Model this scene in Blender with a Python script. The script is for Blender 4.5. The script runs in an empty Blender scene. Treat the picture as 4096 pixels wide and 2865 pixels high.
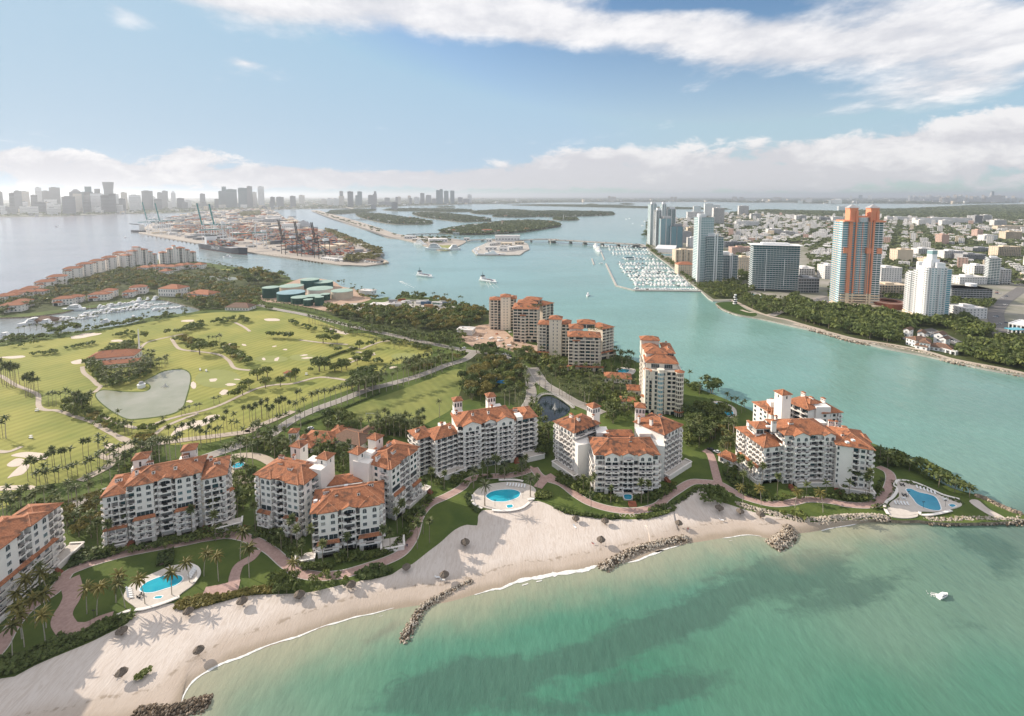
import bpy,bmesh,math,random
ru=random.uniform
import numpy as np
from math import cos,sin,atan2,pi
from mathutils import Vector,Matrix,noise as mnoise
Ve=Vector
WP='white_paint';CW='city_white';CG='city_grey';SU='stucco';CC='city_cream';TF='terracotta_far';GT='glass_teal';AT='apartment tower';AB='apartment building';RL='railing';SW='steel_white';OW='offwhite';LD='leaf_dark';DE='dense';LE='leafy';OL='olive';WA='wash';RO='royal';TA='terracotta';CR_='city_roof';CO_='concrete';HP='hip';FL_='flat';PE_='pent';WL='wall';RF='roof';GL_='glass';DK_='deck';RP_='rock_pale';RD_='rock_dark';RK_='rock';SG_='sky_grey';SW_='sky_white';FO_='foam';AP_='apartment_block';CL_='leaf_olive';WD_='leaf_mid';SC_='sky_cream';PA_='paver_sand';GP_='glass_pale';GB_='glass_blue';BT_='brown_roof';BD_='building';TP_='terracotta_worn'
from mathutils.geometry import tessellate_polygon
R=math.radians
random.seed(7);rng=np.random.default_rng(7)
SC=bpy.context.scene
CAMH=160.;FPX=1962.4;PPX=2048.;PPY=963.;PITCH=R(5.26)
cam=bpy.data.cameras.new('camera');camo=bpy.data.objects.new('camera',cam)
SC.collection.objects.link(camo);SC.camera=camo
cam.sensor_width=36;cam.sensor_fit='HORIZONTAL';cam.lens=36*FPX/4096
cam.shift_y=-(1432.5-PPY)/4096;cam.clip_start=1;cam.clip_end=400000
camo.location=(0,0,CAMH);camo.rotation_euler=(pi/2-PITCH,0,0)
SUN_AZ=R(-65);SUN_EL=R(26)
sl=bpy.data.lights.new('sun','SUN');sl.energy=4.3;sl.angle=R(.5);sl.color=(1,.885,.745)
so=bpy.data.objects.new('sun',sl);SC.collection.objects.link(so)
sd=Ve((sin(SUN_AZ)*cos(SUN_EL),cos(SUN_AZ)*cos(SUN_EL),sin(SUN_EL)))
so.rotation_euler=sd.to_track_quat('Z','Y').to_euler();so.location=(-300,300,500)
SC.view_settings.view_transform='Standard';SC.view_settings.look='None'
SC.view_settings.exposure=0.46;SC.view_settings.gamma=1;SC.view_settings.use_curve_mapping=False
SC.render.engine='CYCLES'
cy=SC.cycles
cy.use_denoising=True
try:cy.denoiser='OPENIMAGEDENOISE';cy.denoising_input_passes='RGB_ALBEDO_NORMAL';cy.denoising_prefilter='ACCURATE'
except Exception:pass
cy.max_bounces=5;cy.diffuse_bounces=2;cy.glossy_bounces=2;cy.volume_bounces=0;cy.transmission_bounces=2;cy.transparent_max_bounces=6
cy.sample_clamp_indirect=3.0;cy.caustics_reflective=False;cy.caustics_refractive=False;cy.use_adaptive_sampling=True;cy.adaptive_threshold=0.012
W=bpy.data.worlds.new('World');SC.world=W;W.use_nodes=True
nt=W.node_tree;N=nt.nodes;L=nt.links;N.clear()
def nd(t,**k):
 n=N.new(t)
 for a,b in k.items():setattr(n,a,b)
 return n
def mth(op,a,b=None,c=None,clamp=False):
 n=nd('ShaderNodeMath',operation=op,use_clamp=clamp)
 for i,v in enumerate((a,b,c)):
  if v is None:continue
  if isinstance(v,(int,float)):n.inputs[i].default_value=v
  else:L.new(v,n.inputs[i])
 return n.outputs[0]
def sstep(v,a,b):
 n=nd('ShaderNodeMapRange',interpolation_type='SMOOTHSTEP');L.new(v,n.inputs[0])
 n.inputs[1].default_value=a;n.inputs[2].default_value=b;return n.outputs[0]
def mixc(f,a,b):
 n=nd('ShaderNodeMix',data_type='RGBA')
 L.new(f,n.inputs[0])if not isinstance(f,(int,float))else setattr(n.inputs[0],'default_value',f)
 for i,v in((6,a),(7,b)):
  if isinstance(v,tuple):n.inputs[i].default_value=(*v,1)
  else:L.new(v,n.inputs[i])
 return n.outputs[2]
sky=nd('ShaderNodeTexSky',sky_type='NISHITA',sun_disc=False)
sky.sun_elevation=SUN_EL;sky.sun_rotation=SUN_AZ;sky.air_density=1.1;sky.dust_density=.35;sky.ozone_density=2.0;sky.altitude=150
tc=nd('ShaderNodeTexCoord');sx=nd('ShaderNodeSeparateXYZ');L.new(tc.outputs['Generated'],sx.inputs[0])
dx,dy,dz=sx.outputs
ay=mth('MAXIMUM',mth('ABSOLUTE',dy),.15)
tx=mth('DIVIDE',dx,ay);tz=mth('DIVIDE',dz,ay)
cv=nd('ShaderNodeCombineXYZ');L.new(tx,cv.inputs[0]);L.new(tz,cv.inputs[1])
def vpt(u,v):return((u-1148)/1100,(439-v)/1100)
def noise(vec,scale,detail,rough=.55,off=(0,0,0),sc=(1,1,1),rot=0,dist=0):
 m=nd('ShaderNodeMapping');L.new(vec,m.inputs[0]);m.inputs[1].default_value=off;m.inputs[2].default_value=(0,0,rot);m.inputs[3].default_value=sc
 n=nd('ShaderNodeTexNoise',noise_dimensions='3D');L.new(m.outputs[0],n.inputs['Vector'])
 n.inputs['Scale'].default_value=scale;n.inputs['Detail'].default_value=detail;n.inputs['Roughness'].default_value=rough;n.inputs['Distortion'].default_value=dist
 return n.outputs[0]
def blob(u,v,ru,rv,rot,amp):
 x,y=vpt(u,v)
 m=nd('ShaderNodeMapping',vector_type='TEXTURE');L.new(cv.outputs[0],m.inputs[0])
 m.inputs[1].default_value=(x,y,0);m.inputs[2].default_value=(0,0,R(rot));m.inputs[3].default_value=(ru/1100,rv/1100,1)
 g=nd('ShaderNodeTexGradient',gradient_type='QUADRATIC_SPHERE');L.new(m.outputs[0],g.inputs[0])
 return mth('MULTIPLY',mth('POWER',g.outputs[1],.6),amp)
def addall(l):
 r=l[0]
 for q in l[1:]:r=mth('ADD',r,q)
 return r
dzc=mth('ADD',mth('MAXIMUM',dz,0),.10)
pv=nd('ShaderNodeCombineXYZ');L.new(mth('DIVIDE',dx,dzc),pv.inputs[0]);L.new(mth('DIVIDE',dy,dzc),pv.inputs[1])
n1=noise(pv.outputs[0],.85,9,.60,off=(3.1,1.7,0),sc=(1,.8,1),dist=.5)
n1b=noise(pv.outputs[0],3.4,6,.62,off=(7.1,2.7,3),sc=(1,.8,1))
cover=addall([mth('MULTIPLY',sstep(tz,.42,.9),.80),blob(950,-50,850,175,-7,.9),blob(540,5,400,80,-12,.85),blob(1000,60,420,80,-8,.55),blob(1500,90,430,85,-3,.75),blob(2050,80,700,190,4,.95),blob(2180,190,380,75,10,.45),blob(1150,70,260,60,-5,.35),blob(1850,130,300,60,0,.3),blob(300,35,90,45,-35,.34),blob(565,152,62,14,-10,.40),blob(745,140,60,22,10,.28),blob(1530,20,260,30,3,-.65),blob(1700,35,120,35,0,-.4)])  # overhead term: unseen cloud added above the view for more fill light
f1=mth('SUBTRACT',mth('ADD',mth('ADD',mth('MULTIPLY',n1,.80),mth('MULTIPLY',n1b,.62)),mth('MULTIPLY',cover,.62)),.11)
hi=sstep(f1,.70,1.06)
n2=noise(cv.outputs[0],9,10,.64,sc=(1,2.3,1),off=(.3,0,0),dist=.25)
n2b=noise(cv.outputs[0],3.2,5,.5,sc=(1,2.5,1),off=(4.3,2,0))
bank=addall([blob(200,385,560,80,0,.85),blob(60,345,260,50,0,.45),blob(430,340,140,45,0,.50),blob(700,390,500,50,-2,.55),blob(1350,362,520,80,4,.95),blob(1900,350,620,110,10,1.0),blob(2350,320,520,150,14,1.0),blob(1150,410,1500,45,0,.6),blob(880,328,70,14,0,.42),blob(820,340,70,12,0,.3)])
f2=mth('ADD',mth('MULTIPLY',n2,.8),mth('MULTIPLY',bank,.60))
lo=sstep(f2,.67,.80)
lit=sstep(mth('ADD',tz,mth('MULTIPLY',mth('SUBTRACT',mth('ADD',mth('MULTIPLY',n2,.6),mth('MULTIPLY',n2b,.4)),.5),.60)),.03,.15)
hz=nd('ShaderNodeMapRange',interpolation_type='SMOOTHSTEP');L.new(tz,hz.inputs[0]);hz.inputs[1].default_value=.40;hz.inputs[2].default_value=-.02
lh=sstep(tx,.2,-1.05)
CB=1.0
skyc=nd('ShaderNodeVectorMath',operation='SCALE');L.new(sky.outputs[0],skyc.inputs[0]);skyc.inputs[3].default_value=.10
cl=nd('ShaderNodeVectorMath',operation='MINIMUM');L.new(skyc.outputs[0],cl.inputs[0]);cl.inputs[1].default_value=(.29,.435,.56)
hsv=nd('ShaderNodeHueSaturation');L.new(cl.outputs[0],hsv.inputs['Color']);hsv.inputs['Saturation'].default_value=1.12
base=mixc(mth('MULTIPLY',hz.outputs[0],.42),hsv.outputs[0],(.50,.54,.60))
base=mixc(mth('MULTIPLY',lh,.42),base,(.43,.50,.57))
hic=mixc(sstep(n1b,.35,.70),(.55,.55,.58),(.76,.745,.745))
loc=mixc(lit,(.52,.505,.53),(.72,.695,.69))
c1=mixc(mth('MULTIPLY',hi,.93),base,hic)
c2=mixc(mth('MULTIPLY',lo,.88),c1,loc)
bg=nd('ShaderNodeBackground');L.new(c2,bg.inputs[0]);bg.inputs[1].default_value=1.0
wo=nd('ShaderNodeOutputWorld');L.new(bg.outputs[0],wo.inputs[0])
W.cycles.sampling_method='MANUAL';W.cycles.sample_map_resolution=512
st_,ct_=sin(PITCH),cos(PITCH)
CR=dict(A=(0,1700,1.3786),B=(1300,1500,1.64),C=(2600,1300,1.5348),D=(0,900,1.64),E=(1000,1000,1.9133),F=(2400,750,2.5511),Q=(3200,750,2.1417),H=(0,650,1.9133),I=(1100,700,1.5307),a=(350,1750,2.8675),b=(950,1680,2.8675),c=(1650,1540,3.8233),d=(2150,1580,3.277),e=(2850,1500,2.8675),z=(0,1900,2.294),T=(1900,1150,2.5511),R=(3200,800,3.2114),J=(540,800,3.8267),K=(1000,850,3.8267),U=(1550,880,3.28),V=(0,0,.56055))
LZ=1.6
def P(k,x,y,z=LZ):
 c=CR[k];x=c[0]+x/c[2];y=c[1]+y/c[2]
 a=(x-PPX)/FPX;b=-(y-PPY)/FPX
 d2=ct_+b*st_;d3=-st_+b*ct_
 t=(z-CAMH)/d3
 return Ve((a*t,d2*t))
def Hgt(k,x,yb,yt,zb=LZ):
 p=P(k,x,yb,zb);c=CR[k];b=-(c[1]+yt/c[2]-PPY)/FPX
 return CAMH+p.y/(ct_+b*st_)*(-st_+b*ct_)
def PL(s,z=LZ):
 out=[];k='V'
 for w in s.split():
  if ',' in w:
   x,y=w.split(',');out.append(P(k,float(x),float(y),z))
  else:k=w
 return out
def spline(pts,closed=False,step=None,n=5):
 m=len(pts);out=[]
 for i in range(m if closed else m-1):
  p0=pts[(i-1)%m]if closed or i>0 else pts[i]
  p1=pts[i];p2=pts[(i+1)%m];p3=pts[(i+2)%m]if closed or i+2<m else p2
  k=n if step is None else max(1,min(40,int((p2-p1).length/step)))
  for j in range(k):
   t=j/k
   a1=.5*((p2-p0));a2=.5*(p3-p1)
   h=(2*t**3-3*t*t+1)*p1+(t**3-2*t*t+t)*a1+(-2*t**3+3*t*t)*p2+(t**3-t*t)*a2
   out.append(h)
 if not closed:out.append(pts[-1])
 return out
def resample(pts,n):
 L_=[0]
 for i in range(1,len(pts)):L_.append(L_[-1]+(pts[i]-pts[i-1]).length)
 out=[];j=0
 for i in range(n):
  d=L_[-1]*i/(n-1)
  while j<len(pts)-2 and L_[j+1]<d:j+=1
  s=L_[j+1]-L_[j];t=(d-L_[j])/s if s>0 else 0
  out.append(pts[j].lerp(pts[j+1],min(1,max(0,t))))
 return out
def inside(p,poly):
 c=False;j=len(poly)-1;x,y=p[0],p[1]
 for i in range(len(poly)):
  a,b=poly[i],poly[j]
  if(a[1]>y)!=(b[1]>y)and x<(b[0]-a[0])*(y-a[1])/(b[1]-a[1])+a[0]:c=not c
  j=i
 return c
MATS={}
def mat(name,col,rough=.8,var=0,scale=1.,col2=None,spec=.3,bump=0,bscale=None,metal=0,coord='Object',stretch=(1,1,1),emit=None,detail=4,lo=.35,hi=.65):
 if name in MATS:return MATS[name]
 m=bpy.data.materials.new(name);m.use_nodes=True;t=m.node_tree;b=t.nodes['Principled BSDF']
 b.inputs['Base Color'].default_value=(*col,1);b.inputs['Roughness'].default_value=rough;b.inputs['Metallic'].default_value=metal
 b.inputs['Specular IOR Level'].default_value=spec
 if col2 is None and var:col2=tuple(c*(1-var)for c in col)
 if col2 is not None or bump:
  g=t.nodes.new('ShaderNodeNewGeometry');src=g.outputs['Position']
  mp=t.nodes.new('ShaderNodeMapping');t.links.new(src,mp.inputs[0]);mp.inputs[3].default_value=stretch
 if col2 is not None:
  n=t.nodes.new('ShaderNodeTexNoise');t.links.new(mp.outputs[0],n.inputs['Vector']);n.inputs['Scale'].default_value=scale;n.inputs['Detail'].default_value=detail;n.inputs['Roughness'].default_value=.6
  r=t.nodes.new('ShaderNodeMapRange');t.links.new(n.outputs[0],r.inputs[0]);r.inputs[1].default_value=lo;r.inputs[2].default_value=hi
  mx=t.nodes.new('ShaderNodeMix');mx.data_type='RGBA';t.links.new(r.outputs[0],mx.inputs[0]);mx.inputs[6].default_value=(*col,1);mx.inputs[7].default_value=(*col2,1)
  t.links.new(mx.outputs[2],b.inputs['Base Color'])
 if bump:
  n=t.nodes.new('ShaderNodeTexNoise');t.links.new(mp.outputs[0],n.inputs['Vector']);n.inputs['Scale'].default_value=bscale or scale;n.inputs['Detail'].default_value=5
  bp=t.nodes.new('ShaderNodeBump');bp.inputs['Strength'].default_value=1;bp.inputs['Distance'].default_value=bump;t.links.new(n.outputs[0],bp.inputs['Height']);t.links.new(bp.outputs[0],b.inputs['Normal'])
 if emit:b.inputs['Emission Color'].default_value=(*emit[0],1);b.inputs['Emission Strength'].default_value=emit[1]
 MATS[name]=m;return m
def foliage(name,c1,c2,transl=.25,scale=.5):
 m=bpy.data.materials.new(name);m.use_nodes=True;t=m.node_tree;b=t.nodes['Principled BSDF']
 g=t.nodes.new('ShaderNodeNewGeometry');oi=t.nodes.new('ShaderNodeObjectInfo')
 n=t.nodes.new('ShaderNodeTexNoise');t.links.new(g.outputs['Position'],n.inputs['Vector']);n.inputs['Scale'].default_value=scale;n.inputs['Detail'].default_value=3
 a=t.nodes.new('ShaderNodeMath');a.operation='MULTIPLY_ADD';t.links.new(g.outputs['Random Per Island'],a.inputs[0]);a.inputs[1].default_value=.45;t.links.new(n.outputs[0],a.inputs[2])
 a2=t.nodes.new('ShaderNodeMath');a2.operation='MULTIPLY_ADD';t.links.new(oi.outputs['Random'],a2.inputs[0]);a2.inputs[1].default_value=.55;t.links.new(a.outputs[0],a2.inputs[2])
 r=t.nodes.new('ShaderNodeMapRange');t.links.new(a2.outputs[0],r.inputs[0]);r.inputs[1].default_value=.5;r.inputs[2].default_value=1.4
 mx=t.nodes.new('ShaderNodeMix');mx.data_type='RGBA';t.links.new(r.outputs[0],mx.inputs[0]);mx.inputs[6].default_value=(*c1,1);mx.inputs[7].default_value=(*c2,1)
 t.links.new(mx.outputs[2],b.inputs['Base Color']);b.inputs['Roughness'].default_value=.6;b.inputs['Specular IOR Level'].default_value=.25
 tr=t.nodes.new('ShaderNodeBsdfTranslucent');t.links.new(mx.outputs[2],tr.inputs[0]);ms=t.nodes.new('ShaderNodeMixShader');ms.inputs[0].default_value=transl
 t.links.new(b.outputs[0],ms.inputs[1]);t.links.new(tr.outputs[0],ms.inputs[2]);t.links.new(ms.outputs[0],t.nodes['Material Output'].inputs[0])
 MATS[name]=m;return m
foliage(LD,(.055,.092,.034),(.15,.185,.055),.3)
foliage(WD_,(.075,.115,.032),(.18,.205,.055))
foliage(CL_,(.12,.125,.036),(.26,.215,.06))
foliage('leaf_palm',(.07,.105,.04),(.18,.195,.07))
foliage('leaf_coco',(.07,.085,.025),(.24,.20,.055))
foliage('leaf_date',(.08,.10,.06),(.17,.18,.10))
foliage('leaf_far',(.055,.088,.042),(.15,.175,.07),scale=.08)
mat('trunk',(.30,.25,.19),.9,.3,2)
mat('trunk_pale',(.45,.40,.33),.9,.25,2)
mat(SU,(.89,.84,.79),.85,.05,.25)
mat('stucco_beige',(.80,.715,.61),.85,.07,.25)
mat('stucco_cream',(.84,.765,.66),.85,.06,.25)
mat(WP,(.86,.86,.86),.55)
mat(OW,(.70,.68,.66),.8,.1,.1)
mat(CW,(.80,.78,.76),.85,.12,.05)
mat(CC,(.74,.62,.47),.85,.12,.05)
mat('city_pink',(.58,.40,.33),.85,.12,.05)
mat(CG,(.42,.42,.43),.85,.2,.05)
mat(CR_,(.62,.60,.58),.9,col2=(.40,.39,.38),scale=.06)
mat('coral',(.80,.32,.19),.8,.08,.1)
mat('coral_pale',(.80,.50,.38),.8,.08,.1)
mat(RL,(.035,.035,.038),.5)
mat('dark_room',(.030,.030,.034),.7)
mat(GL_,(.035,.055,.065),.08,spec=.6)
mat(GB_,(.10,.34,.42),.08,spec=.7)
mat(GT,(.025,.11,.125),.1,spec=.7)
mat(GP_,(.26,.40,.42),.12,spec=.6)
mat('frame_white',(.72,.72,.72),.6)
mat('brick_pink',(.50,.345,.305),.85,col2=(.40,.265,.235),scale=.9,bump=.02,bscale=6)
mat('brick_red',(.30,.11,.065),.85,.25,1.5)
mat('road',(.36,.33,.30),.9,.18,.3)
mat('asphalt',(.20,.19,.185),.9,.2,.2)
mat(PA_,(.52,.44,.36),.9,.12,.3)
mat('kerb',(.60,.57,.52),.85)
mat(DK_,(.66,.60,.54),.85,.12,.5)
mat(CO_,(.50,.47,.43),.9,.2,.1)
mat('quay',(.44,.39,.34),.9,col2=(.34,.30,.26),scale=.05)
mat('bunker',(.68,.58,.49),.95,.08,.4)
mat(RK_,(.40,.32,.24),.9,col2=(.17,.14,.11),scale=.45,bump=.15,bscale=2)
mat(RP_,(.56,.50,.42),.9,col2=(.36,.31,.25),scale=.45,bump=.15,bscale=2)
mat(RD_,(.16,.115,.075),.85,col2=(.075,.06,.045),scale=.5,bump=.15,bscale=2)
mat('thatch',(.20,.165,.135),.95,.4,4,bump=.05,bscale=9)
mat('wood',(.30,.2,.12),.8,.3,2)
mat('steel_black',(.03,.03,.033),.5)
mat(SW,(.72,.73,.74),.5)
mat('steel_teal',(.03,.22,.22),.5)
mat('tank_green',(.02,.085,.065),.6,.15,.1)
mat('tank_teal',(.02,.10,.095),.6,.15,.1)
mat('tank_cream',(.60,.53,.42),.7,.1,.1)
mat('tank_white',(.66,.64,.58),.7,.1,.1)
mat('tank_roof',(.34,.47,.41),.7,.15,.1)
mat('tank_roof_blue',(.27,.42,.47),.7,.15,.1)
mat('hull_navy',(.02,.028,.045),.5)
mat('hull_red',(.20,.04,.03),.6)
mat(BT_,(.20,.125,.09),.9,.25,1)
mat('brown_tile',(.24,.155,.115),.9,.3,1)
mat('dirt',(.50,.36,.27),.95,col2=(.40,.28,.21),scale=.12)
for i,c in enumerate([(.32,.07,.04),(.42,.16,.08),(.06,.12,.2),(.30,.30,.31),(.40,.38,.35),(.10,.17,.14),(.22,.06,.05),(.45,.26,.13)]):mat('container%d'%i,c,.7,.2,.3)
for i,c in enumerate([(.75,.75,.76),(.03,.03,.035),(.3,.31,.32),(.35,.03,.02),(.05,.09,.17)]):mat('car%d'%i,c,.35,spec=.5)
mat('tyre',(.02,.02,.02),.8)
def tile_mat(name,c1,c2,c3,stain):
 m=bpy.data.materials.new(name);m.use_nodes=True;t=m.node_tree;b=t.nodes['Principled BSDF']
 g=t.nodes.new('ShaderNodeNewGeometry')
 def nz(s,d,st=(1,1,1)):
  mp=t.nodes.new('ShaderNodeMapping');mp.inputs[3].default_value=st;t.links.new(g.outputs['Position'],mp.inputs[0])
  n=t.nodes.new('ShaderNodeTexNoise');n.inputs['Scale'].default_value=s;n.inputs['Detail'].default_value=d;t.links.new(mp.outputs[0],n.inputs['Vector']);return n.outputs[0]
 def rg(v,a,b_):
  r=t.nodes.new('ShaderNodeMapRange');t.links.new(v,r.inputs[0]);r.inputs[1].default_value=a;r.inputs[2].default_value=b_;return r.outputs[0]
 def mx(f,a,b_):
  n=t.nodes.new('ShaderNodeMix');n.data_type='RGBA';t.links.new(f,n.inputs[0])
  for i,v in((6,a),(7,b_)):
   if isinstance(v,tuple):n.inputs[i].default_value=(*v,1)
   else:t.links.new(v,n.inputs[i])
  return n.outputs[2]
 c=mx(rg(nz(1.6,3),.35,.65),c1,c2);c=mx(rg(nz(.35,6,(1,1,.4)),stain,stain+.14),c,c3)
 t.links.new(c,b.inputs['Base Color']);b.inputs['Roughness'].default_value=.85;b.inputs['Specular IOR Level'].default_value=.2
 bp=t.nodes.new('ShaderNodeBump');bp.inputs['Distance'].default_value=.12;bp.inputs['Strength'].default_value=.8;t.links.new(nz(2.6,3),bp.inputs['Height']);t.links.new(bp.outputs[0],b.inputs['Normal'])
 MATS[name]=m
tile_mat(TA,(.45,.19,.098),(.30,.118,.062),(.18,.09,.058),.51)
tile_mat(TP_,(.40,.165,.085),(.29,.115,.06),(.12,.065,.045),.47)
tile_mat(TF,(.42,.18,.10),(.35,.14,.08),(.26,.12,.08),.55)
class MB:
 def __init__(s):s.v=[];s.f=[];s.m=[];s.n=0;s.q=[];s.qm=[]
 def addn(s,v,q,mi):
  s.v.append(v);s.q.append(q+s.n);s.qm.append(np.broadcast_to(np.asarray(mi,np.int32),(len(q),)));s.n+=len(v);return s
 def add(s,v,f,mi=0):
  v=np.asarray(v,float).reshape(-1,3);s.v.append(v);o=s.n
  for q in f:s.f.append(tuple(i+o for i in q));s.m.append(mi)
  s.n+=len(v);return s
 def quad(s,a,b,c,d,mi=0):return s.add([a,b,c,d],[(0,1,2,3)],mi)
 def box(s,c,d,rz=0,mi=0,top=1.):
  x,y,z=d[0]/2,d[1]/2,d[2];k=top
  v=np.array([(-x,-y,0),(x,-y,0),(x,y,0),(-x,y,0),(-x*k,-y*k,z),(x*k,-y*k,z),(x*k,y*k,z),(-x*k,y*k,z)])
  if rz:
   cs,sn=cos(rz),sin(rz);v=np.c_[v[:,0]*cs-v[:,1]*sn,v[:,0]*sn+v[:,1]*cs,v[:,2]]
  return s.add(v+np.array(c),[(0,3,2,1),(4,5,6,7),(0,1,5,4),(1,2,6,5),(2,3,7,6),(3,0,4,7)],mi)
 def prism(s,poly,z0,z1,mi=0,cap=True,mtop=None,bottom=False):
  n=len(poly);v=[(p[0],p[1],z0)for p in poly]+[(p[0],p[1],z1)for p in poly]
  A=sum(poly[i][0]*poly[(i+1)%n][1]-poly[(i+1)%n][0]*poly[i][1]for i in range(n))
  if A<0:
   v=[(p[0],p[1],z0)for p in poly[::-1]]+[(p[0],p[1],z1)for p in poly[::-1]]
  s.add(v,[(i,(i+1)%n,n+(i+1)%n,n+i)for i in range(n)],mi)
  if cap:
   top=v[n:]
   if n<=4:s.add(top,[tuple(range(n))],mi if mtop is None else mtop)
   else:s.add(top,fixtri(tessellate_polygon([[Ve(q)for q in top]]),top),mi if mtop is None else mtop)
  return s
 def tube(s,p0,p1,r0,r1=None,n=6,mi=0,cap=True):
  r1=r0 if r1 is None else r1;p0=Ve(p0);p1=Ve(p1);q=(p1-p0).to_track_quat('Z','Y');v=[]
  for p,r in((p0,r0),(p1,r1)):
   for i in range(n):
    a=2*pi*i/n;v.append(p+q@Ve((r*cos(a),r*sin(a),0)))
  f=[(i,(i+1)%n,n+(i+1)%n,n+i)for i in range(n)]
  if cap:f+=[tuple(range(n))[::-1],tuple(range(n,2*n))]
  return s.add(v,f,mi)
 def lathe(s,c,prof,n=24,mi=0):
  v=[];c=Ve(c)
  for r,z in prof:
   for i in range(n):a=2*pi*i/n;v.append(c+Ve((r*cos(a),r*sin(a),z)))
  f=[]
  for k in range(len(prof)-1):
   for i in range(n):f.append((k*n+i,k*n+(i+1)%n,(k+1)*n+(i+1)%n,(k+1)*n+i))
  return s.add(v,f,mi)
 def beam(s,p0,p1,w,h=None,mi=0):
  p0=Ve(p0);p1=Ve(p1);h=h or w;d=(p1-p0);q=d.to_track_quat('Z','Y')if abs(d.normalized().z)<.999 else d.to_track_quat('Z','X');v=[]
  for p in(p0,p1):
   for x,y in((-w/2,-h/2),(w/2,-h/2),(w/2,h/2),(-w/2,h/2)):v.append(p+q@Ve((x,y,0)))
  return s.add(v,[(0,3,2,1),(4,5,6,7),(0,1,5,4),(1,2,6,5),(2,3,7,6),(3,0,4,7)],mi)
 def mesh(s,name,mats,origin=None,smooth=False):
  me=bpy.data.meshes.new(name)
  if not s.v:return me
  v=np.concatenate(s.v)
  if origin is not None:v=v-np.array(origin)
  tot=np.array([len(f)for f in s.f],np.int32);idx=np.fromiter((i for f in s.f for i in f),np.int32);mm=np.array(s.m,np.int32)
  if s.q:q=np.concatenate(s.q);idx=np.r_[idx,q.ravel()].astype(np.int32);tot=np.r_[tot,np.full(len(q),4)].astype(np.int32);mm=np.r_[mm,np.concatenate(s.qm)].astype(np.int32)
  me.vertices.add(len(v));me.vertices.foreach_set('co',v.astype(np.float32).ravel())
  me.loops.add(len(idx));me.loops.foreach_set('vertex_index',idx)
  me.polygons.add(len(tot));st=np.zeros(len(tot),np.int32);st[1:]=np.cumsum(tot)[:-1]
  me.polygons.foreach_set('loop_start',st);me.polygons.foreach_set('loop_total',tot)
  for m in mats:me.materials.append(MATS[m]if isinstance(m,str)else m)
  if len(mats)>1:me.polygons.foreach_set('material_index',mm)
  me.update(calc_edges=True)
  me.polygons.foreach_set('use_smooth',np.full(len(tot),smooth))
  return me
def fixtri(tris,v):
 out=[]
 for t in tris:
  a,b,c=(v[i]for i in t)
  out.append(tuple(t)if(b[0]-a[0])*(c[1]-a[1])-(b[1]-a[1])*(c[0]-a[0])>0 else(t[0],t[2],t[1]))
 return out
COL=SC.collection
def link(name,data,parent=None,loc=(0,0,0),rz=0.,sc=None):
 o=bpy.data.objects.new(name,data);COL.objects.link(o);o.location=loc
 if rz:o.rotation_euler=(0,0,rz)
 if sc is not None:o.scale=(sc,sc,sc)if isinstance(sc,(int,float))else sc
 if parent is not None:o.parent=parent
 return o
def tag(o,label=None,cat=None,group=None,kind=None):
 if label:o['label']=label
 if cat:o['category']=cat
 if group:o['group']=group
 if kind:o['kind']=kind
 return o
def single(name,mb,mats,label,cat,group=None,smooth=False):
 v=np.concatenate(mb.v);o=((v[:,0].min()+v[:,0].max())/2,(v[:,1].min()+v[:,1].max())/2,v[:,2].min())
 return tag(link(name,mb.mesh(name,mats,o,smooth),None,o),label,cat,group)
def struct(name,mb,mats,label=None,smooth=False,kind='structure'):
 return tag(link(name,mb.mesh(name,mats,None,smooth)),label,None,None,kind)
class Thing:
 CAP=300
 def __init__(s,name,loc,label,cat,group=None,rz=0.):
  s.loc=Ve(loc)if len(loc)==3 else Ve((*loc,LZ));s.root=tag(link(name,None,None,s.loc,rz),label,cat,group);s.cnt={};s.over={};s.local=False
 def part(s,name,mb,mats,parent=None,smooth=False,label=None,kind=None):
  po=s.loc if parent is None else s.loc+parent.location
  c=None if s.local else po
  o=link(name,mb.mesh(name,mats if isinstance(mats,(list,tuple))else[mats],c,smooth),parent or s.root)
  if label:o['label']=label
  if kind:o['kind']=kind
  return o
 def inst(s,name,me,loc,rz=0.,parent=None):
  c=s.cnt.get(name,0)
  if c>=s.CAP:
   s.over.setdefault(name,[]).append((me,Ve(loc),rz));return None
  s.cnt[name]=c+1
  return link(name,me,parent or s.root,Ve(loc)-s.loc,rz)
 def done(s):
  for name,l in s.over.items():
   V=[];F=[];MI=[];mats=[];n=0
   for me,loc,rz in l:
    k=len(me.vertices);a=np.empty(k*3,np.float32);me.vertices.foreach_get('co',a);a=a.reshape(-1,3)
    cs,sn=cos(rz),sin(rz);a=np.c_[a[:,0]*cs-a[:,1]*sn,a[:,0]*sn+a[:,1]*cs,a[:,2]]+np.array(loc-s.loc)
    V.append(a)
    mp=[]
    for q in me.materials:
     if q not in mats:mats.append(q)
     mp.append(mats.index(q))
    for p in me.polygons:
     if name!='window' or p.material_index:F.append(tuple(i+n for i in p.vertices));MI.append(mp[p.material_index])
    n+=k
   b=MB();b.v=V;b.f=F;b.m=MI;b.n=n
   o=link(name,b.mesh(name+'_rest',mats),s.root);o['kind']='stuff'
  return s.root
def copy_tree(o,loc=None,rz=None,label=None,sc=None):
 c=o.copy();COL.objects.link(c)
 if loc is not None:c.location=loc
 if rz is not None:c.rotation_euler=(0,0,rz)
 if sc is not None:c.scale=(sc,sc,sc)if isinstance(sc,(int,float))else sc
 if label:c['label']=label
 for ch in KIDS[o.name]:
  d=ch.copy();COL.objects.link(d);d.parent=c
 return c
KIDS={}
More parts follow.
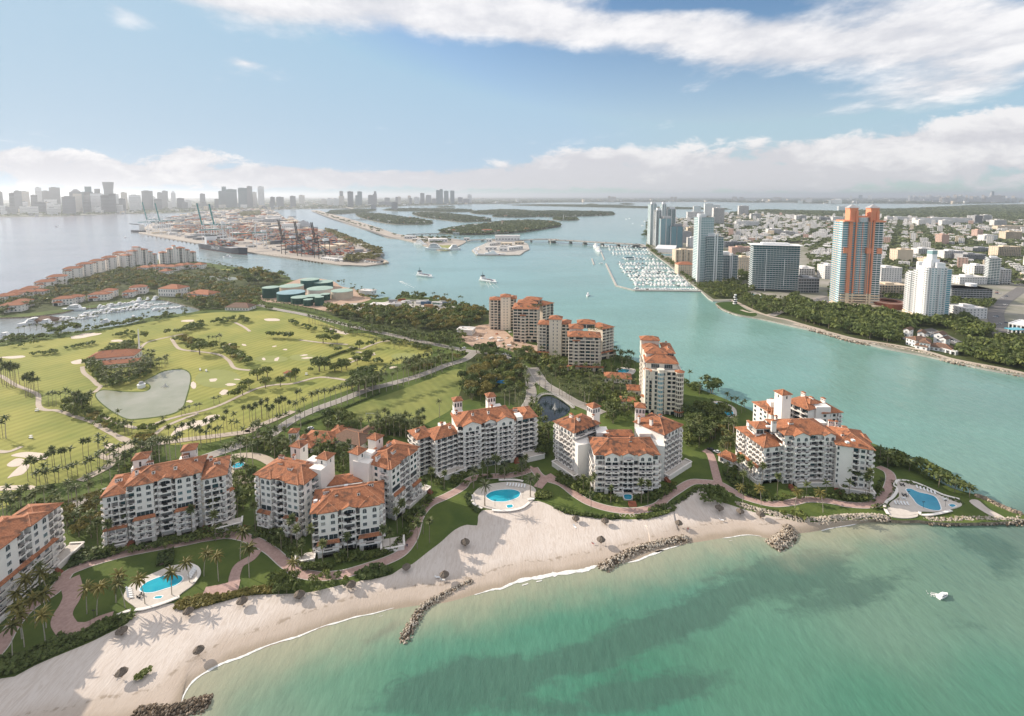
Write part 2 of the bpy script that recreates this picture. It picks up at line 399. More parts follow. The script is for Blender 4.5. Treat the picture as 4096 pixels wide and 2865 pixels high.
def ordn(n):
 w=['first','second','third','fourth','fifth','sixth','seventh','eighth','ninth','tenth','eleventh','twelfth','thirteenth','fourteenth','fifteenth','sixteenth','seventeenth','eighteenth','nineteenth','twentieth']
 if n<=20:return w[n-1]
 t={2:'twenty',3:'thirty',4:'forty',5:'fifty',6:'sixty',7:'seventy',8:'eighty',9:'ninety'};tt={2:'twentieth',3:'thirtieth',4:'fortieth',5:'fiftieth',6:'sixtieth',7:'seventieth',8:'eightieth',9:'ninetieth'}
 if n<100:return tt[n//10]if n%10==0 else t[n//10]+'-'+w[n%10-1]
 s='%d'%n;return s+('th' if 10<=n%100<=20 else{1:'st',2:'nd',3:'rd'}.get(n%10,'th'))
SHZ=[0]
def sheet(name,pts,z,m,closed=True,smooth_=True,label=None,kind='structure',step=None,n=4):
 SHZ[0]+=1;z+=.0011*SHZ[0];p=spline(pts,True,step,n)if smooth_ else pts
 v=[(q[0],q[1],z)for q in p];mb=MB();mb.add(v,fixtri(tessellate_polygon([[Ve(q)for q in v]]),v))
 return struct(name,mb,[m],label,kind=kind)
def ribbon(mb,pts,w,z,mi=0,smooth_=True,n=5,w2=None):
 p=spline(pts,False,None,n)if smooth_ else pts
 v=[];m=len(p)
 for i,q in enumerate(p):
  d=(p[min(i+1,m-1)]-p[max(i-1,0)]);d=d.normalized()if d.length>1e-6 else Ve((1,0));nn=Ve((-d.y,d.x))
  ww=w if w2 is None else w+(w2-w)*i/(m-1)
  v+=[(*(q+nn*ww/2),z),(*(q-nn*ww/2),z)]
 return mb.add(v,[(2*i,2*i+1,2*i+3,2*i+2)for i in range(m-1)],mi)
# shorelines
WATERLINE=PL('A -420,1900 100,1760 420,1690 700,1640 900,1606 985,1560 1000,1530 1012,1480 1060,1420 1130,1370 1220,1320 1350,1270 1500,1215 1650,1165 1800,1110 1930,1070 V 800,1381 860,1370 930,1358 1000,1350 1060,1333 1110,1319 B 1150,1400 1320,1340 1500,1310 1700,1280 1790,1255 1900,1240 2000,1222 2100,1190 2250,1140 C 0,1402 100,1380 200,1345 300,1330 450,1305 600,1285 720,1310 800,1310 880,1285 1000,1270 1100,1250 1250,1225 1350,1212 1480,1195',0)
VEG=PL('A -420,1500 -150,1450 0,1402 80,1390 190,1330 330,1270 500,1200 600,1150 700,1100 745,1040 850,1010 960,985 1080,1010 1200,985 1290,960 1400,940 1530,935 1700,925 1900,880 B 120,1390 240,1350 300,1345 440,1310 500,1270 570,1245 680,1160 760,1100 850,1020 930,985 1000,990 1005,930 1035,890 1100,890 1170,895 1250,885 1330,840 1400,830 1480,860 1560,900 1700,930 1850,945 1950,950 2100,945 2200,925 2290,885 C 100,1128 200,1080 260,1020 330,1005 360,1060 500,1108 600,1140 700,1165 800,1185 900,1205 1000,1212 1100,1205 1250,1198 1400,1190 1480,1180')
FISHER=VEG+PL('C 1480,1195 1560,1200 1650,1198 1750,1210 1900,1215 2050,1212 2200,1205 2310,1195 2330,1180 2296,1166 2200,1128 2100,1090 1990,1040 1850,1000 1700,920 1560,830 1450,770 1400,740 1340,720 1100,660 900,600 700,560 610,520 500,470 400,430 300,390 240,360 190,340 T 2120,950 2060,900 1800,790 1640,760 1530,710 1410,672 1300,600 1000,400 800,300 500,180 200,200 160,235 E 1840,475 1760,445 1640,430 1440,375 1340,360 1240,345 1180,352 1130,372 1050,385 1060,360 960,372 880,345 800,300 700,285 560,240 420,222 340,232 296,222 D 1905,345 1840,325 1700,300 1500,270 1400,255 1290,240 1180,235 1060,232 1000,215 900,190 760,215 560,270 400,335 250,390 100,430 0,458 -200,510 -900,640 -900,690 -200,620 0,608 200,600 400,575 500,552 640,540 850,505 960,492 1050,488 1160,510 1290,545 1310,560 1230,578 1000,600 860,645 700,672 500,700 300,718 100,742 0,760 -400,800 -900,850')+[P('D',-1500,1400)]+[P('A',-900,900),P('A',-900,1500)]
SB=PL('F 470,598 540,670 700,790 870,935 960,1005 1040,1066 1150,1157 1340,1150 1330,1163 1190,1175 1230,1232 1300,1265 1400,1300 1550,1325 1700,1352 2000,1420 2296,1482 Q 300,1268 700,1368 1000,1425 1300,1490 1600,1555 1919,1612 C 2400,330 2700,400 3400,560 6000,600')+[Ve((4200,900)),Ve((9000,9000))]+PL('Q 3000,150 1919,148 1500,150 1190,168 900,180 600,196 300,203 100,200 0,205 F 2290,240 2000,238 1700,232 1530,237 1400,250 1300,272 1200,285 1060,300 900,312 780,330 520,318 490,330 490,420 480,520')
MAIN=PL('H -3000,440 -600,424 0,418 500,412 660,404 870,396 1100,392 1400,386 1700,370 2000,362 2296,356 I 200,208 420,206 600,200 700,196 850,188 1020,186 1200,178 1400,178 1600,170 1900,167 2300,164 F 300,145 600,150 900,148 1300,150 1500,157 1800,155 2100,160 2290,158 Q 0,138 300,140 600,138 900,140 1190,145 1500,140 1919,128 3000,120')
MAIN+=[Ve((60000,30000)),Ve((70000,160000)),Ve((-70000,160000)),Ve((-60000,30000))]
PORT_S='H 1060,540 1250,575 1590,634 1940,694 2296,745 E 130,40 400,75 700,118 760,118 880,124 1000,110 1063,98 1050,85 1010,68 990,40 I 640,470 600,440 520,400 430,365 320,340 230,325 150,285 90,250 H 2200,440 2120,380 2060,362 1900,352 1700,368 1500,385 1300,425 1130,480'
PORT=PL(PORT_S)
CAUSE=PL('I 220,218 265,236 330,262 440,300 560,338 640,365 690,385 760,392 860,416 960,448 1010,464 1070,462 1100,446 1168,412 1150,400 1060,388 940,378 800,370 720,355 640,325 520,288 420,258 330,236 270,218')
CGB=PL('I 1205,462 1235,490 1370,492 1500,490 1530,468 1558,456 1550,425 1500,402 1400,393 1340,398 1300,415 1230,445')
ISLES=[('star_island','I 1005,350 1060,360 1150,366 1260,366 1360,362 1450,357 1560,345 1650,330 1740,316 1745,305 1700,292 1600,284 1480,284 1350,294 1200,315 1080,330'),('palm_island','I 1330,255 1480,260 1640,256 1700,258 1850,254 2000,250 2075,245 2070,232 1950,226 1700,222 1500,226 1380,236'),('hibiscus_island','I 842,240 900,258 1000,272 1150,288 1300,284 1325,278 1300,268 1200,255 1050,238 930,232 850,232'),('palm_isle','I 1195,232 1250,240 1330,242 1450,240 1560,236 1600,226 1500,216 1380,214 1250,222'),('watson_island','I 495,245 530,262 620,285 740,302 900,304 962,298 960,288 880,272 760,258 640,240 540,236'),('flagler_island','I 1700,272 1750,279 1850,277 1860,270 1800,264 1720,264'),('venetian_island','I 660,215 760,222 900,222 1050,228 1200,226 1210,214 1060,208 860,206 720,206'),('causeway_island','I 310,240 400,240 560,228 620,215 500,212 340,222'),('venetian_strip','I 1440,186 1700,192 2000,198 2296,204 F 500,215 900,222 1300,226 1300,218 900,208 500,198 0,190 I 2200,186 1900,184 1650,182'),('spoil_islet','I 990,198 1040,201 1110,198 1060,194'),('spoil_islet','I 1905,182 1940,184 1975,182 1940,178'),('spoil_islet','I 2110,178 2150,181 2205,179 2150,174')]
# water
def mk_water():
 ys=np.concatenate([np.linspace(-300,80,8),np.geomspace(90,120000,230)]);us=np.linspace(-1.9,1.9,150)
 us=np.sign(us)*np.abs(us/1.9)**1.15*1.9
 Y=np.repeat(ys[:,None],150,1);X=us[None,:]*(np.maximum(Y,0)+120)
 ctl=[(400,1600,(0.169,0.250,0.183)),(560,1530,(0.164,0.258,0.188)),(760,1470,(0.119,0.250,0.176)),(1000,1450,(0.081,0.225,0.159)),(1250,1400,(0.081,0.234,0.168)),(1500,1330,(0.089,0.225,0.168)),(1700,1290,(0.110,0.234,0.168)),(1950,1250,(0.135,0.234,0.168)),(2200,1250,(0.119,0.209,0.159)),(1000,1590,(0.060,0.209,0.140)),(1400,1560,(0.060,0.209,0.144)),(1700,1500,(0.089,0.225,0.159)),(2000,1400,(0.135,0.242,0.180)),(2280,1350,(0.135,0.234,0.176)),(2250,1560,(0.081,0.217,0.156)),(1950,1590,(0.069,0.209,0.144)),(2296,1190,(0.110,0.176,0.140)),(2280,1000,(0.186,0.334,0.286)),(2200,1080,(0.194,0.334,0.286)),(2000,950,(0.172,0.329,0.286)),(1750,800,(0.172,0.334,0.297)),(1650,740,(0.186,0.346,0.302)),(1450,680,(0.186,0.346,0.315)),(2200,900,(0.172,0.311,0.273)),(1300,620,(0.200,0.346,0.326)),(1000,600,(0.200,0.346,0.338)),(800,600,(0.242,0.346,0.349)),(600,590,(0.256,0.334,0.349)),(1500,550,(0.200,0.334,0.332)),(1200,530,(0.200,0.334,0.338)),(900,540,(0.228,0.346,0.349)),(1400,480,(0.200,0.334,0.338)),(1000,480,(0.214,0.323,0.349)),(1900,462,(0.214,0.334,0.338)),(1500,462,(0.214,0.334,0.338)),(700,480,(0.270,0.323,0.361)),(200,560,(0.312,0.311,0.349)),(0,640,(0.312,0.311,0.349)),(100,500,(0.326,0.311,0.361)),(400,500,(0.312,0.323,0.361)),(60,720,(0.270,0.288,0.291)),(250,690,(0.242,0.299,0.302))]  # left bay points carry whitish glare and haze in their colour
 C=np.array([tuple(P('V',u,v,0))for u,v,_ in ctl]);K=np.array([c for _,_,c in ctl])
 def tr(x,y):return np.stack([x/(np.maximum(y,40)+60)*1.3,np.log(np.maximum(y,40))],-1)
 q=tr(X,Y).reshape(-1,2);cc=tr(C[:,0],C[:,1])
 w=1/(((q[:,None]-cc[None])**2).sum(-1)+.004)**1.8
 col=(w[...,None]*K[None]).sum(1)/w.sum(1)[:,None]
 wl=np.array([tuple(p)for p in resample(spline(WATERLINE),260)])
 d=np.full(X.size,999.)
 sel=(Y.ravel()>60)&(Y.ravel()<420)&(np.abs(X.ravel())<420)
 pts=np.stack([X.ravel(),Y.ravel()],-1)[sel];d[sel]=np.sqrt(((pts[:,None]-wl[None])**2).sum(-1)).min(1)
 beds=[(1780,1285,110,45,-8,1.0),(1650,1330,120,30,-15,.8),(1500,1400,170,35,-18,.95),(1300,1480,160,35,-12,.8),(1750,1250,150,14,-4,.4),(1060,1530,190,60,-10,.95),(1420,1560,220,40,-8,.7),(1900,1330,160,40,-14,.6),(2150,1400,120,30,20,.35),(1250,1580,200,30,-5,.6),(2220,1230,110,28,25,.9),(2250,1290,60,18,40,.8),(1620,1290,60,12,-10,.6),(1900,1300,90,10,-10,.45),(2000,1210,120,8,-12,.5),(865,1415,45,14,-30,.75),(600,1500,45,8,-30,.35),(1450,1235,150,8,-9,.5),(1570,1235,60,6,-8,.4)]
 g=np.zeros(X.size)
 for u,v,ru,rv,rot,a in beds:
  c=P('V',u,v,0);e1=P('V',u+ru*cos(R(rot)),v+ru*sin(R(rot)),0)-c;e2=P('V',u-rv*sin(R(rot)),v+rv*cos(R(rot)),0)-c
  m=np.linalg.inv(np.array([[e1.x,e2.x],[e1.y,e2.y]]));k=(np.stack([X.ravel()-c.x,Y.ravel()-c.y],0));k=m@k
  g=np.maximum(g,a*np.exp(-(k**2).sum(0)*.8))
 v=np.stack([X.ravel(),Y.ravel(),np.zeros(X.size)],-1)
 nr,nc=X.shape;f=[(r*nc+c,r*nc+c+1,(r+1)*nc+c+1,(r+1)*nc+c)for r in range(nr-1)for c in range(nc-1)]
 mb=MB();mb.add(v,f)
 m=bpy.data.materials.new('sea_water');m.use_nodes=True;t=m.node_tree;b=t.nodes['Principled BSDF'];MATS['sea_water']=m
 me=mb.mesh('water',['sea_water'])
 at=me.color_attributes.new('body','FLOAT_COLOR','POINT');at.data.foreach_set('color',np.c_[col,np.ones(len(col))].astype(np.float32).ravel())
 for nm,val in(('beds',g),('shore',d)):
  a=me.attributes.new(nm,'FLOAT','POINT');a.data.foreach_set('value',val.astype(np.float32))
 o=link('water',me);o['kind']='structure';o['label']='turquoise sea and channel water with darker sea grass beds'
 nn=t.nodes;lk=t.links
 def new(k,**kw):
  n=nn.new(k)
  for a_,b_ in kw.items():setattr(n,a_,b_)
  return n
 def A(nm):n=new('ShaderNodeAttribute');n.attribute_name=nm;return n
 ge=new('ShaderNodeNewGeometry')
 def nz(s,dt,rough=.55,st=(1,1,1),rot=0,dist=0):
  mp=new('ShaderNodeMapping');mp.inputs[3].default_value=st;mp.inputs[2].default_value=(0,0,rot);lk.new(ge.outputs['Position'],mp.inputs[0])
  n=new('ShaderNodeTexNoise');n.inputs['Scale'].default_value=s;n.inputs['Detail'].default_value=dt;n.inputs['Roughness'].default_value=rough;n.inputs['Distortion'].default_value=dist;lk.new(mp.outputs[0],n.inputs['Vector']);return n.outputs[0]
 def mt(op,a,b=None,cl=False):
  n=new('ShaderNodeMath',operation=op,use_clamp=cl)
  for i,x in enumerate((a,b)):
   if x is None:continue
   if isinstance(x,(int,float)):n.inputs[i].default_value=x
   else:lk.new(x,n.inputs[i])
  return n.outputs[0]
 def ss(x,a,b_):
  n=new('ShaderNodeMapRange',interpolation_type='SMOOTHSTEP');lk.new(x,n.inputs[0]);n.inputs[1].default_value=a;n.inputs[2].default_value=b_;return n.outputs[0]
 def mx(f_,a,b_):
  n=new('ShaderNodeMix',data_type='RGBA');lk.new(f_,n.inputs[0])
  for i,x in((6,a),(7,b_)):
   if isinstance(x,tuple):n.inputs[i].default_value=(*x,1)
   else:lk.new(x,n.inputs[i])
  return n.outputs[2]
 bed=A('beds').outputs['Fac'];sh=A('shore').outputs['Fac']
 n1=mt('ADD',mt('MULTIPLY',nz(.020,8,.62,(1,1.7,1),.35,1.0),.60),mt('MULTIPLY',nz(.13,8,.68,(1,1.6,1),.35,.8),.40))
 patch=ss(mt('ADD',mt('MULTIPLY',n1,1.0),mt('MULTIPLY',bed,.55)),.62,.80)
 c=A('body').outputs['Color']
 n3=ss(nz(.004,4,.55,(1,2.2,1)),.38,.66)
 hs=new('ShaderNodeHueSaturation');hs.inputs['Value'].default_value=.88;hs.inputs['Hue'].default_value=.49;lk.new(c,hs.inputs['Color'])
 c=mx(n3,c,hs.outputs[0])
 c=mx(mt('MULTIPLY',patch,.70),c,(.055,.115,.09))
 rp=ss(nz(.42,4,.6,(1,.35,1),R(32)),.3,.7);h2=new('ShaderNodeHueSaturation');lk.new(mt('ADD',mt('MULTIPLY',rp,.13),.935),h2.inputs['Value']);lk.new(c,h2.inputs['Color']);c=h2.outputs[0]  # light and dark of the ripples painted into the water colour
 shw=mt('ADD',sh,mt('MULTIPLY',mt('SUBTRACT',nz(.06,4),.5),14.))
 c=mx(mt('MULTIPLY',ss(shw,24,-2),.72),c,(.40,.36,.26))
 lk.new(c,b.inputs['Base Color']);b.inputs['Roughness'].default_value=.16;b.inputs['IOR'].default_value=1.33;b.inputs['Specular IOR Level'].default_value=.5
 h=mt('ADD',mt('MULTIPLY',nz(.5,3,.6,(1,.4,1),R(35)),.30),mt('MULTIPLY',nz(.09,3,.55,(1,.5,1),R(28)),.7))
 h=mt('ADD',h,mt('MULTIPLY',nz(.018,2,.5,(1,.5,1),R(30)),1.4))
 bp=new('ShaderNodeBump');bp.inputs['Distance'].default_value=1.0;bp.inputs['Strength'].default_value=.75;lk.new(h,bp.inputs['Height']);lk.new(bp.outputs[0],b.inputs['Normal'])
mk_water()
# land
mat('grass',(.115,.15,.04),.95,col2=(.07,.105,.03),scale=.06,bump=.25,bscale=.5,spec=.1)
mat('lawn',(.055,.095,.022),.95,col2=(.038,.07,.018),scale=.25,bump=.1,bscale=1.5,spec=.1)
mat('fairway',(.335,.32,.095),.95,col2=(.22,.245,.07),scale=.018,bump=1.2,bscale=.03,spec=.1,detail=5)
def stripes(nm,rot,wl,amt):
 t=MATS[nm].node_tree;b=t.nodes['Principled BSDF'];src=b.inputs['Base Color'].links[0].from_socket;g=t.nodes.new('ShaderNodeNewGeometry');mp=t.nodes.new('ShaderNodeMapping');mp.inputs[2].default_value=(0,0,R(rot));t.links.new(g.outputs['Position'],mp.inputs[0]);w=t.nodes.new('ShaderNodeTexWave');w.inputs['Scale'].default_value=wl;w.inputs['Distortion'].default_value=2.5;w.inputs['Detail Scale'].default_value=.15;t.links.new(mp.outputs[0],w.inputs[0]);m=t.nodes.new('ShaderNodeMath');m.operation='MULTIPLY_ADD';t.links.new(w.outputs[1],m.inputs[0]);m.inputs[1].default_value=amt;m.inputs[2].default_value=1-amt/2;h=t.nodes.new('ShaderNodeHueSaturation');t.links.new(src,h.inputs['Color']);t.links.new(m.outputs[0],h.inputs['Value']);t.links.new(h.outputs[0],b.inputs['Base Color'])
mat('green_turf',(.29,.31,.115),.95,.12,.05,spec=.1)
mat('field_turf',(.24,.25,.08),.95,col2=(.16,.19,.06),scale=.035,spec=.1)
stripes('fairway',25,.045,.16);stripes('field_turf',-30,.05,.10)
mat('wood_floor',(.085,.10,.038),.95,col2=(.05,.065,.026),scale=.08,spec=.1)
mat('city_ground',(.36,.335,.30),.95,col2=(.16,.17,.11),scale=.012)
mat('port_ground',(.45,.40,.35),.95,col2=(.36,.32,.28),scale=.02)
mat('far_ground',(.10,.12,.085),.95,col2=(.20,.19,.17),scale=.0025,lo=.45,hi=.7)
mat('isle_ground',(.07,.085,.04),.95,.3,.02)
def sand_mat():
 m=mat('sand',(.6,.5,.45),.95,spec=.15);t=m.node_tree;b=t.nodes['Principled BSDF'];nn=t.nodes;lk=t.links
 at=nn.new('ShaderNodeAttribute');at.attribute_name='wet';ge=nn.new('ShaderNodeNewGeometry')
 def nz(s,d,st=(1,1,1),rot=0,dist=0):
  mp=nn.new('ShaderNodeMapping');mp.inputs[3].default_value=st;mp.inputs[2].default_value=(0,0,rot);lk.new(ge.outputs['Position'],mp.inputs[0])
  n=nn.new('ShaderNodeTexNoise');n.inputs['Scale'].default_value=s;n.inputs['Detail'].default_value=d;n.inputs['Distortion'].default_value=dist;lk.new(mp.outputs[0],n.inputs['Vector']);return n.outputs[0]
 def mr(v,a,c,s=True):
  r=nn.new('ShaderNodeMapRange');r.interpolation_type='SMOOTHSTEP' if s else 'LINEAR';lk.new(v,r.inputs[0]);r.inputs[1].default_value=a;r.inputs[2].default_value=c;return r.outputs[0]
 def mx(f,a,c):
  n=nn.new('ShaderNodeMix');n.data_type='RGBA';lk.new(f,n.inputs[0])
  for i,x in((6,a),(7,c)):
   if isinstance(x,tuple):n.inputs[i].default_value=(*x,1)
   else:lk.new(x,n.inputs[i])
  return n.outputs[2]
 def ad(a,c,op='ADD'):
  n=nn.new('ShaderNodeMath');n.operation=op
  for i,x in enumerate((a,c)):
   if isinstance(x,(int,float)):n.inputs[i].default_value=x
   else:lk.new(x,n.inputs[i])
  return n.outputs[0]
 trk=nz(.7,5,(1,.16,1),R(152),2.2)
 c=mx(mr(trk,.40,.66),(.64,.575,.525),(.56,.49,.435))
 c=mx(ad(mr(nz(.06,5),.45,.7),.35,'MULTIPLY'),c,(.53,.445,.38))
 w=ad(at.outputs['Fac'],ad(ad(nz(.08,4),.5,'SUBTRACT'),.22,'MULTIPLY'))
 c=mx(ad(mr(w,.45,.78),.7,'MULTIPLY'),c,(.44,.36,.29));c=mx(ad(mr(w,.80,.97),.85,'MULTIPLY'),c,(.33,.27,.205))
 wd=ad(mr(w,.62,.66),mr(w,.72,.67),'MULTIPLY');c=mx(ad(ad(wd,mr(nz(.5,5),.5,.62),'MULTIPLY'),.55,'MULTIPLY'),c,(.22,.17,.12))
 lk.new(c,b.inputs['Base Color'])
 bp=nn.new('ShaderNodeBump');bp.inputs['Distance'].default_value=.10;lk.new(ad(trk,nz(1.3,4),'ADD'),bp.inputs['Height']);lk.new(bp.outputs[0],b.inputs['Normal'])
sand_mat()
def island(name,pts,z,m,edge,label,step=None,n=3,zb=-2.,smooth_=True):
 p=spline(pts,True,step,n)if smooth_ else pts
 mb=MB();mb.prism([tuple(q)for q in p],zb,z,1,mtop=0);return struct(name,mb,[m,edge],label)
island('ground',FISHER,LZ,'grass',RK_,'grassy island ground between the beach and the ship channel')
island('city_ground',SB,LZ,'city_ground',CO_,'flat city land with streets beyond the channel')
island('mainland',MAIN,2.0,'far_ground','quay','wooded mainland reaching to the horizon',n=1)
island('port_ground',PORT,2.6,'port_ground','quay','paved quay land of the container port',smooth_=False)
island('causeway',CAUSE,2.2,'port_ground','quay','narrow causeway strip crossing the bay',n=2)
island('base_ground',CGB,2.2,CO_,'quay','concrete wharf island of the coast guard base',smooth_=False)
for nm,s in ISLES:island(nm,PL(s),1.4,'isle_ground',RK_,'low wooded island lying in the turquoise bay')
def mk_beach():
 n=420;a=resample(spline(VEG,False,2.5),n);b=resample(spline(WATERLINE,False,2.5),n)
 pa=np.array([tuple(p)for p in resample(spline(VEG,False,2.5),1600)]);pb=np.array([tuple(p)for p in b])
 cost=((pb[:,None]-pa[None])**2).sum(-1);acc=np.full(cost.shape,np.inf);acc[0]=cost[0];back=np.zeros(cost.shape,int)
 for i in range(1,n):
  run=np.minimum.accumulate(acc[i-1]);arg=np.zeros(pa.shape[0],int);best=0
  for j in range(pa.shape[0]):
   if acc[i-1][j]<acc[i-1][best]:best=j
   arg[j]=best
  acc[i]=cost[i]+run;back[i]=arg
 j=int(acc[-1].argmin());idx=[0]*n
 for i in range(n-1,-1,-1):idx[i]=j;j=back[i][j]
 q=np.array(idx,float);q=np.convolve(np.pad(q,36,'edge'),np.ones(73)/73,'valid')
 q=np.maximum.accumulate(q);A_=np.stack([np.interp(q,np.arange(1600),pa[:,k])for k in(0,1)],-1)
 rows=14;V=[];wet=[]
 ts=np.concatenate([[-.12],np.linspace(0,1,rows-3),[1.08,1.35]])
 for i in range(n):
  for t in ts:
   p=A_[i]*(1-t)+pb[i]*t
   z=1.62-1.6*max(0,min(t,1))**1.6 if t<=1 else-.02-(t-1)*1.5
   if t<0:z=1.3
   V.append((p[0],p[1],z));wet.append(t)
 F=[(i*rows+r,i*rows+r+1,(i+1)*rows+r+1,(i+1)*rows+r)for i in range(n-1)for r in range(rows-1)]
 mb=MB();mb.add(V,F);me=mb.mesh('beach',['sand'],smooth=True)
 vv=np.array(V)[:,:2];wl=pb;d=np.sqrt(((vv[:,None]-wl[None])**2).sum(-1)).min(1);sgn=np.array(wet)
 w=np.where(sgn<=1,1-d/26.,1.);at=me.attributes.new('wet','FLOAT','POINT');at.data.foreach_set('value',w.astype(np.float32))
 o=link('beach',me);o['kind']='structure';o['label']='pale raked sand beach along the island lawns'
mk_beach()
def foam(pts,w0,w1,z,label,seed):
 r=random.Random(seed);p=spline(PL(pts,0),False,1.2);mb=MB();n=len(p)
 for side in range(2):
  prev=None
  for i,q in enumerate(p):
   d=(p[min(i+1,n-1)]-p[max(i-1,0)]).normalized();nn=Ve((-d.y,d.x));f=sin(pi*min(1,max(0,i/(n-1))))**.4
   k=mnoise.noise(Ve((q.x*.12,q.y*.12,seed)));k2=mnoise.noise(Ve((q.x*.7,q.y*.7,seed+5)))
   c=q+nn*(k*1.1+(0 if side==0 else-2.2-1.0*k));w=(w0+(w1-w0)*i/n)*f*(.75+.6*k2+.3*r.random())*(1 if side==0 else .22)
   if side==1 and k2<.2:prev=None;continue
   cur=((*(c+nn*w/2),z+side*.02),(*(c-nn*w/2),z+side*.02))
   if prev:mb.quad(prev[0],prev[1],cur[1],cur[0])
   prev=cur
 struct('surf_foam',mb,[FO_],label,kind='stuff')
mat(FO_,(.80,.79,.77),.9,col2=(.52,.56,.52),scale=.9,lo=.45,hi=.75)
foam('A 1000,1545 1003,1500 1045,1435 1110,1380 1215,1322 1350,1270 1500,1215 1650,1163 1800,1108 1925,1068 V 820,1378 885,1366',1.3,.7,.10,'white surf line curling along the near beach',1)
foam('V 1062,1334 1110,1320 B 1150,1402 1320,1345 1500,1308 1620,1285 1700,1276 1790,1253',.9,3.4,.10,'white surf line between the two middle rock groynes',2)
foam('B 1985,1232 2050,1212 2120,1186 2220,1150 C 30,1395 100,1378 180,1350',1.5,.8,.10,'thin surf line beyond the dark rock groyne',3)
foam('C 440,1312 520,1298 600,1288 690,1298',.6,.5,.10,'faint surf line before the boulder spit',4)
foam('C 1045,1262 1120,1248 1220,1232 1310,1215 1340,1206',1.0,.6,.10,'thin surf line below the stone revetment',5)
# ground cover sheets
Z1=LZ+.02
sheet('fairway',PL('D -900,860 -300,830 0,800 200,765 430,738 700,690 880,655 1050,625 1250,590 1450,572 1560,575 1720,562 1850,572 2000,600 2150,650 2296,705 E 900,640 1050,685 1200,695 1370,745 1400,790 1330,830 1180,865 1060,890 1010,950 900,985 780,1060 640,1110 500,1160 330,1235 200,1290 0,1365 A 1400,20 1200,90 950,110 860,90 720,150 640,195 560,240 440,300 330,320 150,350 60,440 -100,500 -700,700')+[P('A',-1200,300)],Z1,'fairway',label='bright mown fairway grass of the golf course')
sheet('sports_field',PL('E 620,1275 740,1215 900,1160 1080,1095 1250,1035 1450,960 1570,915 1660,930 1690,990 1650,1060 1640,1120 1560,1150 1540,1220 1400,1300 1290,1350 1150,1330 1000,1310 860,1320 740,1312'),Z1,'field_turf',label='open mown sports field beside the palm road')
sheet('fairway',PL('D 1160,325 1300,330 1450,290 1640,310 1700,325 1640,335 1500,335 1330,345 1180,350'),Z1,'fairway',label='small fairway near the far shore of the island')
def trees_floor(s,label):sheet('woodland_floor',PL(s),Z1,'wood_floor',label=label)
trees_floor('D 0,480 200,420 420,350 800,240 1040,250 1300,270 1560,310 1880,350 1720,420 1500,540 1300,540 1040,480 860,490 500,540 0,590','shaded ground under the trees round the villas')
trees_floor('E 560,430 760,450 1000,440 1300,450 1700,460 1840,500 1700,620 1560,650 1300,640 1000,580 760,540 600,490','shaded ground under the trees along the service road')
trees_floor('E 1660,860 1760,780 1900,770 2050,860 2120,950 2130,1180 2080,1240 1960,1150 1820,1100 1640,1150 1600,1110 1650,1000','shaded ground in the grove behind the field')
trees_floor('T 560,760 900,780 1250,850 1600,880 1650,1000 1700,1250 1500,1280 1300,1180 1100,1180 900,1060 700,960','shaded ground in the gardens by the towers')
PZ=[0]
def pathway(s,w,label,m='brick_pink',z=LZ+.05,name='path',kerb=None,w2=None):
 PZ[0]+=1;z=LZ+.10+.006*PZ[0];p=PL(s);b=MB()
 if kerb:
  b2=MB();ribbon(b2,p,w+.7,z-.003,0,w2=(w2+.7 if w2 else None));struct('kerb_edge',b2,[kerb],'pale edging along the '+label)
 ribbon(b,p,w,z,0,w2=w2);return struct(name,b,[m],label)
pathway('A -60,1300 0,1230 50,1140 130,1040 210,975 290,925 335,870 380,815 470,775 560,745 700,708 850,678 1000,652 1150,622 1280,608 1390,635 1490,690 1570,760 1650,815 1760,835 1860,828 B 150,1300 280,1260 400,1220 500,1170 560,1100 590,1030 610,950 645,890 700,840 800,795 900,738 930,700 1000,672 1100,665 1200,662 1300,640 1370,610',4.6,'pink brick promenade behind the beach lawns',kerb='kerb')
pathway('B 1370,610 1420,670 1550,715 1650,790 1750,845 1900,885 2060,890 2180,858 C 100,1062 150,1028 250,968 330,965 420,975 480,1005 560,1050 650,1080 750,1100 860,1092 960,1072 1100,1082 1200,1102 1330,1108 1400,1085 1450,1035 1478,960 1465,905 1400,870',4.4,'pink brick promenade round the seaward blocks',kerb='kerb')
pathway('z 640,955 660,1030 670,1090 640,1170 580,1270 570,1340 620,1420',6.2,'winding pink brick path between two lawns')
pathway('z 560,1440 700,1445 820,1410 900,1370 1020,1330',8.5,'pink brick landing beside the dune plants')
pathway('A 1420,690 1385,735 1320,775 1295,830 1285,880 1240,915',4.2,'short pink brick path to the beach gate')
pathway('A 1120,930 1200,915 1320,885',6.5,'pink brick forecourt by the dune plants')
pathway('A 935,700 905,770',3.6,'short brick walk to the pool gate')
pathway('B 1500,660 1440,690 1395,740',5.,'brick walk leading to the round pool terrace')
pathway('C 420,972 400,900 385,840 365,790 330,770',4.5,'brick drive between the two right blocks')
